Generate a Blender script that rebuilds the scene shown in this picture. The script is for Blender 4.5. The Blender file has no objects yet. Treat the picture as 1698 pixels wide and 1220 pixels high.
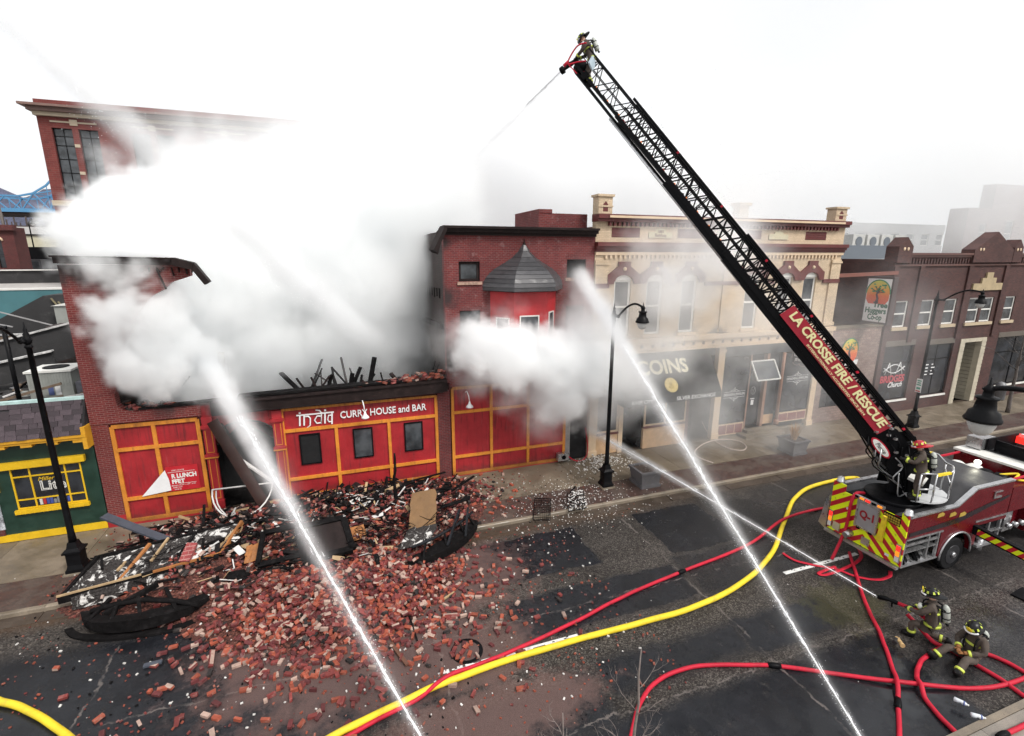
import bpy, bmesh, math, random
from mathutils import Vector, Matrix, Quaternion
random.seed(7)
SC = bpy.context.scene
COL = SC.collection
R = math.radians
# ---------------------------------------------------------------- camera
CAM_Z = 10.0
PITCH, ROLL, YAW = 0.22999, 0.00182, 0.33596
_cy, _sy, _cp, _sp = math.cos(YAW), math.sin(YAW), math.cos(PITCH), math.sin(PITCH)
_F = Vector((_sy * _cp, _cy * _cp, -_sp)); _R = Vector((_cy, -_sy, 0)); _U = _R.cross(_F)
_R, _U = _R * math.cos(ROLL) + _U * math.sin(ROLL), _U * math.cos(ROLL) - _R * math.sin(ROLL)
cam = bpy.data.objects.new('camera', bpy.data.cameras.new('camera'))
COL.objects.link(cam)
cam.matrix_world = Matrix(((_R.x, _U.x, -_F.x, 0), (_R.y, _U.y, -_F.y, 0), (_R.z, _U.z, -_F.z, CAM_Z), (0, 0, 0, 1)))
cam.data.sensor_fit = 'HORIZONTAL'; cam.data.sensor_width = 36.0
cam.data.lens = 811.0 / 1698 * 36
cam.data.clip_start = 0.1; cam.data.clip_end = 6000
SC.camera = cam
def at(px, py, z=0.0):
    """ground (or height z) point seen at photograph pixel px, py"""
    d = _R * ((px - 849) / 811) - _U * ((py - 610) / 811) + _F
    t = (z - CAM_Z) / d.z
    return Vector((d.x * t, d.y * t, z))
def aty(px, py, Y):
    d = _R * ((px - 849) / 811) - _U * ((py - 610) / 811) + _F
    t = Y / d.y
    return Vector((d.x * t, Y, CAM_Z + d.z * t))
# ---------------------------------------------------------------- sky, sun, exposure
W = bpy.data.worlds.new('World'); SC.world = W; W.use_nodes = True
_nt = W.node_tree; _nt.nodes.clear()
_sky = _nt.nodes.new('ShaderNodeTexSky'); _sky.sky_type = 'NISHITA'; _sky.sun_disc = False
SUN_EL, SUN_AZ = 50, 150          # azimuth: compass degrees from +Y towards +X, behind the camera
_sky.sun_elevation = R(SUN_EL); _sky.sun_rotation = R(SUN_AZ)
_sky.air_density = 1.0; _sky.dust_density = 6.0; _sky.ozone_density = 1.0
_hs = _nt.nodes.new('ShaderNodeHueSaturation'); _hs.inputs['Saturation'].default_value = 0.16
_ov = _nt.nodes.new('ShaderNodeMix'); _ov.data_type = 'RGBA'; _ov.inputs[0].default_value = 0.72   # even overcast veil
_ov.inputs[7].default_value = (8.5, 8.62, 8.78, 1)
_bg = _nt.nodes.new('ShaderNodeBackground'); _bg.inputs[1].default_value = 0.15
_wo = _nt.nodes.new('ShaderNodeOutputWorld')
_nt.links.new(_sky.outputs[0], _hs.inputs['Color']); _nt.links.new(_hs.outputs[0], _ov.inputs[6])
_tc = _nt.nodes.new('ShaderNodeTexCoord'); _no = _nt.nodes.new('ShaderNodeTexNoise'); _no.inputs['Scale'].default_value = 2.2; _no.inputs['Detail'].default_value = 5
_mr = _nt.nodes.new('ShaderNodeMapRange'); _mr.inputs[1].default_value = .3; _mr.inputs[2].default_value = .7; _mr.inputs[3].default_value = .93; _mr.inputs[4].default_value = 1.05   # soft cloud tone
_cm = _nt.nodes.new('ShaderNodeVectorMath'); _cm.operation = 'SCALE'
_nt.links.new(_tc.outputs['Generated'], _no.inputs['Vector']); _nt.links.new(_no.outputs[0], _mr.inputs[0]); _nt.links.new(_ov.outputs[2], _cm.inputs[0]); _nt.links.new(_mr.outputs[0], _cm.inputs[3])
_nt.links.new(_cm.outputs[0], _bg.inputs[0]); _nt.links.new(_bg.outputs[0], _wo.inputs[0])
sun = bpy.data.objects.new('sun', bpy.data.lights.new('sun', 'SUN')); COL.objects.link(sun)
sun.data.energy = 2.8; sun.data.angle = R(14); sun.data.color = (1.0, 0.96, 0.9)
_sd = Vector((math.sin(R(SUN_AZ)) * math.cos(R(SUN_EL)), math.cos(R(SUN_AZ)) * math.cos(R(SUN_EL)), math.sin(R(SUN_EL))))
sun.rotation_euler = _sd.to_track_quat('Z', 'Y').to_euler()
SC.view_settings.view_transform = 'Standard'; SC.view_settings.look = 'None'
SC.view_settings.exposure = 0.0; SC.view_settings.gamma = 1.0; SC.view_settings.use_curve_mapping = False
SC.render.engine = 'CYCLES'
cy = SC.cycles
cy.use_denoising = True; cy.use_adaptive_sampling = True; cy.adaptive_threshold = 0.02
cy.max_bounces = 28; cy.diffuse_bounces = 3; cy.glossy_bounces = 3; cy.transmission_bounces = 6
cy.volume_bounces = 26; cy.transparent_max_bounces = 16
cy.volume_step_rate = 2.0; cy.volume_max_steps = 160
cy.sample_clamp_indirect = 8.0
# ---------------------------------------------------------------- node helper
class NT:
    def __init__(s, tree): s.t = tree
    def n(s, typ, **kw):
        nd = s.t.nodes.new(typ)
        for k, v in kw.items(): setattr(nd, k, v)
        return nd
    def put(s, sock, v):
        if isinstance(v, bpy.types.NodeSocket): s.t.links.new(v, sock)
        elif v is not None:
            if isinstance(v, (tuple, list)) and len(v) == 3 and sock.type == 'RGBA': v = (*v, 1)
            sock.default_value = v
    def m(s, op, a, b=None, c=None, clamp=False):
        nd = s.n('ShaderNodeMath', operation=op, use_clamp=clamp)
        s.put(nd.inputs[0], a); s.put(nd.inputs[1], b)
        if c is not None: s.put(nd.inputs[2], c)
        return nd.outputs[0]
    def v(s, op, a, b=None):
        nd = s.n('ShaderNodeVectorMath', operation=op); s.put(nd.inputs[0], a)
        if b is not None: s.put(nd.inputs[3] if op == 'SCALE' else nd.inputs[1], b)
        return nd.outputs[1] if op in ('LENGTH', 'DOT_PRODUCT', 'DISTANCE') else nd.outputs[0]
    def noise(s, vec, scale, detail=3, rough=.5, dist=0, out=0):
        nd = s.n('ShaderNodeTexNoise'); s.put(nd.inputs['Vector'], vec)
        nd.inputs['Scale'].default_value = scale; nd.inputs['Detail'].default_value = detail
        nd.inputs['Roughness'].default_value = rough; nd.inputs['Distortion'].default_value = dist
        return nd.outputs[out]
    def vor(s, vec, scale, feature='F1', rand=1.0, out='Distance'):
        nd = s.n('ShaderNodeTexVoronoi', feature=feature); s.put(nd.inputs['Vector'], vec)
        nd.inputs['Scale'].default_value = scale; nd.inputs['Randomness'].default_value = rand
        return nd.outputs[out]
    def rng(s, x, a, b, c=0.0, d=1.0, smooth=True):
        nd = s.n('ShaderNodeMapRange'); nd.interpolation_type = 'SMOOTHSTEP' if smooth else 'LINEAR'
        s.put(nd.inputs[0], x)
        for i, q in enumerate((a, b, c, d)): s.put(nd.inputs[i + 1], q)
        return nd.outputs[0]
    def mix(s, f, a, b, mode='MIX'):
        nd = s.n('ShaderNodeMix', data_type='RGBA', blend_type=mode)
        s.put(nd.inputs[0], f); s.put(nd.inputs[6], a); s.put(nd.inputs[7], b)
        return nd.outputs[2]
    def xyz(s, v):
        nd = s.n('ShaderNodeSeparateXYZ'); s.put(nd.inputs[0], v); return nd.outputs
    def com(s, x, y, z=0.0):
        nd = s.n('ShaderNodeCombineXYZ'); s.put(nd.inputs[0], x); s.put(nd.inputs[1], y); s.put(nd.inputs[2], z)
        return nd.outputs[0]
    def ramp(s, f, stops, interp='LINEAR'):
        nd = s.n('ShaderNodeValToRGB'); s.put(nd.inputs[0], f); cr = nd.color_ramp; cr.interpolation = interp
        while len(cr.elements) < len(stops): cr.elements.new(0.5)
        for e, (p, c) in zip(cr.elements, stops): e.position = p; e.color = (*c, 1)
        return nd.outputs[0]
    def obj(s): return s.n('ShaderNodeTexCoord').outputs['Object']
    def pos(s): return s.n('ShaderNodeNewGeometry').outputs['Position']
    def rnd(s): return s.n('ShaderNodeObjectInfo').outputs['Random']
    def bump(s, h, strength=.3, dist=.02):
        nd = s.n('ShaderNodeBump'); nd.inputs['Strength'].default_value = strength; nd.inputs['Distance'].default_value = dist
        s.put(nd.inputs['Height'], h); return nd.outputs[0]
def new_mat(name):
    m = bpy.data.materials.new(name); m.use_nodes = True
    T = NT(m.node_tree); p = m.node_tree.nodes['Principled BSDF']
    return m, T, p
MATS = {}
ALB = .92      # the picture is exposed for dark wet surfaces: true albedos, not the bright values seen in print
def M(name, col, rough=.55, var=.18, scale=2.5, bump=.0, metal=0.0, dirt=None, dirt_amt=.5, spec=.5, fine=40, rnd=0.0, coat=0.0, emit=None):
    """plain material with broad and fine colour variation, relief and optional blotchy dirt"""
    if name in MATS: return MATS[name]
    m, T, p = new_mat(name)
    P = T.obj()
    n1 = T.noise(P, scale, 4, .6); n2 = T.noise(P, fine, 2, .6)
    f = T.m('MULTIPLY_ADD', n2, .4, T.m('MULTIPLY', n1, .6))
    k = T.rng(f, .3, .7, 1 - var, 1 + var)
    if rnd: k = T.m('MULTIPLY', k, T.rng(T.rnd(), 0, 1, 1 - rnd, 1 + rnd, False))
    c = T.v('SCALE', (col[0] * ALB, col[1] * ALB, col[2] * ALB), k)
    if dirt:
        c = T.mix(T.m('MULTIPLY', T.rng(T.noise(P, scale * .7, 5, .7), .5, .75), dirt_amt), c, tuple(q * ALB for q in dirt))
    T.put(p.inputs['Base Color'], c)
    T.put(p.inputs['Roughness'], T.rng(n1, .3, .7, max(.02, rough - .1), min(1, rough + .1)))
    p.inputs['Metallic'].default_value = metal
    p.inputs['Specular IOR Level'].default_value = spec
    if coat: p.inputs['Coat Weight'].default_value = coat; p.inputs['Coat Roughness'].default_value = .08
    if bump: T.put(p.inputs['Normal'], T.bump(f, bump, .02))
    if emit: p.inputs['Emission Color'].default_value = (*emit[0], 1); p.inputs['Emission Strength'].default_value = emit[1]
    MATS[name] = m
    return m
def wall_uv(T):
    """wall coordinates: along the wall, up"""
    P = T.pos(); x, y, z = T.xyz(P)
    g = T.n('ShaderNodeNewGeometry'); nx = T.m('ABSOLUTE', T.xyz(g.outputs['True Normal'])[0])
    side = T.m('GREATER_THAN', nx, .6)
    u = T.m('ADD', T.m('MULTIPLY', x, T.m('SUBTRACT', 1.0, side)), T.m('MULTIPLY', y, side))
    return P, u, z
def brick_mat(name, c1, c2, mortar, bw=.215, bh=.075, soot=None, stain=.0, rough=.8, bumps=.5, msize=.009, soot_z=None):
    c1, c2, mortar = (tuple(q * ALB for q in s) for s in (c1, c2, mortar))
    m, T, p = new_mat(name); P, u, z = wall_uv(T)
    b = T.n('ShaderNodeTexBrick'); T.put(b.inputs['Vector'], T.com(u, z))
    b.inputs['Color1'].default_value = (*c1, 1); b.inputs['Color2'].default_value = (*c2, 1); b.inputs['Mortar'].default_value = (*mortar, 1)
    b.inputs['Scale'].default_value = 1; b.inputs['Mortar Size'].default_value = msize; b.inputs['Mortar Smooth'].default_value = .2
    b.inputs['Brick Width'].default_value = bw; b.inputs['Row Height'].default_value = bh; b.inputs['Bias'].default_value = -.1
    n1 = T.noise(P, .9, 5, .65); n2 = T.noise(P, 30, 2)
    c = T.mix(T.rng(n1, .35, .7, 0, .45), b.outputs[0], tuple(.55 * q for q in c2))
    c = T.v('SCALE', c, T.rng(n2, .3, .7, .8, 1.2))
    if stain:   # pale efflorescence / worn paint
        c = T.mix(T.m('MULTIPLY', T.rng(T.noise(P, 2.3, 6, .75), .56, .68), stain), c, tuple(min(1, q * 1.2 + .12) for q in mortar))
    if soot:    # soot licked up the wall near the burnt openings, spreading from given spots
        tot = None
        for (sx, sz, r) in soot:
            d = T.v('LENGTH', T.v('SUBTRACT', T.com(u, z), (sx, sz, 0)))
            k = T.rng(T.m('MULTIPLY_ADD', T.noise(P, 1.6, 5, .7), 1.2 * r, d), r * .75, r * 1.45, 1, 0)
            tot = k if tot is None else T.m('MAXIMUM', tot, k)
        c = T.mix(T.m('MULTIPLY', tot, .88), c, (.018, .016, .016))
    T.put(p.inputs['Base Color'], c); p.inputs['Roughness'].default_value = rough
    T.put(p.inputs['Normal'], T.bump(T.m('MULTIPLY_ADD', n2, .25, T.m('SUBTRACT', 1.0, b.outputs['Fac'])), bumps, .012))
    MATS[name] = m
    return m
def streaked(name, col, rough=.5, dark=(.03, .012, .014), pale=(.34, .2, .2)):
    """painted boards: rain streaks, soot from above, scuffs near the ground"""
    m, T, p = new_mat(name); P = T.pos(); x, y, z = T.xyz(P); col = tuple(q * ALB for q in col)
    st = T.noise(T.com(T.m('MULTIPLY', x, 9), T.m('MULTIPLY', y, 9), T.m('MULTIPLY', z, .7)), 1.0, 5, .65); b = T.noise(P, 1.3, 5, .65); f = T.noise(P, 38, 2)
    c = T.v('SCALE', col, T.m('MULTIPLY', T.rng(b, .3, .7, .8, 1.14), T.rng(f, .3, .7, .93, 1.07)))
    c = T.mix(T.m('MULTIPLY', T.rng(st, .5, .74), .5), c, dark); c = T.mix(T.m('MULTIPLY', T.rng(T.noise(T.com(T.m('MULTIPLY', x, 14), y, T.m('MULTIPLY', z, 1.1)), 1.0, 4, .7), .6, .78), .22), c, pale)
    soot = T.rng(T.m('MULTIPLY_ADD', T.m('SUBTRACT', st, .5), 1.6, z), 3.2, 4.5); c = T.mix(T.m('MULTIPLY', soot, .55), c, (.012, .01, .01))
    c = T.mix(T.m('MULTIPLY', T.rng(T.m('MULTIPLY_ADD', T.noise(P, 3, 5, .7), .9, z), .55, 1.0, 1, 0), .5), c, (.05, .03, .026))
    T.put(p.inputs['Base Color'], c); T.put(p.inputs['Roughness'], T.rng(st, .3, .7, rough - .12, rough + .15)); p.inputs['Specular IOR Level'].default_value = .35; T.put(p.inputs['Normal'], T.bump(T.m('ADD', st, T.m('MULTIPLY', f, .3)), .12, .01))
    MATS[name] = m; return m
def glass_mat(name, tint=(.02, .022, .026), rough=.06):
    m, T, p = new_mat(name); P = T.obj()
    T.put(p.inputs['Base Color'], T.v('SCALE', tint, T.rng(T.noise(P, 1.3, 3), .3, .7, .5, 1.8)))
    T.put(p.inputs['Roughness'], T.rng(T.noise(P, 3, 4), .4, .75, rough, rough + .2)); p.inputs['Specular IOR Level'].default_value = .6
    MATS[name] = m
    return m
# ---------------------------------------------------------------- object helpers
def wloc(o):
    v = Vector((0, 0, 0))
    while o: v += o.location; o = o.parent
    return v
def tag(o, label=None, cat=None, group=None, kind=None):
    if label: o['label'] = label
    if cat: o['category'] = cat
    if group: o['group'] = group
    if kind: o['kind'] = kind
    return o
def thing(name, label, cat, loc=(0, 0, 0), group=None, rz=0.0):
    o = bpy.data.objects.new(name, None); COL.objects.link(o); o.empty_display_size = .2
    o.location = loc; o.rotation_euler = (0, 0, rz)
    return tag(o, label, cat, group)
class MB:
    """collects shapes; build() links them as one mesh object"""
    def __init__(s): s.v = []; s.f = []; s.mi = []; s.sm = []
    def add(s, vs, fs, mi=0, smooth=False):
        k = len(s.v); s.v += [Vector(q) for q in vs]
        for f in fs: s.f.append(tuple(i + k for i in f)); s.mi.append(mi); s.sm.append(smooth)
        return s
    def box(s, x0, y0, z0, x1, y1, z1, mi=0):
        x0, x1 = min(x0, x1), max(x0, x1); y0, y1 = min(y0, y1), max(y0, y1); z0, z1 = min(z0, z1), max(z0, z1)
        vs = [(x, y, z) for z in (z0, z1) for y in (y0, y1) for x in (x0, x1)]
        return s.add(vs, [(0, 2, 3, 1), (4, 5, 7, 6), (0, 1, 5, 4), (2, 6, 7, 3), (0, 4, 6, 2), (1, 3, 7, 5)], mi)
    def obox(s, c, size, rot=None, mi=0):
        h = Vector(size) / 2; rot = rot or Matrix.Identity(3); c = Vector(c)
        vs = [c + rot @ Vector((x * h.x, y * h.y, z * h.z)) for z in (-1, 1) for y in (-1, 1) for x in (-1, 1)]
        return s.add(vs, [(0, 2, 3, 1), (4, 5, 7, 6), (0, 1, 5, 4), (2, 6, 7, 3), (0, 4, 6, 2), (1, 3, 7, 5)], mi)
    def bar(s, a, b, w, h=None, up=(0, 0, 1), mi=0, w2=None, h2=None):
        a, b = Vector(a), Vector(b); h = h or w; d = (b - a)
        if d.length < 1e-6: return s
        d.normalize(); up = Vector(up)
        if abs(d.dot(up)) > .98: up = Vector((1, 0, 0))
        r = d.cross(up).normalized(); u = r.cross(d)
        w2 = w if w2 is None else w2; h2 = h if h2 is None else h2
        vs = [a - r * w / 2 - u * h / 2, a + r * w / 2 - u * h / 2, a + r * w / 2 + u * h / 2, a - r * w / 2 + u * h / 2,
              b - r * w2 / 2 - u * h2 / 2, b + r * w2 / 2 - u * h2 / 2, b + r * w2 / 2 + u * h2 / 2, b - r * w2 / 2 + u * h2 / 2]
        return s.add(vs, [(0, 1, 2, 3), (7, 6, 5, 4), (0, 4, 5, 1), (1, 5, 6, 2), (2, 6, 7, 3), (3, 7, 4, 0)], mi)
    def tube(s, pts, r, n=8, mi=0, caps=True, smooth=True):
        pts = [Vector(q) for q in pts]; rs = r if isinstance(r, (list, tuple)) else [r] * len(pts)
        k = len(s.v); prev = None; vs = []
        for i, q in enumerate(pts):
            d = (pts[min(i + 1, len(pts) - 1)] - pts[max(i - 1, 0)])
            d = d.normalized() if d.length > 1e-9 else Vector((0, 0, 1))
            if prev is None:
                a = Vector((0, 0, 1)) if abs(d.z) < .9 else Vector((1, 0, 0)); x = d.cross(a).normalized()
            else:
                x = (prev - d * prev.dot(d)); x = x.normalized() if x.length > 1e-6 else d.orthogonal().normalized()
            prev = x; y = d.cross(x)
            vs += [q + (x * math.cos(t) + y * math.sin(t)) * rs[i] for t in (2 * math.pi * j / n for j in range(n))]
        fs = [(i * n + j, i * n + (j + 1) % n, (i + 1) * n + (j + 1) % n, (i + 1) * n + j) for i in range(len(pts) - 1) for j in range(n)]
        s.add(vs, fs, mi, smooth)
        if caps:
            s.f += [tuple(k + j for j in reversed(range(n))), tuple(k + (len(pts) - 1) * n + j for j in range(n))]; s.mi += [mi] * 2; s.sm += [False] * 2
        return s
    def lathe(s, prof, n=16, c=(0, 0, 0), mi=0, smooth=True):
        """prof: (radius, z) from bottom to top"""
        c = Vector(c); vs = []
        for r, z in prof: vs += [c + Vector((r * math.cos(2 * math.pi * j / n), r * math.sin(2 * math.pi * j / n), z)) for j in range(n)]
        fs = [(i * n + j, i * n + (j + 1) % n, (i + 1) * n + (j + 1) % n, (i + 1) * n + j) for i in range(len(prof) - 1) for j in range(n)]
        k = len(s.v); s.add(vs, fs, mi, smooth)
        s.f += [tuple(k + j for j in reversed(range(n))), tuple(k + (len(prof) - 1) * n + j for j in range(n))]; s.mi += [mi] * 2; s.sm += [False] * 2
        return s
    def prism(s, poly, o, u, v, depth, mi=0):
        """poly: 2D points in the plane o + a*u + b*v, extruded along u x v by depth"""
        o, u, v = Vector(o), Vector(u), Vector(v); n = u.cross(v).normalized() * depth
        a = [o + u * p[0] + v * p[1] for p in poly]; k = len(poly)
        ar = sum(poly[i][0] * poly[(i + 1) % k][1] - poly[(i + 1) % k][0] * poly[i][1] for i in range(k))
        if (ar < 0) != (depth < 0): a.reverse()
        vs = a + [q + n for q in a]
        fs = [tuple(reversed(range(k))), tuple(range(k, 2 * k))] + [(i, (i + 1) % k, k + (i + 1) % k, k + i) for i in range(k)]
        return s.add(vs, fs, mi)
    def ell(s, c, r, n=10, m=7, mi=0, rot=None):
        c = Vector(c); rot = rot or Matrix.Identity(3); vs = []
        for i in range(m + 1):
            t = math.pi * i / m
            vs += [c + rot @ Vector((r[0] * math.sin(t) * math.cos(2 * math.pi * j / n), r[1] * math.sin(t) * math.sin(2 * math.pi * j / n), -r[2] * math.cos(t))) for j in range(n)]
        fs = [(i * n + j, i * n + (j + 1) % n, (i + 1) * n + (j + 1) % n, (i + 1) * n + j) for i in range(m) for j in range(n)]
        return s.add(vs, fs, mi, True)
    def mesh(s, name, mats, off=Vector((0, 0, 0))):
        me = bpy.data.meshes.new(name); me.from_pydata([tuple(q - off) for q in s.v], [], s.f)
        for m_ in (mats if isinstance(mats, (list, tuple)) else [mats]): me.materials.append(m_)
        me.polygons.foreach_set('material_index', s.mi); me.polygons.foreach_set('use_smooth', s.sm); me.update()
        return me
    def build(s, name, mats, parent=None, world=True, label=None):
        """vertices are world coordinates (world=True) or local to the parent"""
        off = Vector((0, 0, 0))
        if world:
            off = wloc(parent) if parent else Vector((0, 0, 0))
        o = bpy.data.objects.new(name, s.mesh(name, mats, off)); COL.objects.link(o)
        if parent: o.parent = parent
        if label: o['label'] = label
        return o
def single(name, mb, mats, label, cat, loc, group=None, kind=None):
    """a thing that is one mesh, its origin at loc; vertices in world coordinates"""
    loc = Vector(loc); o = bpy.data.objects.new(name, mb.mesh(name, mats, loc)); COL.objects.link(o); o.location = loc
    return tag(o, label, cat, group, kind)
def struct(name, mb, mats, parent=None):
    o = mb.build(name, mats, parent)
    if not parent: o['kind'] = 'structure'
    return o
def kids(o): return [c for c in bpy.data.objects if c.parent == o]
def copy_tree(o, parent=None):
    c = o.copy(); COL.objects.link(c)
    if parent: c.parent = parent
    for ch in o.children: copy_tree(ch, c)
    return c
def rz3(a): return Matrix.Rotation(a, 3, 'Z')
def rot3(x=0, y=0, z=0): return Matrix.Rotation(z, 3, 'Z') @ Matrix.Rotation(y, 3, 'Y') @ Matrix.Rotation(x, 3, 'X')
def smooth_path(pts, n=8):
    pts = [Vector(q) for q in pts]; out = []
    for i in range(len(pts) - 1):
        p0, p1, p2, p3 = pts[max(i - 1, 0)], pts[i], pts[i + 1], pts[min(i + 2, len(pts) - 1)]
        for k in range(n):
            t = k / n
            out.append(.5 * ((2 * p1) + (p2 - p0) * t + (2 * p0 - 5 * p1 + 4 * p2 - p3) * t * t + (3 * p1 - p0 - 3 * p2 + p3) * t ** 3))
    out.append(pts[-1]); return out
def text_mesh(txt, size, width=None, ext=.012, bold=0.0, shear=0.0, space=1.0, flat=False):
    """lettering as a mesh in its own XY plane, centred, optionally fitted to a width"""
    cu = bpy.data.curves.new('lettering', 'FONT'); cu.body = txt; cu.size = size; cu.extrude = 0 if flat else ext; cu.offset = bold; cu.shear = shear
    cu.align_x = 'CENTER'; cu.align_y = 'CENTER'; cu.space_character = space; cu.resolution_u = 3
    o = bpy.data.objects.new('lettering', cu); COL.objects.link(o)
    dg = bpy.context.evaluated_depsgraph_get(); me = bpy.data.meshes.new_from_object(o.evaluated_get(dg))
    bpy.data.objects.remove(o); bpy.data.curves.remove(cu)
    if width and len(me.vertices):
        xs = [v.co.x for v in me.vertices]; k = width / (max(xs) - min(xs)); c = (max(xs) + min(xs)) / 2
        for v in me.vertices: v.co.x = (v.co.x - c) * k
    return me
def letters(txt, c, size, mat, parent, u=(1, 0, 0), v=(0, 0, 1), name='lettering', **kw):
    """lettering in the plane spanned by u (reading direction) and v (up), centred at world point c"""
    me = text_mesh(txt, size, **kw); u, v = Vector(u).normalized(), Vector(v).normalized(); n = u.cross(v)
    off = wloc(parent) if parent else Vector((0, 0, 0)); c = Vector(c)
    for q in me.vertices: q.co = c + u * q.co.x + v * q.co.y + n * q.co.z - off
    me.materials.clear(); me.materials.append(mat); me.name = name
    o = bpy.data.objects.new(name, me); COL.objects.link(o)
    if parent: o.parent = parent
    return o
def joined_text(items, name, mat, parent):
    """several small lines of print as one part: items = (text, centre, size, kw, u, v)"""
    B = MB()
    for txt, c, size, kw, u, v in items:
        me = text_mesh(txt, size, **kw); u, v = Vector(u).normalized(), Vector(v).normalized(); n = u.cross(v); c = Vector(c)
        B.add([c + u * q.co.x + v * q.co.y + n * q.co.z for q in me.vertices], [tuple(p.vertices) for p in me.polygons])
        bpy.data.meshes.remove(me)
    return B.build(name, mat, parent)
# ================================================================ the setting
Y0 = 20.5            # line of the house fronts
RZ = -0.13           # road level; the pavement top is 0
def road_material():
    m, T, p = new_mat('wet_asphalt'); P = T.pos()
    w = T.v('SCALE', T.v('SUBTRACT', T.noise(P, 1.1, 5, .65, out=1), (.5, .5, .5)), .55)
    w2 = T.v('SCALE', T.v('SUBTRACT', T.noise(P, 9, 3, .65, out=1), (.5, .5, .5)), .12)
    x, y, z = T.xyz(T.v('ADD', P, T.v('ADD', w, w2)))
    def rect(x0, x1, y0, y1, s=.12, k=1.0):
        a = T.m('MULTIPLY', T.rng(x, x0 - s, x0 + s), T.rng(x, x1 - s, x1 + s, 1, 0))
        b = T.m('MULTIPLY', T.rng(y, y0 - s, y0 + s), T.rng(y, y1 - s, y1 + s, 1, 0))
        r = T.m('MULTIPLY', a, b)
        return r if k == 1 else T.m('MULTIPLY', r, k)
    mask = None
    for r in ((3.1, 7.65, 12.75, 15.05, .06), (10.3, 13.3, 12.3, 15.1, .06), (3.9, 9.75, 10.35, 11.95, .1), (9.95, 14.5, 10.3, 12.2, .2, .8), (5.4, 9.7, 8.1, 9.15, .25),
              (9.6, 13.1, 7.95, 9.2, .2), (-40, 13.2, -20, 7.55, .22), (-40, 3.0, 9.2, 13.0, .5), (13.3, 30, 12.4, 14.8, .5, .6), (12.2, 30, 5.4, 6.8, .5, .7), (14, 40, 8.0, 10.0, .6, .55), (16, 40, 13, 15.4, .5, .5), (-40, -2.5, 7, 14.2, .5), (1.0, 5.2, 7.4, 8.9, .2, .9)):
        q = rect(*r); mask = q if mask is None else T.m('MAXIMUM', mask, q)
    speck = T.vor(P, 34, out='Color'); sp = T.xyz(speck)[0]; n = T.noise(P, 70, 2, .7)
    big = T.noise(P, .45, 4, .6)
    agg = T.ramp(T.m('MULTIPLY_ADD', sp, .65, T.m('MULTIPLY', n, .4)), [(.15, (.014, .012, .0115)), (.5, (.043, .037, .034)), (.74, (.085, .076, .068)), (.95, (.19, .17, .15))])
    agg = T.v('SCALE', agg, T.rng(big, .3, .7, .7, 1.15))
    film = T.v('SCALE', T.ramp(T.m('MULTIPLY_ADD', n, .5, T.m('MULTIPLY', T.noise(P, 4, 5, .7), .6)), [(.3, (.0055, .006, .008)), (.65, (.014, .015, .0185)), (.9, (.034, .034, .037))]), T.rng(T.noise(P, 1.3, 5), .3, .7, .8, 1.2))
    k = T.m('MULTIPLY', mask, T.rng(T.noise(P, 2.2, 6, .7), .24, .46, .6, .98))
    c = T.mix(k, agg, film)
    # joints of the road slabs, cracked and pale with grit
    def line(v, pos, w=.03):
        return T.rng(T.m('ABSOLUTE', T.m('SUBTRACT', v, pos)), w * .5, w, 1, 0)
    jl = None
    for q in (line(x, 9.8, .045), line(x, 1.75, .04), line(x, -6.2, .04), line(x, 17.9, .04), line(y, 11.15, .03), line(y, 7.65, .03)):
        jl = q if jl is None else T.m('MAXIMUM', jl, q)
    jl = T.m('MULTIPLY', jl, T.rng(T.noise(P, 2.5, 4), .4, .6))
    c = T.mix(T.m('MULTIPLY', jl, .75), c, (.15, .13, .12))
    # pink brick dust round the heap
    def blob(cx, cy, rx, ry):
        return T.v('LENGTH', T.v('DIVIDE', T.v('SUBTRACT', P, (cx, cy, RZ)), (rx, ry, 1)))
    nd = T.noise(P, 1.7, 6, .7)
    d1 = T.m('MINIMUM', blob(-.3, 12.0, 4.0, 2.9), T.m('MINIMUM', blob(1.2, 13.6, 4.4, 2.6), T.m('MINIMUM', blob(2.4, 10.4, 2.2, 1.3), blob(2.5, 8.6, 3.2, .9))))
    dust = T.rng(T.m('MULTIPLY_ADD', nd, 1.5, d1), 1.35, 1.85, 1, 0)
    c = T.mix(T.m('MULTIPLY', dust, T.rng(n, .3, .65, .25, .8)), c, (.165, .10, .088))
    # brown mud and grit along the kerb
    gy = T.m('MULTIPLY', T.rng(T.m('MULTIPLY_ADD', nd, 1.2, T.xyz(P)[1]), 15.5, 16.3), T.rng(T.xyz(P)[0], 9, 15, 1, .25))
    c = T.mix(T.m('MULTIPLY', gy, .75), c, (.085, .052, .032))
    moss = T.rng(T.m('MULTIPLY_ADD', T.noise(P, 2.2, 5, .7), 2, blob(13.4, 8.6, 1.6, 1.2)), 1.5, 1.9, 1, 0)  # olive tint in a noisy round patch behind the truck
    c = T.mix(T.m('MULTIPLY', moss, T.rng(n, .4, .6, 0, .5)), c, (.09, .085, .03))
    c = T.v('SCALE', c, ALB)
    T.put(p.inputs['Base Color'], c)
    # how wet: film areas hold water, puddles on the right
    wet = T.rng(T.noise(P, .55, 4, .55), .42, .6)
    pud = T.m('MULTIPLY', T.m('MAXIMUM', rect(11.2, 13.2, 5.2, 8.0, .3), T.m('MAXIMUM', rect(14.4, 22, 6.0, 7.8, .5, .95), rect(-30, 11.5, 3, 7.4, .4, .75))), T.rng(T.noise(P, 1.6, 4, .6), .35, .55, .35, 1))
    r = T.m('MULTIPLY_ADD', k, -.36, .58); r = T.m('SUBTRACT', r, T.m('MULTIPLY', wet, .1))
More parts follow.
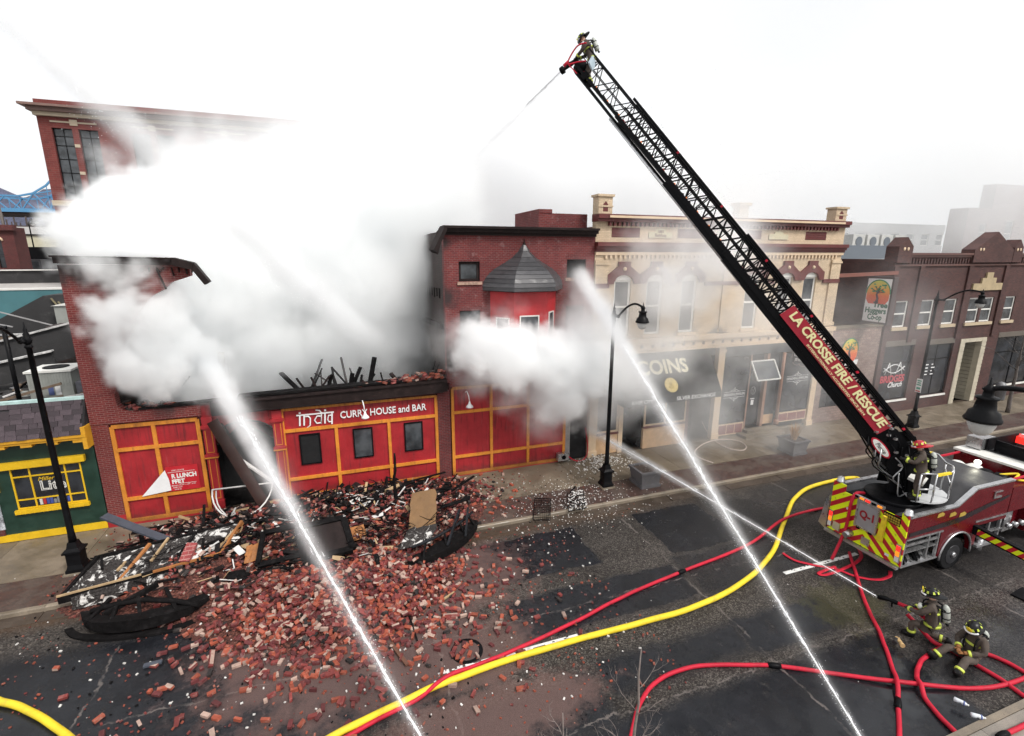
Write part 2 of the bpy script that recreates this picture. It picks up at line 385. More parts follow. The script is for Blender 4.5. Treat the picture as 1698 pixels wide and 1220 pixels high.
    r = T.m('MULTIPLY', r, T.m('SUBTRACT', 1.0, T.m('MULTIPLY', pud, .75))); r = T.m('MAXIMUM', T.m('MULTIPLY_ADD', dust, .4, r), .05)
    T.put(p.inputs['Roughness'], r); T.put(p.inputs['Specular IOR Level'], T.m('MULTIPLY_ADD', T.m('MAXIMUM', pud, T.m('MULTIPLY', k, .35)), .36, .12))
    h = T.m('MULTIPLY', T.m('ADD', T.m('MULTIPLY', sp, .6), n), T.m('SUBTRACT', 1.0, T.m('MULTIPLY', T.m('MAXIMUM', T.m('MULTIPLY', k, .8), pud), .93)))
    T.put(p.inputs['Normal'], T.bump(h, .5, .012))
    return m
def concrete_mat(name, col, rnd=.12):
    m, T, p = new_mat(name); P = T.pos(); n = T.noise(P, 45, 3, .7); b = T.noise(P, 1.1, 6, .7)
    c = T.v('SCALE', tuple(q * ALB for q in col), T.m('MULTIPLY', T.rng(n, .3, .7, .82, 1.18), T.m('MULTIPLY', T.rng(b, .3, .7, .72, 1.18), T.rng(T.rnd(), 0, 1, 1 - rnd, 1 + rnd, False))))
    c = T.mix(T.m('MULTIPLY', T.rng(T.vor(P, 2.4), .02, .06, 1, 0), .7), c, (.03, .028, .025))
    c = T.mix(T.m('MULTIPLY', T.rng(T.noise(P, .8, 6, .75), .52, .7), .5), c, (.075, .06, .045))
    T.put(p.inputs['Base Color'], c); T.put(p.inputs['Roughness'], T.rng(b, .35, .65, .3, .75))
    T.put(p.inputs['Normal'], T.bump(n, .25, .008)); return m
def paver_mat():
    m, T, p = new_mat('herringbone_pavers'); P = T.pos(); x, y, z = T.xyz(P)
    u = T.m('MULTIPLY', T.m('ADD', x, y), .7071); v = T.m('MULTIPLY', T.m('SUBTRACT', y, x), .7071)
    b = T.n('ShaderNodeTexBrick'); T.put(b.inputs['Vector'], T.com(u, v)); b.offset = .5
    for k, q in (('Color1', (.08, .04, .032, 1)), ('Color2', (.048, .027, .024, 1)), ('Mortar', (.04, .033, .03, 1))): b.inputs[k].default_value = q
    b.inputs['Scale'].default_value = 1; b.inputs['Brick Width'].default_value = .2; b.inputs['Row Height'].default_value = .1; b.inputs['Mortar Size'].default_value = .006
    n = T.noise(P, .9, 6, .7)
    c = T.mix(T.rng(n, .42, .65, 0, .75), b.outputs[0], (.085, .065, .052)); c = T.v('SCALE', c, T.rng(T.noise(P, 30, 2), .3, .7, .75, 1.25))
    T.put(p.inputs['Base Color'], c); T.put(p.inputs['Roughness'], T.rng(n, .35, .65, .35, .7)); T.put(p.inputs['Normal'], T.bump(T.m('SUBTRACT', 1.0, b.outputs['Fac']), .4, .006)); return m
m_conc = concrete_mat('pavement_concrete', (.17, .137, .10)); m_kerb = concrete_mat('kerb_concrete', (.22, .18, .135)); m_gut = concrete_mat('gutter_concrete', (.06, .042, .03))
m_pav = paver_mat(); m_road = road_material(); m_near = concrete_mat('near_concrete', (.235, .205, .175))
g = MB(); g.box(-3000, -600, -1.2, 3000, 4000, -.35); struct('ground', g, M('far_ground', (.12, .11, .1), .9, .3, .02, 0, fine=.3))
g = MB(); g.add([(-70, 4.85, RZ), (140, 4.85, RZ), (140, 15.5, RZ), (-70, 15.5, RZ)], [(0, 1, 2, 3)])
g.box(-70, 4.85, RZ - .2, 140, 15.5, RZ - .004); struct('road', g, m_road)
gut = MB(); gut.box(-70, 15.5, RZ - .2, 140, 15.98, RZ - .02); gut = struct('gutter', gut, m_gut)
x = -24.0
while x < 60:
    MB().box(x + .012, 15.506, RZ - .05, x + 3.03, 15.978, RZ + .003).build('gutter_slab', m_gut, gut); x += 3.05
kb = MB(); kb.box(-70, 15.985, RZ - .3, 140, 16.135, -.02); kb = struct('kerb', kb, m_kerb)
def kerbstone(w):
    b = MB(); b.add([(0, 0, RZ - .1), (w, 0, RZ - .1), (w, .155, RZ - .1), (0, .155, RZ - .1), (0, .012, -.03), (w, .012, -.03), (w, .155, 0), (0, .155, 0), (0, .04, 0), (w, .04, 0)],
        [(0, 1, 5, 4), (4, 5, 9, 8), (8, 9, 6, 7), (2, 3, 7, 6), (0, 4, 8, 7, 3), (1, 2, 6, 9, 5)]); return b.mesh('kerbstone', m_kerb)
kme = kerbstone(3.035); x = -24.0; i = 0
while x < 60:
    o = bpy.data.objects.new('kerbstone', kme); COL.objects.link(o); o.parent = kb; o.location = (x, 15.98, 0); x += 3.05
sw = MB(); sw.box(-70, 16.137, RZ - .3, 140, 20.9, -.035); sw = struct('pavement', sw, m_gut)
sme = MB().box(0, 0, -.03, 2.605, 2.8, 0).mesh('paving_slab', m_conc); x = -24.6 - 2.62 * 2
while x < 66:
    o = bpy.data.objects.new('paving_slab', sme); COL.objects.link(o); o.parent = sw; o.location = (x + .1, 17.71, random.uniform(-.003, .003)); x += 2.62
pb = MB(); pb.box(-70, 16.14, -.03, 140, 17.695, -.002); o = pb.build('brick_paving', m_pav, sw)
# near pavement at the lower right corner of the picture
ns = MB(); ns.box(-70, -30, RZ - .3, 140, 4.7, -.035); ns = struct('near_pavement', ns, m_near)
nk = MB(); nk.box(-70, 4.705, RZ - .3, 140, 4.85, -.004); nk.build('kerb_edge', m_kerb, ns)
x = 9.4
while x < 24:
    for yy in (3.2, 1.7): MB().box(x, yy, -.03, x + 1.49, yy + 1.49, 0).build('paving_slab', m_near, ns)
    x += 1.5
# painted lane dashes, worn
def dash(x0, x1, y, keep):
    b = MB(); w = .14; n = int((x1 - x0) / .07); r = random.Random(int(x0 * 100))
    for i in range(n):
        for j in range(4):
            e = abs(i / n - .5) * 2
            if r.random() < keep(i / n): b.add([(x0 + i * .07, y + (j - 2) * w / 4, 0), (x0 + i * .07 + .07, y + (j - 2) * w / 4, 0), (x0 + i * .07 + .07, y + (j - 1) * w / 4, 0), (x0 + i * .07, y + (j - 1) * w / 4, 0)], [(0, 1, 2, 3)])
    for v in b.v: v.z = RZ + .004
    return struct('lane_marking', b, M('road_paint', (.72, .72, .70), .5, .2, 6, fine=60, dirt=(.2, .19, .18), dirt_amt=.6))
dash(1.6, 5.5, 10.08, lambda t: .55 + .4 * t); dash(13.0, 16.3, 10.28, lambda t: .93); dash(24.6, 27.8, 10.3, lambda t: .92); dash(-10.4, -6.6, 10.1, lambda t: .85)
for xx in (33.9, 36.7): pass
# hill far behind the river
hb = MB(); N = 60; rr = random.Random(3)
prof = [101 + 12 * math.sin(i * .35) + 9 * math.sin(i * .9 + 1) + rr.uniform(-2, 2) - .00022 * (i - 10) ** 4 for i in range(N)]
P0 = [Vector((-640 + i * 15, 1000 + 40 * math.sin(i * .2), 0)) for i in range(N)]
vs = []
for i in range(N):
    hgt = max(12, prof[i] + 10)
    vs += [P0[i] + Vector((0, -220, -1)), P0[i] + Vector((0, -110, hgt * .55)), P0[i] + Vector((0, 0, hgt)), P0[i] + Vector((0, 160, hgt * .8)), P0[i] + Vector((0, 330, -1))]
hb.add(vs, [(i * 5 + j, i * 5 + 5 + j, i * 5 + 6 + j, i * 5 + 1 + j) for i in range(N - 1) for j in range(4)], 0, True)
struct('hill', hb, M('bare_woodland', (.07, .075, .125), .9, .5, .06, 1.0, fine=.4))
# ================================================================ buildings
m_red = streaked('red_panel_paint', (.36, .022, .028))
m_redp = M('red_trim_paint', (.36, .022, .028), .4, .12, 2, .05)
m_or = streaked('orange_trim_paint', (.68, .25, .035), .5, (.2, .07, .02), (.7, .4, .15))
m_char = M('charred_wood', (.008, .0072, .0075), .85, .5, 5, .8, dirt=(.03, .027, .028), dirt_amt=.6, spec=.08)
m_soot = M('sooty_metal', (.02, .0135, .013), .6, .4, 3, .2, dirt=(.06, .04, .038), dirt_amt=.5, spec=.14)
m_win = glass_mat('dark_glass'); m_win2 = glass_mat('grey_glass', (.045, .05, .055), .08)
m_white = M('white_paint', (.75, .74, .7), .5, .12, 3); m_black = M('black_iron', (.006, .006, .007), .5, .3, 6, .1, spec=.12)
m_void = M('dark_interior', (.006, .006, .007), .9, .2)
b_left = brick_mat('brick_red_pier', (.2, .022, .02), (.14, .014, .015), (.26, .14, .12), soot=[(-6.3, 4.6, .9), (-8.5, 9.6, 1.3), (-7.2, 9.3, 1.3), (-7.1, 8.2, .8), (-4.5, 4.6, 1.2), (-7.2, 6.6, .5)], bumps=.6)
b_two = brick_mat('brick_red_upper', (.19, .024, .023), (.12, .014, .016), (.17, .09, .085), soot=[(4.2, 8.2, .8), (4.2, 10.4, .5), (10.3, 9.4, .7), (7.7, 8.3, 1.0), (10.3, 7.0, .6), (4.2, 5.5, 1.1)], stain=.35)
b_pier = brick_mat('brick_pier_dark', (.16, .022, .022), (.1, .014, .016), (.14, .08, .075))
b_side = brick_mat('brick_charred', (.05, .028, .025), (.022, .016, .016), (.06, .05, .045))
b_brown = brick_mat('brick_brown', (.10, .036, .030), (.055, .021, .02), (.075, .05, .045), soot=None)
b_far = brick_mat('brick_far', (.20, .036, .03), (.15, .026, .022), (.18, .085, .07), .4, .14)
b_dark = brick_mat('brick_maroon', (.12, .022, .022), (.085, .018, .018), (.12, .07, .06), .3, .1)
b_tan = brick_mat('brick_cream', (.66, .52, .36), (.58, .45, .31), (.5, .38, .26), .215, .075, stain=0, bumps=.3, soot=[(11.3, 5.4, .4), (16.6, 5.6, 1.2), (18.5, 5.7, 1.0)])
b_stone = brick_mat('rough_stone', (.36, .26, .22), (.24, .155, .135), (.2, .16, .14), .34, .16, bumps=1.0, msize=.014)
m_maroon = M('maroon_paint', (.115, .02, .018), .55, .2, 4, .1); m_cream = M('cream_paint', (.66, .5, .34), .55, .1, 2, .05, dirt=(.35, .25, .16), dirt_amt=.4)
def wall(mb, x0, x1, z0, z1, holes, y=Y0, t=.35, mi=0):
    """front wall with rectangular openings (x0, x1, z0, z1)"""
    xs = sorted({x0, x1, *[h[0] for h in holes], *[h[1] for h in holes]}); zs = sorted({z0, z1, *[h[2] for h in holes], *[h[3] for h in holes]})
    for i in range(len(zs) - 1):
        run = None
        for j in range(len(xs)):
            solid = j < len(xs) - 1 and not any(h[0] <= xs[j] + 1e-6 and h[1] >= xs[j + 1] - 1e-6 and h[2] <= zs[i] + 1e-6 and h[3] >= zs[i + 1] - 1e-6 for h in holes)
            if solid and run is None: run = xs[j]
            if not solid and run is not None: mb.box(run, y, zs[i], xs[j], y + t, zs[i + 1], mi); run = None
    return mb
def window(parent, x0, x1, z0, z1, fm, gm, y=Y0, rec=.14, fw=.06, rails=(), mull=(), label=None, name='window', depth=.08):
    """frame with rails and mullions, one sub-part per pane"""
    b = MB(); ya, yb = y + rec, y + rec + depth
    b.box(x0, ya, z0, x0 + fw, yb, z1).box(x1 - fw, ya, z0, x1, yb, z1).box(x0 + fw, ya + .002, z0, x1 - fw, yb, z0 + fw).box(x0 + fw, ya + .002, z1 - fw, x1 - fw, yb, z1)
    zs = [z0 + fw, *rails, z1 - fw]; xs = [x0 + fw, *mull, x1 - fw]
    for r in rails: b.box(x0 + fw, ya + .004, r - fw / 2, x1 - fw, yb, r + fw / 2)
    for q in mull: b.box(q - fw / 2, ya + .006, z0 + fw, q + fw / 2, yb, z1 - fw)
    w = b.build(name, fm, parent, label=label)
    for i in range(len(zs) - 1):
        for j in range(len(xs) - 1):
            p = MB().box(xs[j] + .001, ya + .035, zs[i] + .001, xs[j + 1] - .001, ya + .05, zs[i + 1] - .001); p.build('pane', gm, w)
    return w
def shell(parent, x0, x1, y0, y1, z1, wm, rm, front=False, par=.35, name='side_wall'):
    """side and back walls with a flat roof behind a front"""
    MB().box(x0, y0, 0, x0 + .3, y1, z1).build(name, wm, parent); MB().box(x1 - .3, y0, 0, x1, y1, z1).build(name, wm, parent)
    MB().box(x0 + .3, y1 - .3, 0, x1 - .3, y1, z1).build('back_wall', wm, parent)
    MB().box(x0 + .301, y0, z1 - par - .2, x1 - .301, y1 - .301, z1 - par).build('roof', rm, parent)
m_tar = M('tar_roof', (.03, .029, .03), .8, .4, 1.2, .4, dirt=(.2, .19, .19), dirt_amt=.35)
# ---------------------------------------------------------------- green corner shop
m_green = M('green_wall_paint', (.010, .036, .024), .45, .25, 2.2, .1, dirt=(.02, .055, .04), dirt_amt=.5); m_yel = M('yellow_trim_paint', (.74, .46, .012), .45, .1, 4, .05, dirt=(.5, .33, .02), dirt_amt=.4)
m_mus = M('mustard_trim_paint', (.66, .33, .02), .5, .12, 4)
GL = -8.78
gs = thing('green_shop', 'green painted corner shop with slate mansard roof and yellow trimmed window', 'shop', (-12.5, Y0, 0))
b = MB(); wall(b, -18.5, GL, 0, 3.62, [(-11.25, -9.24, 1.05, 2.9), (-14.6, -12.35, 0.0, 2.9)]); b.build('wall', m_green, gs)
MB().box(-11.95, Y0 - .06, .02, GL - .02, Y0 - .002, .27).build('skirting', m_yel, gs)
shell(gs, -18.5, GL, Y0 + .36, 34, 4.45, b_dark, m_tar, par=.15)
w = window(gs, -11.25, -9.24, 1.18, 2.72, m_yel, m_win, rails=(1.52, 2.38), mull=(-10.72, -9.72), fw=.045, rec=-.02, label='yellow framed shop window')
MB().prism([(-11.45, 2.72), (-9.06, 2.75), (-9.05, 2.98), (-11.43, 2.96)], (0, Y0 - .14, 0), (1, 0, 0), (0, 0, 1), -.16).build('window_head', m_yel, gs)
b = MB(); b.box(-11.32, Y0 - .12, 1.03, -9.18, Y0 - .024, 1.175)
for i in range(17): b.box(-11.3 + i * .128, Y0 - .135, 1.03, -11.27 + i * .128, Y0 - .1205, 1.1)
b.build('window_sill', m_yel, gs)
MB().box(-14.55, Y0 + .2, 0, -12.4, Y0 + .26, 2.85).build('shop_door', m_win, gs)
letters('Miller', (-10.32, Y0 + .008, 2.22), .2, m_yel, gs, shear=.35, ext=.006); letters('Lite', (-10.15, Y0 + .004, 1.95), .5, m_white, gs, ext=.006, bold=.012)
letters('Lite', (-10.15, Y0 - .006, 1.95), .5, m_black, gs, ext=.006, bold=-.016)
r_ = random.Random(5); cans = [M('pack_' + n, c, .4, .1) for n, c in (('red', (.4, .03, .03)), ('blue', (.05, .08, .3)), ('pale', (.6, .6, .58)), ('grey', (.2, .21, .22)))]
for i in range(9):
    x = -10.62 + i * .1; hgt = r_.uniform(.14, .26); MB().box(x, Y0 - .005, 1.26, x + .08, Y0 + .012, 1.26 + hgt).build('drink_pack', r_.choice(cans), gs)
# mansard: fascia, rafter ends, slates laid one by one, flashing
b = MB(); b.box(-18.5, Y0 - .42, 3.66, GL + .02, Y0 + .2, 3.78); b.box(-18.5, Y0 - .46, 3.745, GL + .04, Y0 - .421, 3.86); b.build('fascia', m_mus, gs)
rme = MB().box(0, 0, 0, .3, .3, .1).mesh('rafter_end', m_mus)
for i in range(13):
    o = bpy.data.objects.new('rafter_end', rme); COL.objects.link(o); o.parent = gs; o.location = Vector((-9.15 - i * .72, Y0 - .4, 3.555)) - gs.location
MB().box(GL - .08, Y0 - .44, 3.3, GL + .05, Y0 - .01, 4.1).build('end_bracket', m_mus, gs)
m_slate = M('slate', (.058, .043, .05), .6, .25, 6, .35, rnd=.42, spec=.3, dirt=(.03, .03, .036), dirt_amt=.4)
ez, ey, rz_, ry = 3.84, Y0 - .46, 5.0, Y0 + .1
MB().prism([(ey + .03, ez - .05), (ry + .05, ez - .05), (ry + .05, rz_), (ry, rz_)], (-18.5, 0, 0), (0, 1, 0), (0, 0, 1), GL + 18.5).build('roof', M('slate_backing', (.02, .018, .02), .9), gs)
rows = 7; sl = Vector((0, ry - ey, rz_ - ez)); L = sl.length; sd = sl / L; nrm = Vector((0, -sd.z, sd.y)); r_ = random.Random(11)
sm_ = [MB().add([(0, 0, 0), (w_, 0, 0), (w_, 0, h_), (0, 0, h_), (0, -.02, 0), (w_, -.02, 0), (w_, -.008, h_), (0, -.008, h_)], [(0, 3, 2, 1), (4, 5, 6, 7), (0, 1, 5, 4), (1, 2, 6, 5), (2, 3, 7, 6), (3, 0, 4, 7)]).mesh('slate', m_slate) for w_, h_ in ((.27, .24), (.33, .25), (.22, .23), (.3, .3))]
wd = (.27, .33, .22, .3); tilt = math.atan2(sl.y, sl.z); rmat = Matrix.Rotation(-tilt, 4, 'X'); cnt = 0
for k in range(rows):
    x = GL - .02 - r_.uniform(0, .1)
    while x > -15.6 and cnt < 280:
        q = r_.randrange(4); x -= wd[q] + .012
        if r_.random() < .015: continue
        o = bpy.data.objects.new('slate', sm_[q]); COL.objects.link(o); o.parent = gs; cnt += 1
        p = Vector((x, ey, ez)) + sd * (k * L / rows + r_.uniform(-.02, .01)) + nrm * .012 - gs.location
        o.matrix_local = Matrix.Translation(p) @ rmat @ Matrix.Rotation(r_.uniform(-.025, .025), 4, 'Y')
MB().box(-18.5, ry - .04, rz_ - .02, GL, ry + .14, rz_ + .075).build('ridge_flashing', M('pale_copper', (.45, .62, .6), .5, .2, 4), gs)
# door bay of the next shop at the picture's edge
MB().box(-12.3, Y0 - .05, .0, -11.75, Y0 - .001, .5).build('base_block', b_dark, gs)
MB().box(-12.33, Y0 - .1, 1.9, -11.62, Y0 - .003, 2.9).build('awning_end', m_mus, gs)
b = MB(); b.box(-12.3, Y0 - .03, .5, -11.72, Y0 - .006, 1.75); b.build('mural_board', M('mural_print', (.4, .42, .45), .5, .9, 5, dirt=(.05, .05, .06), dirt_amt=.9), gs)
# ---------------------------------------------------------------- burnt restaurant
PX0, PX1 = -8.74, 4.14
br = thing('burnt_restaurant', 'burnt out red restaurant front with collapsed upper storey and orange framed panels', 'restaurant', (-2.3, Y0, 0))
rb = random.Random(21)
def ragged(pts, n=3, amp=.07):
    out = []
    for i in range(len(pts) - 1):
        a, c = Vector(pts[i]), Vector(pts[i + 1]); k = max(1, int((c - a).length / .22))
        for j in range(k):
            q = a.lerp(c, j / k); out.append((q.x + (rb.choice((-1, 1)) * rb.uniform(.3, 1) * amp if j else 0), round(q.y / .075) * .075 if j else q.y))
    return out
edge = ragged([(-5.3, 4.45), (-6.4, 4.42), (-7.7, 4.46), (-7.86, 4.9), (-7.74, 5.6), (-7.4, 6.6), (-6.9, 7.6), (-6.4, 8.4), (-5.6, 9.0), (-5.0, 9.2)])
poly = [(PX0, 0), (-8.22, 0), (-8.22, 3.98), (-5.3, 3.98)] + edge + [(-5.0, 9.2), (-4.95, 9.6), (PX0, 9.6)]
b = MB(); b.prism(poly, (0, Y0, 0), (1, 0, 0), (0, 0, 1), -.36); b.build('brick_wall', b_left, br, label='two storey brick pier with ragged burnt edge')
b = MB(); b.box(PX0 - .05, Y0 - .05, .0, -8.2, Y0 - .002, .42); b.build('plinth', m_redp, br)
b = MB(); b.box(PX0, Y0 - .035, 4.02, -5.4, Y0 - .001, 4.1); b.build('string_course', b_left, br)
# cornice with its broken hanging end
b = MB(); b.bar((PX0 - .03, Y0 - .02, 9.76), (-5.4, Y0 - .02, 9.68), .3, .2); b.bar((PX0 - .06, Y0 - .08, 9.89), (-5.4, Y0 - .08, 9.81), .4, .06); b.build('cornice', m_soot, br)
b = MB(); b.bar((-5.4, Y0 - .2, 9.72), (-4.8, Y0 - .2, 9.55), .4, .26)
hg = MB().bar((-4.82, Y0 - .2, 9.6), (-4.42, Y0 - .2, 8.95), .34, .2).build('hanging_gutter', m_soot, br)
for i in range(8): x = -6.4 + i * .22; b.bar((x, Y0 - .05, 9.5), (x + rb.uniform(-.1, .1), Y0 - .05, 9.5 - rb.uniform(.05, .3)), .1, .03)
MB().bar((-5.95, Y0 - .1, 9.45), (-5.75, Y0 - .1, 8.75), .05).build('loose_strap', m_soot, br); b.build('broken_gutter', m_soot, br, label='broken gutter end hanging from the cornice')
# recessed doorway with arch head
b = MB(); b.box(-5.3, Y0 + .02, 3.6, -2.6, Y0 + .34, 4.4)
N = 14; arc = [(-3.92 + 1.2 * math.cos(math.pi * i / N), 2.7 + .95 * math.sin(math.pi * i / N)) for i in range(N + 1)]
b.prism([(-5.0, 2.7)] + [(-5.0, 3.6)] + [(-3.92, 3.6)] + [q for q in reversed(arc) if q[0] <= -3.9][::-1], (0, Y0 + .05, 0), (1, 0, 0), (0, 0, 1), -.25)
b.prism([(-2.85, 2.7)] + [q for q in arc if q[0] >= -3.93] + [(-3.92, 3.6), (-2.85, 3.6)], (0, Y0 + .05, 0), (1, 0, 0), (0, 0, 1), -.25)
b.build('door_arch', m_red, br, label='red arch over the burnt doorway')
b = MB(); b.tube([(q[0], Y0 + .0, q[1]) for q in arc], .035, 6); b.build('arch_trim', m_soot, br)
for x0 in (-5.3, -2.9):
    b = MB(); b.box(x0, Y0 - .1, .1, x0 + .36, Y0 + .05, 3.95, 0); b.box(x0 - .05, Y0 - .16, 3.5, x0 + .41, Y0 + .0, 3.62); b.box(x0 - .05, Y0 - .16, 2.36, x0 + .41, Y0 + .0, 2.45); b.box(x0 - .03, Y0 - .14, .1, x0 + .39, Y0, .5)
    pl = b.build('pilaster', m_redp, br)
    t = MB()
    for z0, z1 in ((2.52, 3.42), (.6, 2.26)):
        t.box(x0 + .06, Y0 - .112, z0, x0 + .085, Y0 - .1005, z1).box(x0 + .275, Y0 - .112, z0, x0 + .3, Y0 - .1005, z1).box(x0 + .0855, Y0 - .112, z0, x0 + .2745, Y0 - .1005, z0 + .025)
    t.box(x0 - .055, Y0 - .166, 2.3, x0 + .415, Y0 - .02, 2.352); t.build('trim', m_or, pl)
b = MB(); b.box(-5.3, Y0 + 1.8, 0, -2.6, Y0 + 1.9, 3.9); b.box(-5.3, Y0 + .35, 0, -5.2, Y0 + 1.8, 3.9); b.box(-2.7, Y0 + .35, 0, -2.6, Y0 + 1.8, 3.9); b.box(-5.2, Y0 + .35, 3.85, -2.7, Y0 + 1.8, 3.95); b.build('vestibule', m_void, br, label='blackened doorway recess')
def panelling(parent, xs, zs, y=Y0, cells=None, fw=.13, holes=()):
    """boards in an orange batten grid; holes: (col, row, x0, x1, z0, z1) openings cut in a board"""
    for i in range(len(xs) - 1):
        for j in range(len(zs) - 1):
            if cells and not cells(i, j): continue
            hh = [h[2:] for h in holes if h[0] == i and h[1] == j]
            q = MB(); wall(q, xs[i] + .001, xs[i + 1] - .001, zs[j] + .001, zs[j + 1] - .001, hh, y + .03, .06); q.build('panel', m_red, parent)
    for i, x in enumerate(xs):
        for j in range(len(zs) - 1):
            if cells and not ((i < len(xs) - 1 and cells(i, j)) or (i > 0 and cells(i - 1, j))): continue
            MB().box(x - fw / 2, y - .035, zs[j], x + fw / 2, y + .029, zs[j + 1]).build('batten', m_or, parent)
    for j, z in enumerate(zs):
        for i in range(len(xs) - 1):
            if cells and not ((j < len(zs) - 1 and cells(i, j)) or (j > 0 and cells(i, j - 1))): continue
            MB().box(xs[i], y - .042, z - fw / 2, xs[i + 1], y + .028, z + fw / 2).build('batten', m_or, parent)
panelling(br, (-8.13, -6.87, -5.45), (.14, 1.02, 2.98, 3.88))
MB().box(-8.22, Y0 + .1, 0, -5.3, Y0 + .36, 3.98).build('backing_wall', b_pier, br); MB().box(-8.2, Y0 - .06, 0, -5.3, Y0 + .09, .07).build('plinth', m_redp, br)
# torn poster
m_post = M('poster_red', (.5, .02, .03), .4, .08, 2)
po = MB().prism([(-6.72, 1.12), (-5.66, 1.12), (-5.66, 2.12), (-6.72, 2.12)], (0, Y0 - .046, 0), (1, 0, 0), (0, 0, 1), .006).build('poster', m_post, br, label='torn red lunch poster with its white back folded over')
MB().prism([(-7.58, 1.08), (-6.62, 1.18), (-6.64, 1.6), (-6.73, 2.02)], (0, Y0 - .07, 0), (1, 0, 0), (0, 0, 1), .012).build('poster_back', M('paper_white', (.8, .8, .8), .6, .05), po)
U = (1, 0, 0); V = (0, 0, 1); yy = Y0 - .0565
joined_text([('R LUNCH', (-6.14, yy, 1.72), .24, dict(bold=.012, ext=.002, width=.82), U, V), ('FFET', (-6.35, yy, 1.5), .22, dict(bold=.012, ext=.002, width=.42), U, V), ('URRY HOUSE', (-6.32, yy, 1.96), .07, dict(ext=.002), U, V),
    ('SERVED FROM 11 AM - 3 PM', (-6.2, yy, 1.34), .06, dict(ext=.002, width=.8), U, V), ('EVERY DAY', (-6.4, yy, 1.26), .06, dict(ext=.002), U, V), ('DINE IN', (-6.4, yy, 1.18), .06, dict(ext=.002), U, V)], 'poster_lettering', m_white, po)
for q in ((-6.66, 1.885), (-6.3, 1.4)): MB().box(q[0], yy - .004, q[1], -5.77, yy, q[1] + .013).build('poster_rule', m_white, po)
# sign bay with three windows
SX = (-2.55, -.56, 1.57, 3.62)
WN = [(0, 1, -2.0, -1.2, 1.5, 2.82), (1, 1, .08, .88, 1.5, 2.82), (2, 1, 2.2, 3.0, 1.52, 2.84)]
panelling(br, SX, (.16, .93, 3.03), holes=WN)
MB().box(SX[0], Y0 + .03, 3.04, SX[3], Y0 + .09, 3.93).build('sign_panel', m_red, br)
for x in (SX[0], SX[3]): MB().box(x - .065, Y0 - .035, 3.035, x + .065, Y0 + .029, 3.95).build('batten', m_or, br)
MB().box(SX[0], Y0 - .042, 3.88, SX[3], Y0 + .028, 3.98).build('batten', m_or, br)
b = MB(); wall(b, -2.6, 3.7, 0, 4.0, [h[2:] for h in WN], Y0 + .1, .26); b.build('backing_wall', b_pier, br)
MB().box(-2.6, Y0 - .06, 0, 3.7, Y0 + .09, .08).build('plinth', m_redp, br)
for k, h in enumerate(WN): window(br, *h[2:], m_black, m_void if k == 0 else m_win2, y=Y0 - .03, rec=0, fw=.05, depth=.2)
m_sign = M('sign_white', (.82, .82, .82), .4, .04)
letters('CURRY HOUSE and BAR', (1.42, Y0 + .0, 3.47), .42, m_sign, br, width=3.55, ext=.02, bold=.004, name='sign_lettering')
# the stylised first word, hung from a bar like an Indian headline
b = MB(); X = -1.95; zb, zt = 3.2, 3.62; t = .06; ys = (Y0 - .03, Y0 + .02)
def st(x0, z0, x1, z1): b.box(x0, ys[0], z0, x1, ys[1], z1)
st(X - .1, zt, X + 1.32, zt + .05)
st(X, zb, X + t, zt); b.lathe([(.035, 0), (.035, .03)], 8, (X + .03, Y0 - .02, zt + .1)); st(X - .01, zt + .085, X + .06, zt + .15)
st(X + .16, zb, X + .16 + t, zt); b.tube([(X + .19, Y0, zt - .06), (X + .34, Y0, zt - .05), (X + .42, Y0, zt - .14), (X + .42, Y0, zb - .02), (X + .3, Y0, zb - .12)], .03, 6)
b.tube([(X + .84, Y0, zt - .1), (X + .68, Y0, zt - .08), (X + .58, Y0, zb + .18), (X + .66, Y0, zb + .03), (X + .82, Y0, zb + .04)], .03, 6); b.tube([(X + .84, Y0, zb), (X + .84, Y0, zt + .03), (X + .78, Y0, zt + .14), (X + .62, Y0, zt + .18)], .03, 6)
st(X + .95, zb, X + .95 + t, zt); st(X + .945, zt + .1, X + 1.02, zt + .17)
b.tube([(X + 1.25, Y0, zt - .1), (X + 1.12, Y0, zt - .1), (X + 1.08, Y0, zb + .15), (X + 1.13, Y0, zb + .04), (X + 1.25, Y0, zb + .05)], .03, 6); st(X + 1.22, zb - .06, X + 1.22 + t, zt)
for v in b.v: v.x += (v.z - 3.2) * .08
b.build('sign_word', m_sign, br)
MB().box(3.69, Y0 - .02, 0, 4.24, Y0 + .35, 4.1).build('brick_pier', b_pier, br)
# charred fascia beam, its brick course and burnt edge
b = MB(); b.bar((-4.9, Y0 - .05, 4.28), (4.1, Y0 - .05, 4.42), .46, .52); b.bar((-4.6, Y0 - .32, 4.5), (4.0, Y0 - .3, 4.64), .1, .06); b.bar((-4.4, Y0 - .27, 4.08), (3.9, Y0 - .27, 4.16), .06, .05); b.build('charred_beam', m_soot, br, label='long blackened fascia beam over the red front')
b = MB(); b.bar((-4.0, Y0 + .1, 4.62), (2.2, Y0 + .1, 4.74), .5, .08); b.bar((-7.3, Y0 + .1, 4.47), (-4.6, Y0 + .06, 4.56), .3, .07); b.bar((-5.9, Y0 - .04, 4.52), (-4.7, Y0 - .04, 4.62), .12, .06); b.build('coping', m_char, br)
m_bk = [M('brick_loose_' + n, c, .8, .25, 9, .5, rnd=.3, fine=50, dirt=d, dirt_amt=.75) for n, c, d in (('orange', (.29, .062, .032), (.36, .27, .23)), ('red', (.175, .03, .026), (.3, .22, .2)), ('deep', (.10, .017, .018), (.22, .15, .14)), ('pale', (.36, .25, .205), (.2, .07, .05)), ('black', (.017, .013, .0125), (.12, .09, .08)))]
bme = []
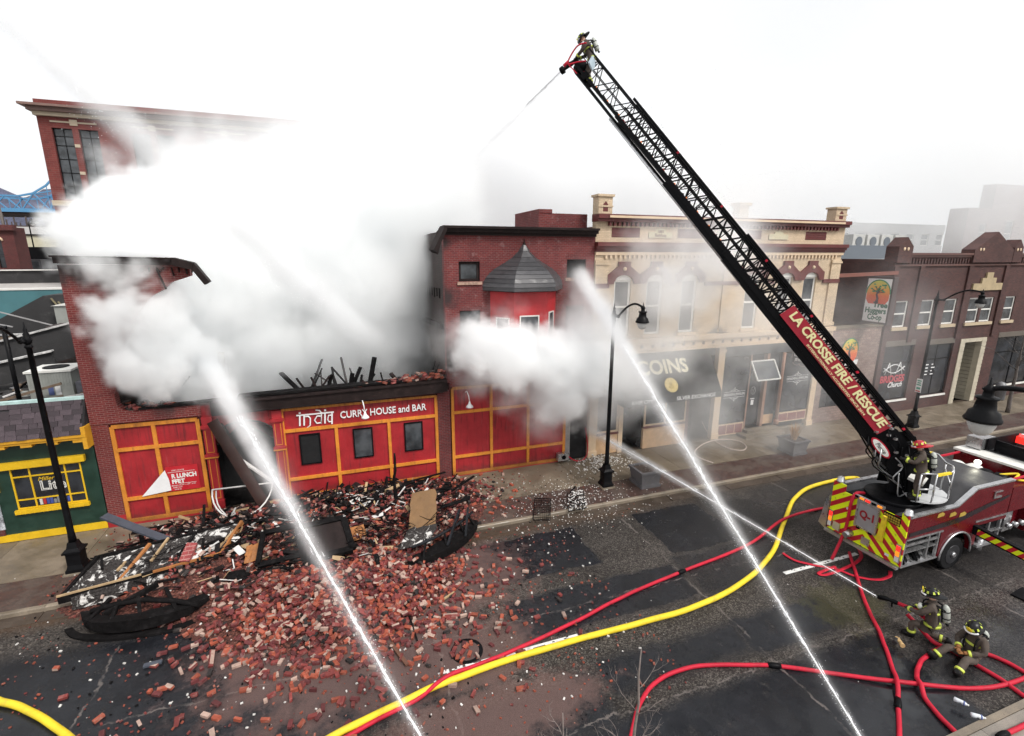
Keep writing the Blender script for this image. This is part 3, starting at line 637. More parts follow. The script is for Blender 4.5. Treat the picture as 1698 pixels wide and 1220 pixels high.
for mm in m_bk:
    for s in range(3):
        q = MB(); q.box(-.105, -.05, -.034, .105, .05, .034); rq = random.Random(s)
        for v in q.v: v += Vector((rq.uniform(-.012, .012), rq.uniform(-.009, .009), rq.uniform(-.007, .007)))
        if s == 2:
            for v in q.v:
                if v.x > 0: v.x *= rq.uniform(.15, .6)
        bme.append(q.mesh('brick', mm))
def place_brick(parent, p, rot, w=(5, 5, 3, 2, 2), rng=rb, sc=1.0):
    k = rng.choices(range(5), w)[0] * 3 + rng.choice((0, 0, 1, 1, 2))
    o = bpy.data.objects.new('brick', bme[k]); COL.objects.link(o)
    if parent: o.parent = parent; p = Vector(p) - wloc(parent)
    o.location = p; o.rotation_euler = rot
    if sc != 1: o.scale = (sc, sc, sc)
    return o
for i in range(95):
    t = rb.random() ** .6; x = .2 + 3.85 * t; place_brick(br, (x, Y0 + rb.uniform(-.2, .35), 4.66 + .02 * x + rb.random() ** 2 * .42 * max(0, (t - .25)) + rb.uniform(0, .04)), (rb.uniform(-.5, .5), rb.uniform(-.4, .4), rb.uniform(-.5, .5)), (6, 4, 3, 3, 2))
for i in range(26):
    x = rb.uniform(-7.75, -6.2); place_brick(br, (x, Y0 + rb.uniform(-.05, .3), 4.5 + rb.random() ** 2 * .2 * max(.2, (-x - 6))), (rb.uniform(-.6, .6), rb.uniform(-.5, .5), rb.uniform(-1, 1)), (3, 3, 2, 1, 6))
# gooseneck wall lamps
def gooseneck(x, label):
    t = thing('wall_lamp', label, 'wall lamp', (x, Y0 - .05, 3.98), 'white gooseneck lamps on the red front')
    MB().tube([(x, Y0 + .0, 3.98), (x, Y0 - .3, 4.1), (x + .03, Y0 - .5, 3.95), (x + .06, Y0 - .52, 3.7)], .022, 6).build('arm', m_sign, t)
    MB().lathe([(.03, .28), (.05, .2), (.07, .14), (.15, .05), (.165, .0), (.05, .02)], 14, (x + .06, Y0 - .52, 3.42)).build('shade', m_sign, t)
gooseneck(.55, 'white gooseneck lamp hanging in front of the curry house lettering'); gooseneck(4.95, 'white gooseneck lamp over the red panels below the bay')
# burnt shell behind the front
b = MB(); b.box(PX0, Y0 + .37, 0, PX0 + .34, 36, 5.2); b.box(PX0, 30, 5.2, PX0 + .34, 36, 7.5); b.build('party_wall', b_side, br, label='charred party wall')
MB().box(PX0, 36, 0, PX1, 36.35, 7.5).build('back_wall', b_side, br); MB().box(PX0 + .35, Y0 + .4, -.03, PX1 - .02, 35.99, .02).build('floor', m_char, br)
MB().tube([(-4.75, Y0 + 1.6, 3.2), (-4.75, Y0 + 1.6, 5.6), (-4.7, Y0 + 1.6, 6.1)], .14, 10).build('vent_pipe', M('scorched_tin', (.32, .27, .2), .45, .4, 5, metal=.5), br)
b = MB(); b.bar((-8.0, Y0 + 1.4, 7.0), (-5.85, Y0 + .6, 5.2), .035); b.bar((-7.9, Y0 + 1.2, 7.0), (-5.75, Y0 + .5, 5.3), .035); b.bar((-5.95, Y0 + .6, 5.05), (-5.6, Y0 + .5, 5.45), .04); b.build('conduit', m_soot, br, label='two bent conduits sticking out of the smoke')
for i in range(26):   # burnt joists standing out of the collapsed floor
    x = rb.uniform(-2.2, .9) if i < 18 else rb.uniform(.5, 3.9); a = Vector((x, Y0 + rb.uniform(.8, 2.2), 4.0)); l = rb.uniform(.8, 1.75) * (1 if i < 18 else .75)
    d = Vector((rb.uniform(-.9, .75), rb.uniform(-.1, .5), rb.uniform(.55, 1))).normalized()
    MB().bar(a, a + d * l, rb.choice((.05, .09, .2)), rb.choice((.05, .08))).build('joist', m_char if rb.random() < .7 else m_soot, br)
# ---------------------------------------------------------------- red house with bay and onion roof
rh = thing('red_house', 'red brick two storey house with bay under a grey onion roof', 'house', (7.7, Y0, 0))
CX0, CX1 = 4.16, 11.16
UW = [(4.78, 5.7, 8.84, 9.66), (9.78, 10.74, 8.93, 9.74), (9.78, 10.72, 5.7, 7.66), (4.78, 5.7, 5.7, 7.6)]
b = MB(); wall(b, CX0, CX1, 4.45, 11.05, UW + [(6.3, 9.1, 4.7, 8.3)]); b.build('brick_wall', b_two, rh)
MB().box(CX0 + .09, Y0 + .1, 0, CX1, Y0 + .36, 4.44).build('backing_wall', b_pier, rh)
b = MB(); b.box(CX0, Y0 + .37, 0, CX0 + .34, 38, 10.6); b.box(CX0 + .0, Y0 + .37, 10.6, CX0 + .34, 27, 10.9); b.build('party_wall', b_side, rh, label='charred side wall with burnt joist pockets')
for i in range(24): MB().box(CX0 - .03, 21.5 + i * .62, 8.1 - .02 * i + rb.uniform(-.04, .04), CX0 + .02, 21.66 + i * .62, 8.5 - .02 * i).build('joist_pocket', m_char, rh)
MB().bar((CX0 - .06, 21, 6.9), (CX0 - .06, 33, 6.2), .12, .25).build('ledger', m_soot, rh)
MB().box(CX1 - .3, Y0 + .37, 0, CX1, 38, 10.9).build('side_wall', b_two, rh); MB().box(CX0 + .35, 37.7, 0, CX1 - .31, 38, 10.6).build('back_wall', b_two, rh); MB().box(CX0 + .35, Y0 + .36, 10.3, CX1 - .31, 37.69, 10.5).build('roof', m_tar, rh)
b = MB(); b.box(8.7, 21.3, 10.6, CX1 - .02, 24.5, 11.78); b.box(8.7, 21.28, 11.781, 9.35, 24.5, 11.95); b.build('rear_parapet', b_two, rh)
b = MB(); b.box(CX0 - .05, Y0 - .28, 10.86, CX1 + .02, Y0 - .001, 11.0); b.box(CX0 - .05, Y0 - .4, 11.0, CX1 + .02, Y0 + .4, 11.1); b.box(CX0, Y0 - .12, 10.74, CX1, Y0 - .001, 10.86); b.build('cornice', m_soot, rh)
b = MB(); b.bar((CX0 - .02, Y0 - .2, 11.0), (CX0 - .5, Y0 - .35, 10.1), .45, .16); b.bar((CX0 - .12, Y0 - .05, 10.85), (CX0 - .4, Y0 - .1, 10.0), .04, .3); b.build('hanging_cornice', m_soot, rh, label='torn cornice end hanging off the corner')
for k, h in enumerate(UW):
    window(rh, *h, m_soot, m_win2 if k in (0, 3) else m_void, fw=.11 if k == 0 else .05, rec=.1)
    if k in (0, 1): MB().box(h[0] - .08, Y0 - .07, h[2] - .14, h[1] + .08, Y0 - .001, h[2] - .01).build('window_sill', M('worn_sill', (.34, .22, .17), .8, .5, 9, .3), rh)
    for i in range(9): MB().box(h[0] - .06 + i * (h[1] - h[0] + .12) / 9 + .006, Y0 - .012, h[3] + .01, h[0] - .06 + (i + 1) * (h[1] - h[0] + .12) / 9 - .006, Y0 + .05, h[3] + .24).build('lintel_brick', b_two, rh)
# bay: half octagon
bx, bz0, bz1 = 7.7, 4.75, 8.5; bp = [(bx - 1.55, Y0), (bx - .75, Y0 - .85), (bx + .75, Y0 - .85), (bx + 1.55, Y0)]
m_bay = M('bay_red_paint', (.44, .026, .032), .5, .2, 1.4, .08, dirt=(.2, .025, .03), dirt_amt=.5)
b = MB(); b.prism([(p[0], p[1]) for p in bp] + [(bx + 1.55, Y0 + .1), (bx - 1.55, Y0 + .1)], (0, 0, bz0), (1, 0, 0), (0, 1, 0), bz1 - bz0); b.build('bay', m_bay, rh)
b = MB(); b.prism([(bx - 1.62, Y0 + .05), (bx - .78, Y0 - .92), (bx + .78, Y0 - .92), (bx + 1.62, Y0 + .05)], (0, 0, bz0 - .25), (1, 0, 0), (0, 1, 0), .25); b.build('bay_base', m_redp, rh)
def bay_win(p, q, s, e, z0, z1):
    p, q = Vector((*p, 0)), Vector((*q, 0)); d = (q - p).normalized(); n = Vector((d.y, -d.x, 0)); a, c = p + d * s, p + d * e
    w = MB(); z_ = Vector((0, 0, 1))
    for u0, u1, v0, v1 in ((0, .05, z0, z1), ((c - a).length - .05, (c - a).length, z0, z1), (.05, (c - a).length - .05, z0, z0 + .05), (.05, (c - a).length - .05, z1 - .05, z1)):
        w.prism([(u0, v0), (u1, v0), (u1, v1), (u0, v1)], a - n * -.0, d, z_, .05)
    fr = w.build('window', m_white if e - s > .5 else m_black, rh)
    MB().prism([(.05, z0 + .05), ((c - a).length - .05, z0 + .05), ((c - a).length - .05, z1 - .05), (.05, z1 - .05)], a + n * .004, d, z_, .02).build('pane', m_win2, fr)
bay_win(bp[1], bp[2], .25, 1.15, 5.5, 7.4); bay_win(bp[0], bp[1], .3, .95, 5.5, 7.3); bay_win(bp[2], bp[3], .25, .85, 5.5, 7.5)
# onion roof: overlapping metal courses on a half octagon
m_dome = M('grey_metal_shingle', (.075, .073, .078), .45, .25, 4, .2, metal=.15, rnd=.2, dirt=(.03, .03, .032), dirt_amt=.5)
prof = [(1.84, 8.46), (1.85, 8.62), (1.81, 8.8), (1.71, 8.98), (1.56, 9.15), (1.36, 9.32), (1.1, 9.48), (.8, 9.65), (.5, 9.85), (.24, 10.1), (.07, 10.38)]
rays = [(-1.02, .05), (-.72, -.55), (0, -.82), (.72, -.55), (1.02, .05)]
rays = [(-1.02, .02), (-.5, -.72), (.5, -.72), (1.02, .02)]
for i in range(len(prof) - 1):
    (r0, z0), (r1, z1) = prof[i], prof[i + 1]
    for j in range(3):
        a, c = Vector((*rays[j], 0)), Vector((*rays[j + 1], 0)); q = MB(); mid = (a + c) / 2; mid = mid.normalized() * .025; C_ = Vector((bx, Y0 - .02, 0)); Z = Vector((0, 0, 1))
        A0, B0, A1, B1 = C_ + a * r0 + Z * z0 + mid, C_ + c * r0 + Z * z0 + mid, C_ + a * r1 + Z * z1, C_ + c * r1 + Z * z1
        q.add([A0, B0, B1, A1, A0 - mid * 2 - Z * .015, B0 - mid * 2 - Z * .015, B1 - mid * 2, A1 - mid * 2], [(0, 1, 2, 3), (4, 7, 6, 5), (0, 4, 5, 1), (1, 5, 6, 2), (2, 6, 7, 3), (3, 7, 4, 0)]); q.build('roof_course', m_dome, rh)
MB().prism([(bx - 1.8, Y0 + .05), (bx - .9, Y0 - 1.27), (bx + .9, Y0 - 1.27), (bx + 1.8, Y0 + .05)], (0, 0, 8.42), (1, 0, 0), (0, 1, 0), .05).build('roof_soffit', m_soot, rh)
MB().lathe([(.05, 0), (.07, .08), (.02, .16), (.012, .3)], 8, (bx, Y0 - .03, 10.33)).build('finial', m_soot, rh)
# red boarded ground floor
PZ = (.1, .95, 3.07, 4.2)
panelling(rh, (4.36, 6.15, 7.97, 9.86), PZ); MB().box(4.25, Y0 - .05, -.02, 9.95, Y0 + .09, .03).build('plinth', m_redp, rh)
MB().box(4.26, Y0 - .01, 4.27, 11.1, Y0 + .099, 4.46).build('sooty_band', b_two, rh)
MB().box(9.95, Y0 + .02, 0, 10.2, Y0 + .09, 4.2).build('door_post', M('grey_post', (.3, .28, .27), .6, .2), rh); MB().box(10.2, Y0 + .05, 0, 11.1, Y0 + .099, 4.2).build('open_doorway', m_void, rh)  # flat black sheet before the wall; the doorway's darkness is in its colour
# ---------------------------------------------------------------- cream brick building
TX0, TX1 = 11.18, 26.72
tb = thing('cream_building', 'cream painted brick building with maroon cornices and arched upper windows', 'shop building', (19, Y0, 0))
TW = [(c - .46, c + .46, 6.1, 8.78) for c in (12.73, 14.52, 16.55, 20.6, 22.85, 24.62)]
b = MB(); wall(b, TX0, TX1, 5.95, 11.72, TW); b.build('brick_wall', b_tan, tb)
for q in (TX0, TX1 - .3): MB().box(q, Y0 + .1, 0, q + .3, Y0 + .36, 5.94).build('pier_wall', b_tan, tb)
shell(tb, TX0, TX1, Y0 + .36, 40, 11.2, brick_mat('brick_weathered', (.22, .05, .042), (.15, .036, .034), (.2, .14, .12)), m_tar, par=.5)
b = MB()
for z0, z1, d in ((11.42, 11.55, .22), (11.55, 11.74, .32)): b.box(TX0 - .03, Y0 - d, z0, TX1 + .03, Y0 + .36, z1)
b.build('parapet_cornice', m_maroon, tb)
MB().box(TX0 + .55, Y0 - .26, 11.58, TX1 - .6, Y0 - .221, 11.7).build('cornice_board', m_cream, tb) if False else None
b = MB(); b.box(TX0 + .5, Y0 - .36, 11.58, TX1 - .5, Y0 - .325, 11.68); b.build('cornice_board', m_cream, tb)
bm_ = MB().box(0, 0, 0, .11, .16, .17).mesh('cornice_bracket', m_maroon); i = 0; x = TX0 + .6
while x < TX1 - .6:
    o = bpy.data.objects.new('cornice_bracket', bm_); COL.objects.link(o); o.parent = tb; o.location = Vector((x, Y0 - .165, 11.24)) - tb.location; x += .24
b = MB()
for z0, z1, d in ((10.08, 10.2, .1), (10.2, 10.34, .2), (10.34, 10.52, .3)): b.box(TX0 - .02, Y0 - d, z0, TX1 + .1, Y0 - .001, z1)
b.build('string_cornice', m_maroon, tb)
MB().box(TX0, Y0 - .09, 9.94, TX1 + .04, Y0 - .001, 10.075).build('cornice_board', m_cream, tb)
bm_ = MB().box(0, 0, 0, .1, .09, .15).mesh('dentil', m_cream); x = TX0 + .5
while x < TX1 - .5:
    o = bpy.data.objects.new('dentil', bm_); COL.objects.link(o); o.parent = tb; o.location = Vector((x, Y0 - .091, 9.78)) - tb.location; x += .25
for x0 in (12.0, 15.64, 19.3, 23.85):      # patterned brick panels in the parapet
    b = MB(); b.box(x0, Y0 - .012, 10.74, x0 + 1.5, Y0 - .002, 11.17)
    for i in range(15):
        for j in range(4): b.obox((x0 + .07 + i * .097 + (j % 2) * .048, Y0 - .014, 10.8 + j * .105), (.055, .02, .055), rot3(0, R(45), 0))
    b.build('parapet_panel', m_maroon, tb)
m_plq = M('plaque_stone', (.55, .50, .34), .6, .1, 4)
for x0, t1 in ((13.98, '1881'), (21.3, '')):
    b = MB().prism([(0, 0), (1.3, 0), (1.3, .26), (.98, .26), (.9, .38), (.65, .43), (.4, .38), (.32, .26), (0, .26)], (x0, Y0 - .05, 10.74), (1, 0, 0), (0, 0, 1), -.048); p_ = b.build('plaque', m_plq, tb)
    if t1: joined_text([('1881', (x0 + .65, Y0 - .052, 11.02), .19, dict(ext=.004, bold=.003), U, V), ('Rehfuss', (x0 + .65, Y0 - .052, 10.85), .21, dict(ext=.004, bold=.003), U, V)], 'plaque_lettering', m_maroon, p_)
def chimney(x0, x1, z1, par):
    b = MB(); b.box(x0, Y0 - .05, 11.75, x1, Y0 + .5, z1); b.box(x0 - .07, Y0 - .12, z1, x1 + .07, Y0 + .57, z1 + .1); b.box(x0 - .03, Y0 - .08, 12.05, x1 + .03, Y0 - .051, 12.12)
    c_ = b.build('parapet_pier', b_tan, par)
    MB().prism([((x1 - x0) * .32, 0), ((x1 - x0) * .68, 0), ((x1 - x0) * .68, .3), ((x1 - x0) * .5, .45), ((x1 - x0) * .32, .3)], (x0, Y0 - .056, 11.86), (1, 0, 0), (0, 0, 1), -.005).build('niche', m_maroon, c_)
chimney(11.25, 11.95, 12.5, tb); chimney(25.8, 26.6, 12.4, tb)
for x in (TX0 + .02, 18.6, TX1 - .72):      # pilaster strips
    b = MB(); b.box(x, Y0 - .08, 6.2, x + .7, Y0 - .001, 9.7); b.box(x - .04, Y0 - .13, 9.5, x + .74, Y0 - .081, 9.6); b.box(x - .05, Y0 - .15, 6.0, x + .75, Y0 - .002, 6.2); b.build('pilaster', b_tan, tb)
for k, (x0, x1, z0, z1) in enumerate(TW):
    # maroon stepped hood over an arched head
    a = [(x0 - .2, 8.42), (x0 - .2, 8.72)] + [(x0 - .02 + (x1 - x0 + .04) * (1 - math.cos(math.pi * i / 10)) / 2, 8.72 + .26 * math.sin(math.pi * i / 10)) for i in range(11)] + [(x1 + .2, 8.72), (x1 + .2, 8.42), (x1 + .42, 8.62), (x1 + .42, 9.05), (x1 + .3, 9.1), (x1 - .14, 9.42), (x1 - .14, 9.62), (x0 + .14, 9.62), (x0 + .14, 9.42), (x0 - .3, 9.1), (x0 - .42, 9.05), (x0 - .42, 8.62)]
    a = [(x0 - .42, 9.05), (x0 - .3, 9.1), (x0 + .14, 9.42), (x0 + .14, 9.64), (x1 - .14, 9.64), (x1 - .14, 9.42), (x1 + .3, 9.1), (x1 + .42, 9.05), (x1 + .42, 8.6), (x1 + .1, 8.6), (x1 + .06, 8.72)] + [(x1 + .03 - (x1 - x0 + .06) * (1 - math.cos(math.pi * i / 10)) / 2, 8.74 + .28 * math.sin(math.pi * i / 10)) for i in range(11)] + [(x0 - .06, 8.72), (x0 - .1, 8.6), (x0 - .42, 8.6)]
    hd = MB().prism(a, (0, Y0 - .12, 0), (1, 0, 0), (0, 0, 1), -.118).build('window_hood', m_maroon, tb)
    MB().lathe([(.1, 0), (.08, .05), (.02, .07)], 8, (0, 0, 0)).build('rosette', m_cream, hd, world=False).location = Vector(((x0 + x1) / 2, Y0 - .12, 9.3)) - tb.location
    hd.children[0].rotation_euler = (R(90), 0, 0)
    w = window(tb, x0, x1, z0, z1, m_white, m_win2, rails=(7.5,), rec=.08, fw=.1, label=None)
    b = MB(); N = 10
    b.prism([(x0 + (x1 - x0) * i / N, z1 - .002 + .26 * math.sin(math.pi * i / N)) for i in range(N + 1)], (0, Y0 - .004, 0), (1, 0, 0), (0, 0, 1), -.003); b.build('arch_head', m_white, w)
    MB().box(x0 - .12, Y0 - .14, z0 - .14, x1 + .12, Y0 - .001, z0 - .005).build('window_sill', m_cream, tb)
segs = [TX0 + .75] + sum([[h[0] - .44, h[1] + .44] for h in TW], []) + [TX1 - .75]
for i in range(0, len(segs), 2):
    if segs[i + 1] > segs[i] + .05: MB().box(segs[i], Y0 - .1, 8.44, segs[i + 1], Y0 - .001, 8.64).build('string_band', m_maroon, tb)
for x in (TX0 - .01, TX1 - .76): MB().box(x, Y0 - .11, 8.42, x + .77, Y0 - .0815, 8.64).build('string_band', m_maroon, tb)
# shop cornice with bosses
b = MB(); b.box(TX0, Y0 - .35, 5.72, TX1, Y0 + .36, 5.94); b.box(TX0, Y0 - .22, 5.32, TX1, Y0 + .3, 5.715); b.box(TX0, Y0 - .3, 5.22, TX1, Y0 + .2, 5.315); b.build('shop_cornice', m_cream, tb)
bs = MB().lathe([(.09, 0), (.075, .03), (.03, .045)], 10).mesh('boss', M('brown_boss', (.2, .12, .08), .6)); x = 12.0
while x < 26:
    o = bpy.data.objects.new('boss', bs); COL.objects.link(o); o.parent = tb; o.location = Vector((x, Y0 - .22, 5.52)) - tb.location; o.rotation_euler = (R(90), 0, 0); x += .62
def shop_pier(x0, x1, nm='shop_pier', m=m_cream):
    b = MB(); b.box(x0, Y0 - .1, 0, x1, Y0 + .2, 5.2); b.box(x0 - .04, Y0 - .15, 0, x1 + .04, Y0 - .0, .3); b.box(x0 - .03, Y0 - .14, 4.9, x1 + .03, Y0, 5.05); return b.build(nm, m, tb)
for a, c in ((11.18, 11.6), (18.78, 19.2), (25.75, 26.15)): shop_pier(a, c)
# left shop under the awning: corner windows and a deep recessed door
m_low = M('tan_shop_board', (.56, .37, .22), .6, .15, 3)
def shopfront(x0, x1, z0, z1, y=Y0, base=m_low, ztop=4.7, mull=()):
    MB().box(x0, y - .02, .02, x1, y + .15, z0 - .1).build('stall_riser', base, tb); MB().box(x0 - .02, y - .08, z0 - .1, x1 + .02, y + .15, z0).build('sill_board', m_maroon, tb)
    return window(tb, x0, x1, z0, ztop, m_cream, m_win, y=y - .02, rec=0, fw=.09, rails=(3.6,), mull=mull, name='shop_window')
shopfront(11.62, 12.9, 1.15, 4.7, Y0 + .05); shopfront(14.4, 17.0, 1.25, 4.7, Y0 - .02, mull=(15.7,))
for a, c in ((12.92, 13.16), (17.02, 17.2)): MB().box(a, Y0 - .02, 0, c, Y0 + .2, 4.7).build('door_post', m_maroon if a > 15 else m_cream, tb)
for q in ((13.17, 1.5, 14.38, 1.6), (17.22, 1.6, 18.77, 1.7), (14.36, .2, 14.4, 1.5), (17.2, .25, 17.24, 1.5)): MB().box(q[0], Y0 + q[1], 0, q[2], Y0 + q[3], 5).build('recess_wall', m_win, tb)
MB().box(11.6, Y0 + .2, 4.72, 18.78, Y0 + .35, 5.3).build('transom', m_win2, tb)
# awning with its lettering
aw = thing('shop_awning', 'black sloping shop awning lettered with coins over a recessed entrance', 'awning', (15.3, Y0 - .2, 2.6))
m_aw = M('black_canvas', (.007, .007, .0085), .7, .3, 3, .15, spec=.12); AX0, AX1, ay0, az0, ay1, az1 = 12.35, 18.05, Y0 - .12, 5.15, Y0 - 1.3, 3.2
b = MB(); n_ = 14
for i in range(n_):
    xa, xb = AX0 + (AX1 - AX0) * i / n_, AX0 + (AX1 - AX0) * (i + 1) / n_
    for k in range(6):
        def pt(x, t, e=.0): return (x, ay0 + (ay1 - ay0) * t, az0 + (az1 - az0) * t - .05 * math.sin(math.pi * t) * (1 if x not in (AX0, AX1) else .6))
        b.add([pt(xa, k / 6), pt(xb, k / 6), pt(xb, (k + 1) / 6), pt(xa, (k + 1) / 6)], [(0, 3, 2, 1)], 0, True)
b.add([(AX1, ay0, az0), (AX1, ay1, az1), (AX1, ay0, az1), (AX0, ay0, az0), (AX0, ay0, az1), (AX0, ay1, az1)], [(0, 1, 2), (3, 4, 5)])
b.build('canvas', m_aw, aw)
b = MB(); b.box(AX0, ay1 - .012, az1 - .32, AX1, ay1 + .004, az1 - .003); b.box(AX1 - .004, ay1 + .006, az1 - .32, AX1 + .01, ay0, az1 - .003); b.box(AX0 - .01, ay1 + .006, az1 - .32, AX0 + .004, ay0, az1 - .003); b.build('valance', m_aw, aw)
b = MB(); b.bar((AX0, ay1 + .03, az1), (AX1, ay1 + .03, az1), .03).bar((AX0 + .02, ay1 + .03, az1), (AX0 + .02, ay0, az1), .03).bar((AX1 - .02, ay1 + .03, az1), (AX1 - .02, ay0, az1), .03); b.build('frame', m_black, aw)
sv = Vector((0, ay0 - ay1, az0 - az1)).normalized(); sn = Vector((1, 0, 0)).cross(sv)
def on_aw(x, t): return Vector((x, ay0 + (ay1 - ay0) * t, az0 + (az1 - az0) * t - .05)) + sn * .045
m_gold = M('pale_gold_print', (.72, .66, .46), .5, .08)
letters('COINS', on_aw(14.95, .33), 1.02, m_gold, aw, u=(1, 0, 0), v=sv, bold=.03, width=2.95, ext=.004)
b = MB(); b.lathe([(.38, 0), (.38, .006)], 28)
coin = b.build('coin_emblem', M('coin_gold', (.55, .42, .14), .45, .3, 8, .2), aw, world=False); coin.location = on_aw(15.15, .74) - aw.location; coin.rotation_euler = Matrix((Vector((1, 0, 0)), sv, sn)).transposed().to_euler()
q = MB(); q.tube([(.33 * math.cos(2 * math.pi * i / 28), .33 * math.sin(2 * math.pi * i / 28), .008) for i in range(29)], .008, 4)
q.ell((0, .06, .008), (.1, .12, .012)); q.ell((0, -.1, .008), (.16, .1, .01)); q.build('coin_relief', M('coin_relief', (.4, .29, .08), .45), coin, world=False)
letters('RIVER CITY', (13.35, ay1 - .013, az1 - .17), .24, m_sign, aw, ext=.003, bold=.002); letters('SILVER EXCHANGE', (16.5, ay1 - .013, az1 - .17), .27, m_sign, aw, width=2.35, ext=.003, bold=.003)
# right shop: jeweller, dark windows over red riser panels, corner door
def riser(x0, x1, n, z0=.42, z1=1.0, y=Y0 - .03):
    MB().box(x0, y, z0, x1, y + .12, z1).build('stall_riser', m_cream, tb)
    for i in range(n): MB().box(x0 + .05 + i * (x1 - x0 - .05) / n, y - .012, z0 + .07, x0 + (i + 1) * (x1 - x0 - .05) / n, y - .002, z1 - .07).build('riser_panel', M('dull_red_panel', (.2, .05, .045), .5, .1), tb)
riser(19.25, 21.0, 3, .1, .75); riser(23.55, 25.7, 3)
MB().box(19.22, Y0, -.02, 25.72, Y0 + .1, .1).build('step_base', m_kerb, tb)
window(tb, 19.25, 21.05, .78, 4.6, m_black, m_win, y=Y0 - .03, rec=0, fw=.05, name='shop_window'); window(tb, 23.6, 25.7, 1.04, 4.5, m_black, m_win, y=Y0 - .03, rec=0, fw=.05, name='shop_window')
MB().box(19.22, Y0 - .04, 4.62, 25.72, Y0 + .12, 5.2).build('transom', m_win2, tb)
MB().tube([(23.42, Y0 - .05, .4), (23.42, Y0 - .05, 4.6)], .09, 12).lathe([(.15, 0), (.15, .25), (.1, .3)], 12, (23.42, Y0 - .05, .35)).build('corner_column', M('copper_brown', (.3, .13, .07), .4, .2), tb)
window(tb, 21.2, 22.3, .35, 3.6, m_black, m_win, y=Y0 + .25, rec=0, fw=.08, name='shop_door', label='glazed jeweller door with printed emblem')
for q in ((21.06, 0, 21.18, .2), (22.32, .05, 22.5, .3)): MB().box(q[0], Y0 + q[1], .3, q[2], Y0 + q[3], 4.6).build('door_post', M('brown_post', (.33, .19, .13), .5), tb)
MB().box(22.5, Y0 + .25, .9, 23.4, Y0 + .33, 4.6).build('side_glass', m_win2, tb); MB().box(22.5, Y0 + .2, .35, 23.4, Y0 + .33, .9).build('stall_riser', m_low, tb)
b = MB(); b.box(20.6, Y0 - .75, 0, 23.4, Y0 - .02, .16); b.box(21.0, Y0 - .4, .162, 23.3, Y0 - .02, .32); b.build('doorstep', m_kerb, tb)
def scroll_print(cx, cz, w, t, y, txt=('DESIGNING JEWELERS',)):
    p_ = MB()
    for s in (1, -1):
        p_.box(cx - w / 2, y - .004, cz + s * .16 - .008, cx + w / 2, y, cz + s * .16 + .008)
        p_.tube([(cx - .28, y, cz + s * .18), (cx - .12, y, cz + s * .27), (cx, y, cz + s * .22), (cx + .12, y, cz + s * .27), (cx + .28, y, cz + s * .18)], .012, 4); p_.tube([(cx - .06, y, cz + s * .26), (cx, y, cz + s * .4), (cx + .06, y, cz + s * .26)], .012, 4)
    p_.build('window_scroll', m_plq if False else m_sign, tb); joined_text([(txt[0], (cx, y - .002, cz), .2, dict(width=w, ext=.002), U, V)], 'window_lettering', m_sign, tb)
scroll_print(20.15, 2.45, 1.45, '', Y0 - .04); scroll_print(24.65, 3.0, 1.6, '', Y0 - .04)
b = MB(); b.tube([(21.75 + .16 * math.cos(t), Y0 + .24, 2.45 + .22 * math.sin(t)) for t in [i * .45 for i in range(15)]], .012, 4); b.tube([(21.68, Y0 + .24, 2.55), (21.75, Y0 + .24, 2.25), (21.82, Y0 + .24, 2.6)], .015, 4); b.box(21.6, Y0 + .236, 1.95, 21.9, Y0 + .24, 2.0); b.box(21.66, Y0 + .236, 1.6, 21.86, Y0 + .24, 1.9); b.build('door_emblem', m_sign, tb)
hp = thing('transom_window', 'white framed hopper window hanging open above the jeweller door', 'window', (21.6, Y0 - .05, 3.4))
b = MB(); c0, c1 = (21.05, Y0 - .08, 4.35), (21.05, Y0 - .75, 3.5)
for a, c in (((21.05, Y0 - .08, 4.25), (22.65, Y0 - .08, 4.25)), ((21.05, Y0 - .65, 3.3), (22.65, Y0 - .65, 3.3)), ((21.05, Y0 - .08, 4.25), (21.05, Y0 - .65, 3.3)), ((22.65, Y0 - .08, 4.25), (22.65, Y0 - .65, 3.3))): b.bar(a, c, .07)
b.build('frame', m_white, hp); MB().bar((21.85, Y0 - .08, 4.25), (21.85, Y0 - .65, 3.3), 1.52, .01, up=(0, 1, 0)).build('pane', m_win2, hp)
js = thing('hanging_sign', 'dark jeweller sign with scrolled edges hanging over the corner column', 'sign', (24.4, Y0 - .9, 4.1))
SXA, ys_ = 24.2, Y0
b = MB(); b.obox((24.0, Y0 - .75, 4.35), (.08, 1.25, .6)); b.build('board', m_black, js)
u_ = (0, -1, 0); SC_ = (-1, 0, 0)
joined_text([('DESIGNING', (23.955, Y0 - .75, 4.47), .24, dict(width=1.05, ext=.003, bold=.004), u_, V), ('JEWELERS', (23.955, Y0 - .75, 4.22), .22, dict(width=.95, ext=.003, bold=.004), u_, V)], 'sign_lettering', m_sign, js)
b = MB()
for s in (1, -1):
    for k in (-1, 0, 1): b.tube([(24.0, Y0 - .75 + k * .4 + .2 * math.cos(t), 4.35 + s * (.33 + .12 * math.sin(t))) for t in [math.pi * i / 8 for i in range(9)]], .02, 5)
    b.tube([(24.0, Y0 - .75 + s * .64, 4.1), (24.0, Y0 - .75 + s * .7, 4.35), (24.0, Y0 - .75 + s * .64, 4.6)], .02, 5)
b.tube([(24.0, Y0 - .02, 4.75), (24.0, Y0 - 1.4, 4.75)], .025, 6); b.build('scroll_frame', M('old_bronze', (.2, .13, .1), .5), js)
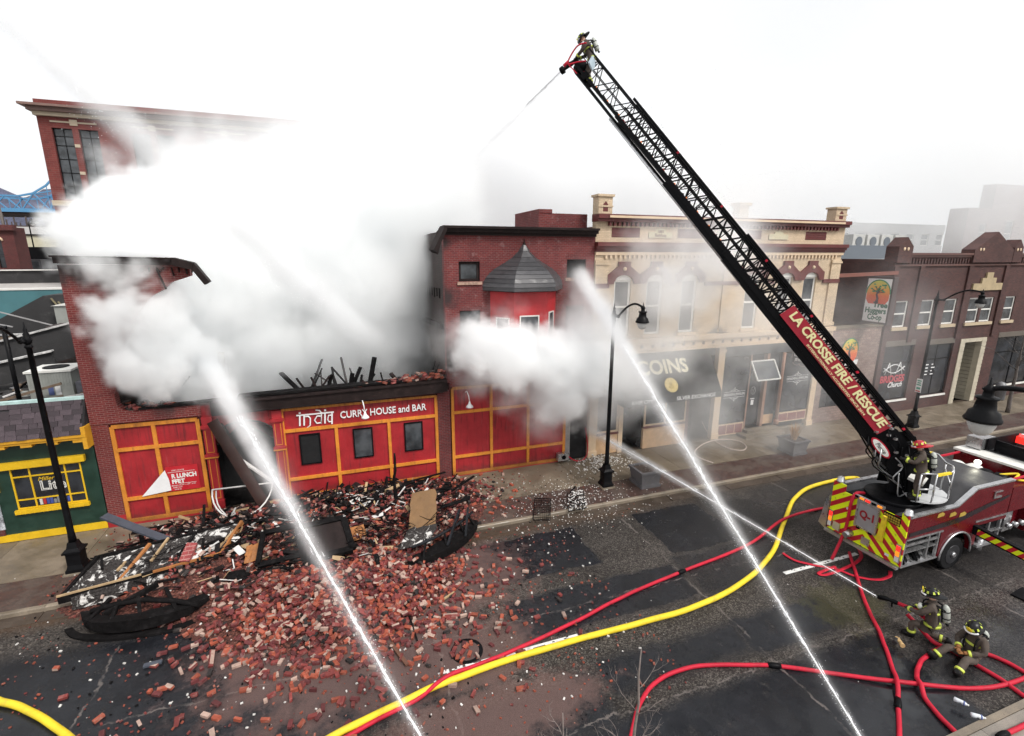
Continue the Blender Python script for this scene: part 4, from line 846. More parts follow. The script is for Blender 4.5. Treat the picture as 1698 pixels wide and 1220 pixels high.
# ---------------------------------------------------------------- low stone shop
st = thing('stone_shop', 'low pinkish rough stone shop between the cream and brown buildings', 'shop', (28.8, Y0, 0))
b = MB(); wall(b, 26.3, 31.08, 0, 5.72, [(26.75, 28.35, .9, 2.35)], Y0 + .02); b.build('stone_wall', b_stone, st); MB().box(26.28, Y0 - .04, 5.72, 31.08, Y0 + .4, 5.86).build('coping', m_kerb, st)
shell(st, 26.3, 31.08, Y0 + .38, 36, 5.5, b_brown, m_tar, par=.1); window(st, 26.75, 28.35, .9, 2.35, m_black, m_win, y=Y0 + .02, mull=(27.55,))
MB().box(26.75, Y0 + 7, 5.5, 31.0, Y0 + 15.2, 8.6).build('upper_storey', brick_mat('brick_red_back', (.2, .05, .045), (.15, .04, .036), (.15, .1, .09)), st); MB().box(26.7, Y0 + 6.9, 7.9, 31.05, Y0 + 6.99, 8.7).build('fascia_board', M('grey_flashing', (.2, .2, .22), .5), st)
def tree_print(parent, c, u, sc, nm):
    """round badge: sunset disc, trunk and green leaves"""
    c, u = Vector(c), Vector(u); n = u.cross(Vector(V)); z = Vector(V); r = random.Random(4)
    def P(a, h, d=0.0): return c + u * a * sc + z * h * sc + n * d
    md, T, p = new_mat('sunset_print'); hz = T.xyz(T.pos())[2]
    T.put(p.inputs['Base Color'], T.ramp(T.rng(hz, c.z - .62 * sc, c.z + .62 * sc, 0, 1, False), [(0, (.65, .06, .04)), (.4, (.75, .16, .04)), (.62, (.8, .36, .05)), (1, (.6, .62, .12))]))
    b = MB(); pts = [(.56 * math.cos(t), .64 * math.sin(t)) for t in [math.pi * (i / 20) for i in range(21)]] + [(-.56, -.3), (-.4, -.55), (.4, -.55), (.56, -.3)]
    b.prism(pts, P(0, 0), u * sc, z * sc, .004); b.build(nm + '_disc', md, parent)
    b = MB(); b.tube([P(.59 * math.cos(t), .67 * math.sin(t), .004) for t in [math.pi * (i / 20) for i in range(21)]], .03 * sc, 4); b.build(nm + '_rim', M('sign_green', (.02, .22, .1), .5), parent)
    b = MB(); b.tube([P(-.02, -.5, .008), P(.02, -.25, .008), P(-.05, -.05, .008), P(.02, .12, .008)], [.09 * sc, .06 * sc, .05 * sc, .03 * sc], 5)
    for a, h in ((-.3, .2), (.25, .25), (.05, .4), (-.15, .35), (.32, .08)): b.tube([P(-.02, .0, .008), P(a * .5, h * .55 + .02, .008), P(a, h, .008)], .018 * sc, 4)
    b.build(nm + '_trunk', M('print_dark', (.05, .012, .02), .5), parent)
    b = MB()
    for i in range(22):
        a, h = r.uniform(-.38, .38), r.uniform(.05, .48); b.prism([(-.07, 0), (0, -.04), (.07, 0), (0, .05)], P(a, h, .012), u * sc, z * sc, .003)
    b.build(nm + '_leaf', M('print_green', (.03, .33, .12), .5), parent)
tree_print(st, (28.55, Y0 - .03, 4.35), (1, 0, 0), 1.15, 'badge')
m_lg = M('sign_dark_green', (.01, .13, .07), .5)
MB().prism([(-.62, -.2), (.62, -.2), (.66, .1), (-.62, .12)], (28.75, Y0 + .0, 3.68), (1, 0, 0), (0, 0, 1), .012).build('badge_board', m_sign, st)
joined_text([('Huggers', (28.65, Y0 - .014, 3.7), .22, dict(ext=.003, bold=.01), U, V), ('Co-op', (28.9, Y0 - .014, 3.53), .16, dict(ext=.003, bold=.01), U, V)], 'badge_lettering', m_lg, st)
MB().bar((26.75, Y0 + .15, 8.8), (31.4, Y0 - .1, 8.92), .12, .2).build('tie_rail', M('rusty_red_rail', (.2, .07, .05), .6), st)
hs = thing('blade_sign', 'double sided co-op sign with a tree on a sunset hung from the rail', 'sign', (29.6, Y0 - .5, 6))
MB().box(29.5, Y0 - 1.24, 6.02, 29.85, Y0 + .3, 8.74).build('cabinet', M('sign_cabinet', (.07, .05, .05), .5), hs); MB().box(29.485, Y0 - 1.14, 6.14, 29.499, Y0 + .2, 8.62).build('face', m_sign, hs)
tree_print(hs, (29.484, Y0 - .47, 7.78), (0, -1, 0), 1.15, 'emblem')
MB().box(29.472, Y0 - 1.14, 6.14, 29.4835, Y0 + .2, 7.18).build('lower_face', m_sign, hs)
joined_text([('Tree', (29.47, Y0 - .72, 7.12), .42, dict(ext=.004, bold=.015), u_, V), ('Huggers', (29.47, Y0 - .5, 6.78), .44, dict(ext=.004, bold=.015, width=1.2), u_, V), ('Co-op', (29.47, Y0 - .5, 6.4), .46, dict(ext=.004, bold=.015, width=.82), u_, V)], 'sign_lettering', m_lg, hs)
# ---------------------------------------------------------------- brown brick building
bb = thing('brown_building', 'brown brick two storey building with gabled parapet and lettered shop windows', 'building', (45, Y0, 0))
BX0, BX1 = 31.1, 62
UWB = [(31.9, 33.0), (34.2, 35.4), (36.45, 37.6), (38.85, 40.0), (40.25, 41.4), (42.65, 43.75), (46.3, 47.4), (48.6, 49.7), (51, 52.1), (53.5, 54.6)]
LW = [(31.45, 34.35, .85, 4.4), (35.45, 38.2, .85, 4.3), (38.8, 41.5, 0, 4.4), (42.8, 47.5, .9, 4.4), (48.5, 53, .9, 4.4), (54, 59, .9, 4.4)]
b = MB(); wall(b, BX0, BX1, 0, 9.95, [(a, c, 5.6, 7.22) for a, c in UWB] + LW); b.build('brick_wall', b_brown, bb)
shell(bb, BX0, BX1, Y0 + .36, 42, 9.7, b_brown, M('pale_roof', (.42, .4, .38), .7, .2), par=.2)
b = MB()
for z0, z1, d in ((9.3, 9.4, .1), (9.82, 9.95, .12), (9.95, 10.08, .2)): b.box(BX0 - .03, Y0 - d, z0, BX1, Y0 + (.36 if z0 > 9.9 else -.001), z1)
b.build('parapet_band', m_soot if False else M('brown_band', (.12, .055, .045), .6), bb)
me_ = MB().box(0, 0, 0, .13, .07, .3).mesh('corbel', b_brown); x = BX0 + .7
while x < 58:
    if not (37.9 < x < 38.6 or 41.2 < x < 42.2):
        o = bpy.data.objects.new('corbel', me_); COL.objects.link(o); o.parent = bb; o.location = Vector((x, Y0 - .072, 9.45)) - bb.location
    x += .27
for x0, x1, zt, zp in ((31.0, 32.2, 10.45, 10.98), (37.95, 41.9, 10.3, 11.4), (41.95, 42.9, 10.45, 10.95), (50.5, 51.6, 10.45, 10.95)):
    b = MB(); b.prism([(x0, 9.5), (x1, 9.5), (x1, zt), ((x0 + x1) / 2, zp), (x0, zt)], (0, Y0 - .22, 0), (1, 0, 0), (0, 0, 1), -.75); gb = b.build('gable', b_brown, bb)
    for i in range(2):
        xx = (x0 + x1) / 2 - .16 + .32 * i if x1 - x0 < 2 else x0 + .5 + i * .3
        MB().ell((xx, Y0 - .235, 10.3), (.1, .02, .1), 8, 6).build('roundel', m_cream, gb)
for x in (31.12, 33.4, 38.02, 41.78, 47.7): MB().box(x, Y0 - .1, 0 if x < 32 else 4.6, x + .38, Y0 - .001, 9.29).build('pilaster', b_brown, bb)
MB().prism([(38.75, 7.7), (41.75, 7.7), (41.75, 8.15), (41.0, 8.15), (41.0, 8.5), (40.6, 8.5), (40.6, 8.85), (39.95, 8.85), (39.95, 8.5), (39.55, 8.5), (39.55, 8.15), (38.75, 8.15)], (0, Y0 - .1, 0), (1, 0, 0), (0, 0, 1), -.098).build('stepped_plaque', M('sandstone', (.42, .33, .2), .8, .2, 5, .3), bb)
for a, c in UWB: window(bb, a, c, 5.6, 7.22, m_white, m_win2, rails=(6.42,), rec=.06, fw=.085)
for a, c in ((31.75, 33.15), (34.05, 35.5), (36.3, 37.75), (38.7, 41.55), (42.5, 43.9), (46.15, 47.55), (48.45, 49.85), (50.85, 52.25)): MB().box(a, Y0 - .1, 5.4, c, Y0 - .001, 5.59).build('window_sill', M('buff_stone', (.5, .4, .27), .7, .1), bb)
for a, c, z0, z1 in LW:
    if z0 > .1:
        window(bb, a, c, z0, z1, m_black, m_win, rec=.1, fw=.07, rails=(3.3,), mull=((a + c) / 2,) if a > 33 else (), name='shop_window')
        MB().box(a - .05, Y0 - .06, z0 - .12, c + .05, Y0 + .09, z0 - .002).build('window_sill', m_white, bb); MB().box(a, Y0 - .02, z1, c, Y0 - .002, z1 + .35).build('sign_board', M('grey_brown_board', (.13, .11, .09), .6), bb)
yl = Y0 + .09
b = MB(); b.tube([(32.0 + 1.9 * t, yl, 2.75 + .42 * math.sin(math.pi * t)) for t in [i / 12 for i in range(13)]], .03, 5); b.tube([(32.0 + 1.9 * t, yl, 3.0 - .38 * math.sin(math.pi * t)) for t in [i / 12 for i in range(13)]], .03, 5)
for x in (32.45, 33.45): b.tube([(x - .3, yl, 2.55), (x, yl, 3.3), (x + .3, yl, 2.5)], .03, 5)
b.build('bridge_logo', m_sign, bb); joined_text([('BRIDGES', (32.95, yl, 2.22), .62, dict(width=2.2, ext=.004, bold=.02), U, V)], 'window_lettering', M('neon_red_print', (.5, .05, .07), .5), bb)
joined_text([('Church', (33.25, yl - .02, 1.83), .48, dict(shear=.4, ext=.004, bold=.008, width=1.3), U, V)], 'window_script', m_sign, bb)
b = MB(); r_ = random.Random(8)
for i in range(4):
    z = 2.9 - i * .22; b.box(35.75, yl - .004, z, 36.2, yl, z + .07); b.box(36.5, yl - .004, z, 36.5 + r_.uniform(.1, .35), yl, z + .07)
b.build('notice_print', m_sign, bb)
b = MB(); b.box(38.8, Y0 - .04, 0, 39.25, Y0 + .3, 4.5); b.box(41.05, Y0 - .04, 0, 41.5, Y0 + .3, 4.5); b.box(39.25, Y0 - .04, 4.25, 41.05, Y0 + .3, 4.5); ds = b.build('door_surround', M('cream_stone', (.5, .45, .35), .7), bb)
for k in range(17):
    for x in (38.8, 41.05): MB().box(x - .012, Y0 - .055, k * .26 + .02, x + .46, Y0 - .0405, k * .26 + .22).build('quoin', M('cream_stone', (.5, .45, .35), .7), ds)
for q in ((39.25, 1.2, 41.05, 1.3), (39.2, .3, 39.25, 1.2)): MB().box(q[0], Y0 + q[1], 0, q[2], Y0 + q[3], 4.25).build('recess_wall', M('cream_siding', (.36, .33, .26), .7), bb)
for k in range(16): MB().bar((41.08, Y0 + .3, .1 + k * .26), (41.08, Y0 + 1.2, .1 + k * .26), .06, .24).build('siding_board', M('cream_siding', (.36, .33, .26), .7), bb)
MB().box(39.3, Y0 + 1.1, 0, 40.2, Y0 + 1.18, 3.6).build('door', m_win, bb)
# ================================================================ street furniture, plants, what lies behind
def lamp(label, x, y, rot=0.0, z=0.0, group='black lantern street lamps along the kerb'):
    t = thing('street_lamp', label, 'street lamp', (0, 0, 0), group)
    b = MB(); b.obox((0, 0, .03), (.62, .62, .06), mi=1)
    def sq(w0, w1, z0, z1):
        vs = [(sx * w, sy * w, zz) for w, zz in ((w0 / 2, z0), (w1 / 2, z1)) for sx, sy in ((-1, -1), (1, -1), (1, 1), (-1, 1))]
        b.add(vs, [(3, 2, 1, 0), (4, 5, 6, 7), (0, 1, 5, 4), (1, 2, 6, 5), (2, 3, 7, 6), (3, 0, 4, 7)])
    sq(.5, .5, .06, .16); sq(.46, .38, .16, .3); sq(.38, .38, .3, .72); sq(.5, .5, .72, .78); sq(.44, .3, .78, .86); sq(.3, .22, .86, 1.05)
    b.build('pedestal', [m_black, m_kerb], t, world=False)
    MB().lathe([(.11, 1.05), (.095, 1.3), (.09, 1.34), (.085, 3), (.068, 7.3), (.1, 7.32), (.1, 7.38), (.06, 7.42)], 12).build('post', m_black, t, world=False)
    MB().lathe([(.06, 7.42), (.11, 7.46), (.12, 7.6), (.07, 7.66), (.08, 7.72), (.05, 7.76), (.055, 7.84), (.03, 7.9), (.008, 8.08)], 10).build('finial', m_black, t, world=False)
    a = MB(); a.tube(smooth_path([(0, -.05, 7.55), (0, -.32, 7.56), (0, -.62, 7.78), (0, -1.0, 8.02), (0, -1.45, 8.16), (0, -1.85, 8.12), (0, -2.0, 8.05)], 4), [.05] * 6 + [.042] * 19, 8); a.lathe([(.02, 0), (.06, .03), (.06, .12), (.02, .15)], 8, (0, -.34, 7.48))
    a.build('arm', m_black, t, world=False)
    l = MB().lathe([(.24, 7.52), (.252, 7.545), (.245, 7.57), (.225, 7.6), (.205, 7.68), (.15, 7.72), (.125, 7.88), (.16, 7.91), (.15, 7.935), (.075, 7.945), (.07, 8.03), (.095, 8.06), (.055, 8.11), (.022, 8.15), (.01, 8.26)], 18, (0, -2.0, 0)).build('lantern', m_black, t, world=False)
    MB().lathe([(.03, 7.27), (.1, 7.295), (.15, 7.36), (.185, 7.46), (.19, 7.518)], 16, (0, -2.0, 0)).build('globe', M('frosted_globe', (.5, .5, .49), .3, .1), l, world=False)
    t.location = (x, y, z); t.rotation_euler = (0, 0, rot); return t
lc = lamp('black lantern street lamp in front of the white smoke and the coin shop', 10.46, 17.38)
def lamp_copy(label, x, y, rot=0, z=0.0):
    c = copy_tree(lc); c.location = (x, y, z); c.rotation_euler = (0, 0, rot); c['label'] = label; return c
lamp_copy('black lantern street lamp beside the green shop and the charred sheets', -8.62, 17.75)
lr = lamp_copy('black lantern street lamp with a parking sign by the brown building', 31.35, 18.05)
ln_ = lamp_copy('black lantern close to the camera above the fire truck cab', 9.69, 2.64, R(180)); ln_.scale = (.98,) * 3
b = MB(); b.box(31.24, 17.9, 2.2, 31.255, 18.2, 3.0); sg = single('parking_sign', b, m_sign, 'white and green parking sign strapped to the lamp post by the church windows', 'sign', (31.25, 18.05, 2.2))
b = MB()
for i, (w_, z) in enumerate(((.22, 2.88), (.18, 2.76), (.24, 2.64))): b.box(31.232, 18.05 - w_ / 2, z - .035, 31.2395, 18.05 + w_ / 2, z + .035)
b.box(31.232, 17.95, 2.38, 31.2395, 18.15, 2.5).build('sign_print', M('sign_teal', (.03, .3, .2), .5), sg); MB().box(31.231, 17.93, 2.24, 31.239, 18.17, 2.31).build('red_stripe', M('sign_red', (.5, .04, .04), .5), sg)
# planters
m_plant = M('grey_planter', (.115, .11, .115), .7, .2, 3, .2)
def planter(label, x, y, rot):
    t = thing('planter', label, 'planter', (0, 0, 0), 'square grey planters on the pavement')
    b = MB()
    def ring(w0, w1, z0, z1):
        vs = [(sx * w, sy * w, zz) for w, zz in ((w0 / 2, z0), (w1 / 2, z1)) for sx, sy in ((-1, -1), (1, -1), (1, 1), (-1, 1))]
        b.add(vs, [(3, 2, 1, 0), (4, 5, 6, 7), (0, 1, 5, 4), (1, 2, 6, 5), (2, 3, 7, 6), (3, 0, 4, 7)])
    ring(.98, .98, 0, .12); ring(.9, .9, .12, .17); ring(.86, 1.0, .17, .66)
    b.build('tub', m_plant, t, world=False)
    q = MB()
    for s in (-1, 1): q.box(s * .55, -.56, .66, s * .44, .56, .76); q.box(-.439, s * .55, .662, .439, s * .44, .758)
    q.build('rim', m_plant, t, world=False); MB().box(-.439, -.439, .6, .439, .439, .7).build('soil', M('planter_soil', (.05, .035, .028), .95, .5, 9, .8, dirt=(.2, .12, .09), dirt_amt=.5), t, world=False)
    t.location = (x, y, 0); t.rotation_euler = (0, 0, rot); return t
planter('square grey planter with bare soil beside the middle street lamp', 12.25, 17.05, 0)
p2 = planter('square grey planter with a tuft of dry grass before the jeweller', 21.55, 17.62, 0)
gr = MB(); rg = random.Random(2)
for i in range(90):
    a = rg.uniform(0, 6.3); s = rg.uniform(.0, .16); l = rg.uniform(.5, .95); o = rg.uniform(.05, .32)
    p = Vector((21.55 + s * math.cos(a), 17.62 + s * math.sin(a), .69)); e = p + Vector((o * math.cos(a), o * math.sin(a), l)); mpt = p.lerp(e, .6) + Vector((-.03 * math.cos(a), -.03 * math.sin(a), .05)); w_ = Vector((-math.sin(a), math.cos(a), 0)) * .012
    gr.add([p - w_, p + w_, mpt + w_, mpt - w_, e], [(0, 1, 2, 3), (3, 2, 4)])
single('dry_grass', gr, M('dry_straw', (.5, .31, .15), .8, .3, 3), 'tuft of dry straw coloured grass standing in the far planter', 'grass', (21.55, 17.62, .69), kind='thing')
tc = thing('litter_bin', 'round grey litter bin by the cream door surround', 'litter bin', (43.4, 20.0, 0)); MB().lathe([(.28, 0), (.33, .1), (.33, .8), (.36, .82), (.36, .9), (.3, .95)], 14, (43.4, 20.0, 0)).build('drum', M('bin_grey', (.14, .14, .15), .5), tc); MB().lathe([(.3, .95), (.28, 1.1), (.16, 1.25), (.05, 1.3)], 14, (43.4, 20.0, 0)).build('lid', M('bin_lid', (.2, .2, .21), .4), tc)
# bare trees
def bare_tree(name, label, x, y, h, lean, seed, col, trunk_r=.08, spread=.9, twig=1.0, start=.35, levels=3, group=None):
    r = random.Random(seed); t = thing(name, label, 'tree', (x, y, RZ if y < 4 else 0), group)
    z0 = t.location.z; tip = Vector((x + lean[0], y + lean[1], z0 + h)); base = Vector((x, y, z0)); n = 14
    sp = [base.lerp(tip, i / n) + Vector((r.uniform(-1, 1), r.uniform(-1, 1), 0)) * .02 * h / 5 for i in range(n + 1)]; rad = [trunk_r * (1 - i / n) ** .8 + .006 for i in range(n + 1)]
    MB().tube(sp, rad, 8).build('trunk', col, t)
    cr = MB()
    def branch(p, d, l, rr, lev):
        pts = [p]; q = p; k = 5
        for i in range(k):
            d = (d + Vector((r.uniform(-.3, .3), r.uniform(-.3, .3), r.uniform(-.12, .22)))).normalized(); q = q + d * l / k; pts.append(q)
        cr.tube(pts, [rr * (1 - .75 * i / k) for i in range(k + 1)], 5)
        if lev > 0:
            for i in range(r.choice((2, 3, 3, 4))):
                j = r.randint(1, k); dd = (d + Vector((r.uniform(-1, 1), r.uniform(-1, 1), r.uniform(-.3, .6))) * .8).normalized(); branch(pts[j], dd, l * r.uniform(.35, .6), rr * .55, lev - 1)
    for i in range(int(11 * twig)):
        f = r.uniform(start, .98); a = r.uniform(0, 6.3); branch(base.lerp(tip, f), Vector((math.cos(a), math.sin(a), r.uniform(.3, 1.0))).normalized(), spread * (1.15 - f) + .12, max(.006, trunk_r * .32 * (1.1 - f)), levels - 1)
    cr.build('crown', col, t); return t
m_bark = M('pale_bark', (.2, .165, .15), .8, .3, 8, .3); m_bark2 = M('grey_bark', (.13, .11, .10), .8, .3, 8, .3)
bare_tree('bare_tree', 'slim bare tree whose tip reaches over the red hose at the bottom edge', 3.05, 4.1, 5.45, (.0, .0), 4, m_bark, .045, .85, 1.5, .3)
bare_tree('bare_tree', 'low bare twigs beside the dark manhole mark at the bottom edge', 2.25, 4.0, 4.9, (-.2, .1), 9, m_bark, .025, .75, .9, .55)
bare_tree('bare_tree', 'leaning bare street tree on the far pavement by the brown building', 40.4, 18.0, 5.6, (-.6, -.2), 6, m_bark2, .12, 2.6, 1.6, .45)
# ---------------------------------------------------------------- roofs and things behind the green shop
ac = thing('air_conditioner', 'grey rooftop air conditioner with white fan top behind the slates', 'air conditioner', (-10.9, 24.5, 4.3))
b = MB(); b.box(-11.75, 23.6, 4.32, -10.35, 24.9, 5.42, 0); b.box(-11.8, 23.55, 5.42, -10.3, 24.95, 5.5, 1)
for i in range(14): b.box(-11.7 + i * .095, 23.585, 4.85, -11.66 + i * .095, 23.5995, 5.38, 0)
b.build('cabinet', [M('ac_grey', (.30, .31, .29), .5, .12, 3), m_white], ac); MB().lathe([(.42, 0), (.42, .03), (.36, .035)], 20, (-11.05, 24.25, 5.502)).build('fan_grille', m_black, ac); MB().box(-10.3, 23.7, 4.4, -9.7, 24.5, 4.95).build('duct', M('duct_grey', (.13, .13, .15), .5), ac)
MB().box(-11.15, 23.585, 4.5, -10.98, 23.599, 4.82).build('label_plate', M('label_blue', (.1, .13, .3), .5), ac); MB().box(-10.93, 23.584, 4.5, -10.75, 23.598, 4.85).build('label_plate', m_sign, ac)
MB().box(-11.95, 23.45, 4.55, -11.76, 23.6, 4.75).build('switch_box', M('ac_grey', (.3, .31, .29)), ac)
a2 = thing('air_conditioner', 'small pale rooftop unit near the teal building', 'air conditioner', (-15.0, 36, 6)); MB().box(-15.7, 35.5, 5.6, -14.6, 36.6, 7.0).build('cabinet', M('ac_grey', (.3, .31, .29)), a2); MB().prism([(-15.8, 7.0), (-14.5, 7.0), (-14.5, 7.3)], (0, 35.4, 0), (1, 0, 0), (0, 0, 1), -1.3).build('lid', m_white, a2)
b = MB(); b.tube([(-11.6, 22.6, 4.3), (-11.57, 22.6, 7.35)], .075, 8); b.lathe([(.11, 0), (.11, .12)], 8, (-11.57, 22.6, 7.3)); single('roof_mast', b, m_black, 'plain black mast standing on the shop roof left of the lamp', 'mast', (-11.6, 22.6, 4.3))
ck = MB(); ck.box(-13.4, 29.2, 4.3, -11.7, 30.6, 6.55); single('brick_chimney', ck, b_side, 'broad brick chimney stack beside the red pier', 'chimney', (-12.6, 30, 4.3))
b = MB(); b.bar((-17.5, 27, 4.6), (-11.2, 27.6, 6.25), .35, 1.5); o = single('roof_parapet', b, m_tar, 'sloping black roof parapet with a pale coping', 'parapet', (-14, 27.3, 4.3))
MB().bar((-17.5, 26.9, 5.36), (-11.2, 27.5, 7.02), .42, .07).build('coping', M('pale_coping', (.5, .49, .48), .7, .5, 6, dirt=(.05, .05, .05), dirt_amt=.8), o)
b = MB(); b.bar((-17.5, 25.3, 4.3), (-11.9, 26.2, 5.4), .3, .9); o = single('roof_parapet', b, m_tar, 'lower black roof parapet with ragged white edge', 'parapet', (-14, 25.7, 4.3)); MB().bar((-17.5, 25.2, 4.78), (-11.9, 26.1, 5.88), .4, .06).build('coping', M('pale_coping', (.5, .49, .48)), o)
fc = thing('plank_fence', 'weathered plank fence on the roofs behind the lamp', 'fence', (-16, 33, 4.3))
for k in range(7): MB().box(-21, 32.6, 4.35 + k * .2, -13.6, 32.66, 4.53 + k * .2).build('plank', M('old_plank', (.17, .12, .085), .8, .3, 4, .3, rnd=.3), fc)
MB().box(-21, 32.55, 5.78, -13.5, 32.72, 5.85).build('rail', M('pale_coping', (.5, .49, .48)), fc)
dm = thing('roof_dormer', 'black tarred dormer wedge with a slatted end on the far roofs', 'dormer', (-17, 36, 5))
b = MB(); b.prism([(-21.5, 4.6), (-14.0, 4.6), (-15.4, 7.6), (-16.4, 7.55)], (0, 36.2, 0), (1, 0, 0), (0, 0, 1), -1.8); b.build('roof', m_tar, dm)
for k in range(4): MB().bar((-16.0 + k * .3, 36.1, 7.4 - k * .2), (-14.7 + k * .18, 36.1, 5.0), .12, .05).build('slat', M('khaki_slat', (.2, .17, .1), .7), dm)
gy = MB()
for a, c in (((-20.5, 30, 9.2), (-13.4, 30, 6.5)), ((-20.5, 31, 7.9), (-15.5, 31, 6.4)), ((-20.2, 29, 6.1), (-17.4, 29, 8.0))): gy.bar(a, c, .05)
gy = single('roof_brace', gy, M('galvanised', (.45, .44, .44), .4, metal=.5), 'crossed pale steel braces over the roofs at the left edge', 'brace', (-17, 30, 6)); gy['kind'] = 'thing'
b = MB(); rr = random.Random(12)
b.box(-30, 30.7, 4.2, -9.1, 44, 4.3)
b.box(-30, 20.87, 4.1, -18.6, 34, 4.2)
rf = struct('back_roof', b, m_tar)
rub = MB()
for i in range(420):
    p = Vector((rr.uniform(-23, -9.3), rr.uniform(22.5, 40), 4.33)); l = rr.uniform(.1, .7); a = rr.uniform(0, 3.2); rub.bar(p, p + Vector((l * math.cos(a), l * math.sin(a), rr.uniform(0, .25))), rr.uniform(.04, .2), .04, mi=rr.choice((0, 0, 0, 1, 2)))
rub = rub.build('rubble', [m_char, M('ash_white', (.55, .53, .52), .9, .3), M('old_plank', (.17, .12, .085))]); tag(rub, 'scattered burnt scraps lying on the roofs behind the green shop', 'rubble', kind='stuff')
for i, (x, y, l, a, tl) in enumerate(((-12.6, 23.0, 2.3, .5, .22), (-10.4, 23.0, 1.8, .35, .1), (-11.5, 22.3, 1.6, .7, .1), (-14.4, 28.6, 3.2, .1, .05), (-15.2, 31.8, 3.4, .0, .1))):
    b = MB(); b.bar((x, y, 4.5), (x + l * math.cos(a), y + l * math.sin(a) * .3, 4.5 + tl * l), .09, .09); single('burnt_pole', b, M('ash_white', (.55, .53, .52)) if i % 2 else M('old_plank', (.17, .12, .085)), ['bleached pole lying before the air conditioner', 'brown stick under the air conditioner', 'thin bleached pole by the ridge', 'brown batten lying on the far roof', 'white pole at the foot of the plank fence'][i], 'pole', (x, y, 4.4))
tl = thing('teal_building', 'low teal walled building with a pale flat roof', 'building', (-22, 44, 0)); MB().box(-40, 43, 0, -9.5, 43.4, 7.5).build('wall', M('teal_wall', (.06, .17, .19), .6, .15, .8, .05, dirt=(.1, .22, .24), dirt_amt=.5), tl)
MB().box(-40, 43.4, 7.3, -9.5, 54, 7.45).build('roof', M('pale_roof', (.42, .4, .38), .7, .2), tl); MB().box(-40, 42.95, 7.5, -9.5, 43.5, 7.62).build('coping', m_white, tl); b = MB(); b.bar((-40, 53.6, 7.4), (-19, 54.2, 7.4), .3, 2.2); b.build('parapet', m_tar, tl); MB().bar((-40, 53.5, 8.55), (-19, 54.1, 8.55), .5, .08).build('coping', m_white, tl); MB().bar((-19, 54.1, 7.4), (-9, 54.1, 7.4), .3, 1.4).build('parapet', m_tar, tl)
# maroon house, cream hall, parking place with lorry, cars and lamps
mh = thing('maroon_building', 'maroon brick building with arched windows at the left edge', 'building', (-34, 61, 0)); b = MB(); wall(b, -44, -28.4, 0, 12.3, [(-29.9 - k * 1.75, -29.4 - k * 1.75, 8.6, 11.1) for k in range(6)], 60); b.build('wall', b_dark, mh); MB().box(-28.7, 60.36, 0, -28.4, 62, 12.3).build('side_wall', b_dark, mh); MB().box(-44, 60.36, 11.9, -28.71, 62, 12.1).build('roof', m_tar, mh); MB().box(-44.2, 59.7, 12.0, -28.2, 60.36, 12.5).build('cornice', b_dark, mh)
for k in range(6):
    x = -29.9 - k * 1.75; w = window(mh, x, x + .5, 8.6, 11.1, m_black, m_win, y=60, fw=.04); MB().tube([(x + .25 + .36 * math.cos(t), 59.98, 11.05 + .36 * math.sin(t)) for t in [math.pi * i / 8 for i in range(9)]], .09, 5).build('arch_stone', m_cream, w)
MB().box(-44, 59.96, 7.9, -28.4, 59.999, 8.1).build('string_band', m_kerb, mh)
MB().box(-29.4, 58.8, 0, -28.0, 59.6, 8.4).build('annex', b_two, mh)
ch = thing('cream_hall', 'long low cream walled hall beyond the car park', 'hall', (-50, 92, 0)); MB().box(-75, 92, 0, -22, 92.4, 12.6).build('wall', M('cream_render', (.52, .49, .36), .7, .06), ch); MB().box(-75, 91.7, 12.6, -22, 104, 13.6).build('roof_edge', M('pale_parapet', (.5, .49, .48), .7, .06), ch); MB().box(-75, 91.8, 12.4, -22, 91.99, 12.6).build('gutter', m_soot, ch)
b = MB(); b.box(-90, 56, 6.5, -15, 91, 6.9); struct('car_park', b, M('pale_asphalt', (.3, .28, .27), .8, .2, .4))
b = MB(); b.box(-60, 88, 6.9, -25, 88.4, 9.3); single('low_wall', b, M('tan_wall', (.28, .22, .18), .8, .2), 'low tan wall at the back of the car park', 'wall', (-40, 88, 6.9))
lk = thing('box_lorry', 'black box lorry parked behind the pale roofs', 'lorry', (-31, 70, 6.9)); MB().box(-32.4, 69, 7.6, -29.6, 73, 10.6).build('box_body', m_black, lk); MB().box(-32.1, 67, 7.4, -29.9, 68.98, 9.3).build('cab', M('lorry_grey', (.05, .05, .055), .4), lk); MB().box(-31.9, 66.98, 8.4, -30.1, 67.05, 9.1).build('windscreen', m_win2, lk)
for x in (-32.2, -29.8):
    for y in (67.8, 72): MB().tube([(x - .12, y, 7.35), (x + .12, y, 7.35)], .45, 12).build('wheel', m_black, lk)
def car(x, y, rz, label, col):
    t = thing('parked_car', label, 'car', (0, 0, 0), 'cars parked in the far car park')
    MB().prism([(-2.1, .3), (2.1, .3), (2.15, .75), (1.3, .9), (.7, 1.4), (-1.1, 1.42), (-1.8, .95), (-2.15, .85)], (0, -.85, 0), (1, 0, 0), (0, 0, 1), -1.7).build('body', col, t, world=False); MB().prism([(1.15, .92), (.65, 1.34), (-1.05, 1.36), (-1.6, .97)], (0, -.87, 0), (1, 0, 0), (0, 0, 1), -1.74).build('window', m_win2, t, world=False)
    for sx in (-1.3, 1.3):
        for sy in (-.8, .8): MB().tube([(sx, sy - .1, .32), (sx, sy + .1, .32)], .32, 10).build('wheel', m_black, t, world=False)
    t.location = (x, y, 6.9); t.rotation_euler = (0, 0, rz)
car(-36.5, 78, .1, 'dark car parked left of the black lorry', M('car_dark', (.02, .022, .03), .3)); car(-34.5, 66, .1, 'black car parked in front of the lorry', M('car_black', (.012, .012, .012), .3)); car(-28.6, 70, .05, 'grey car parked right of the lorry', M('car_grey', (.08, .085, .09), .3))
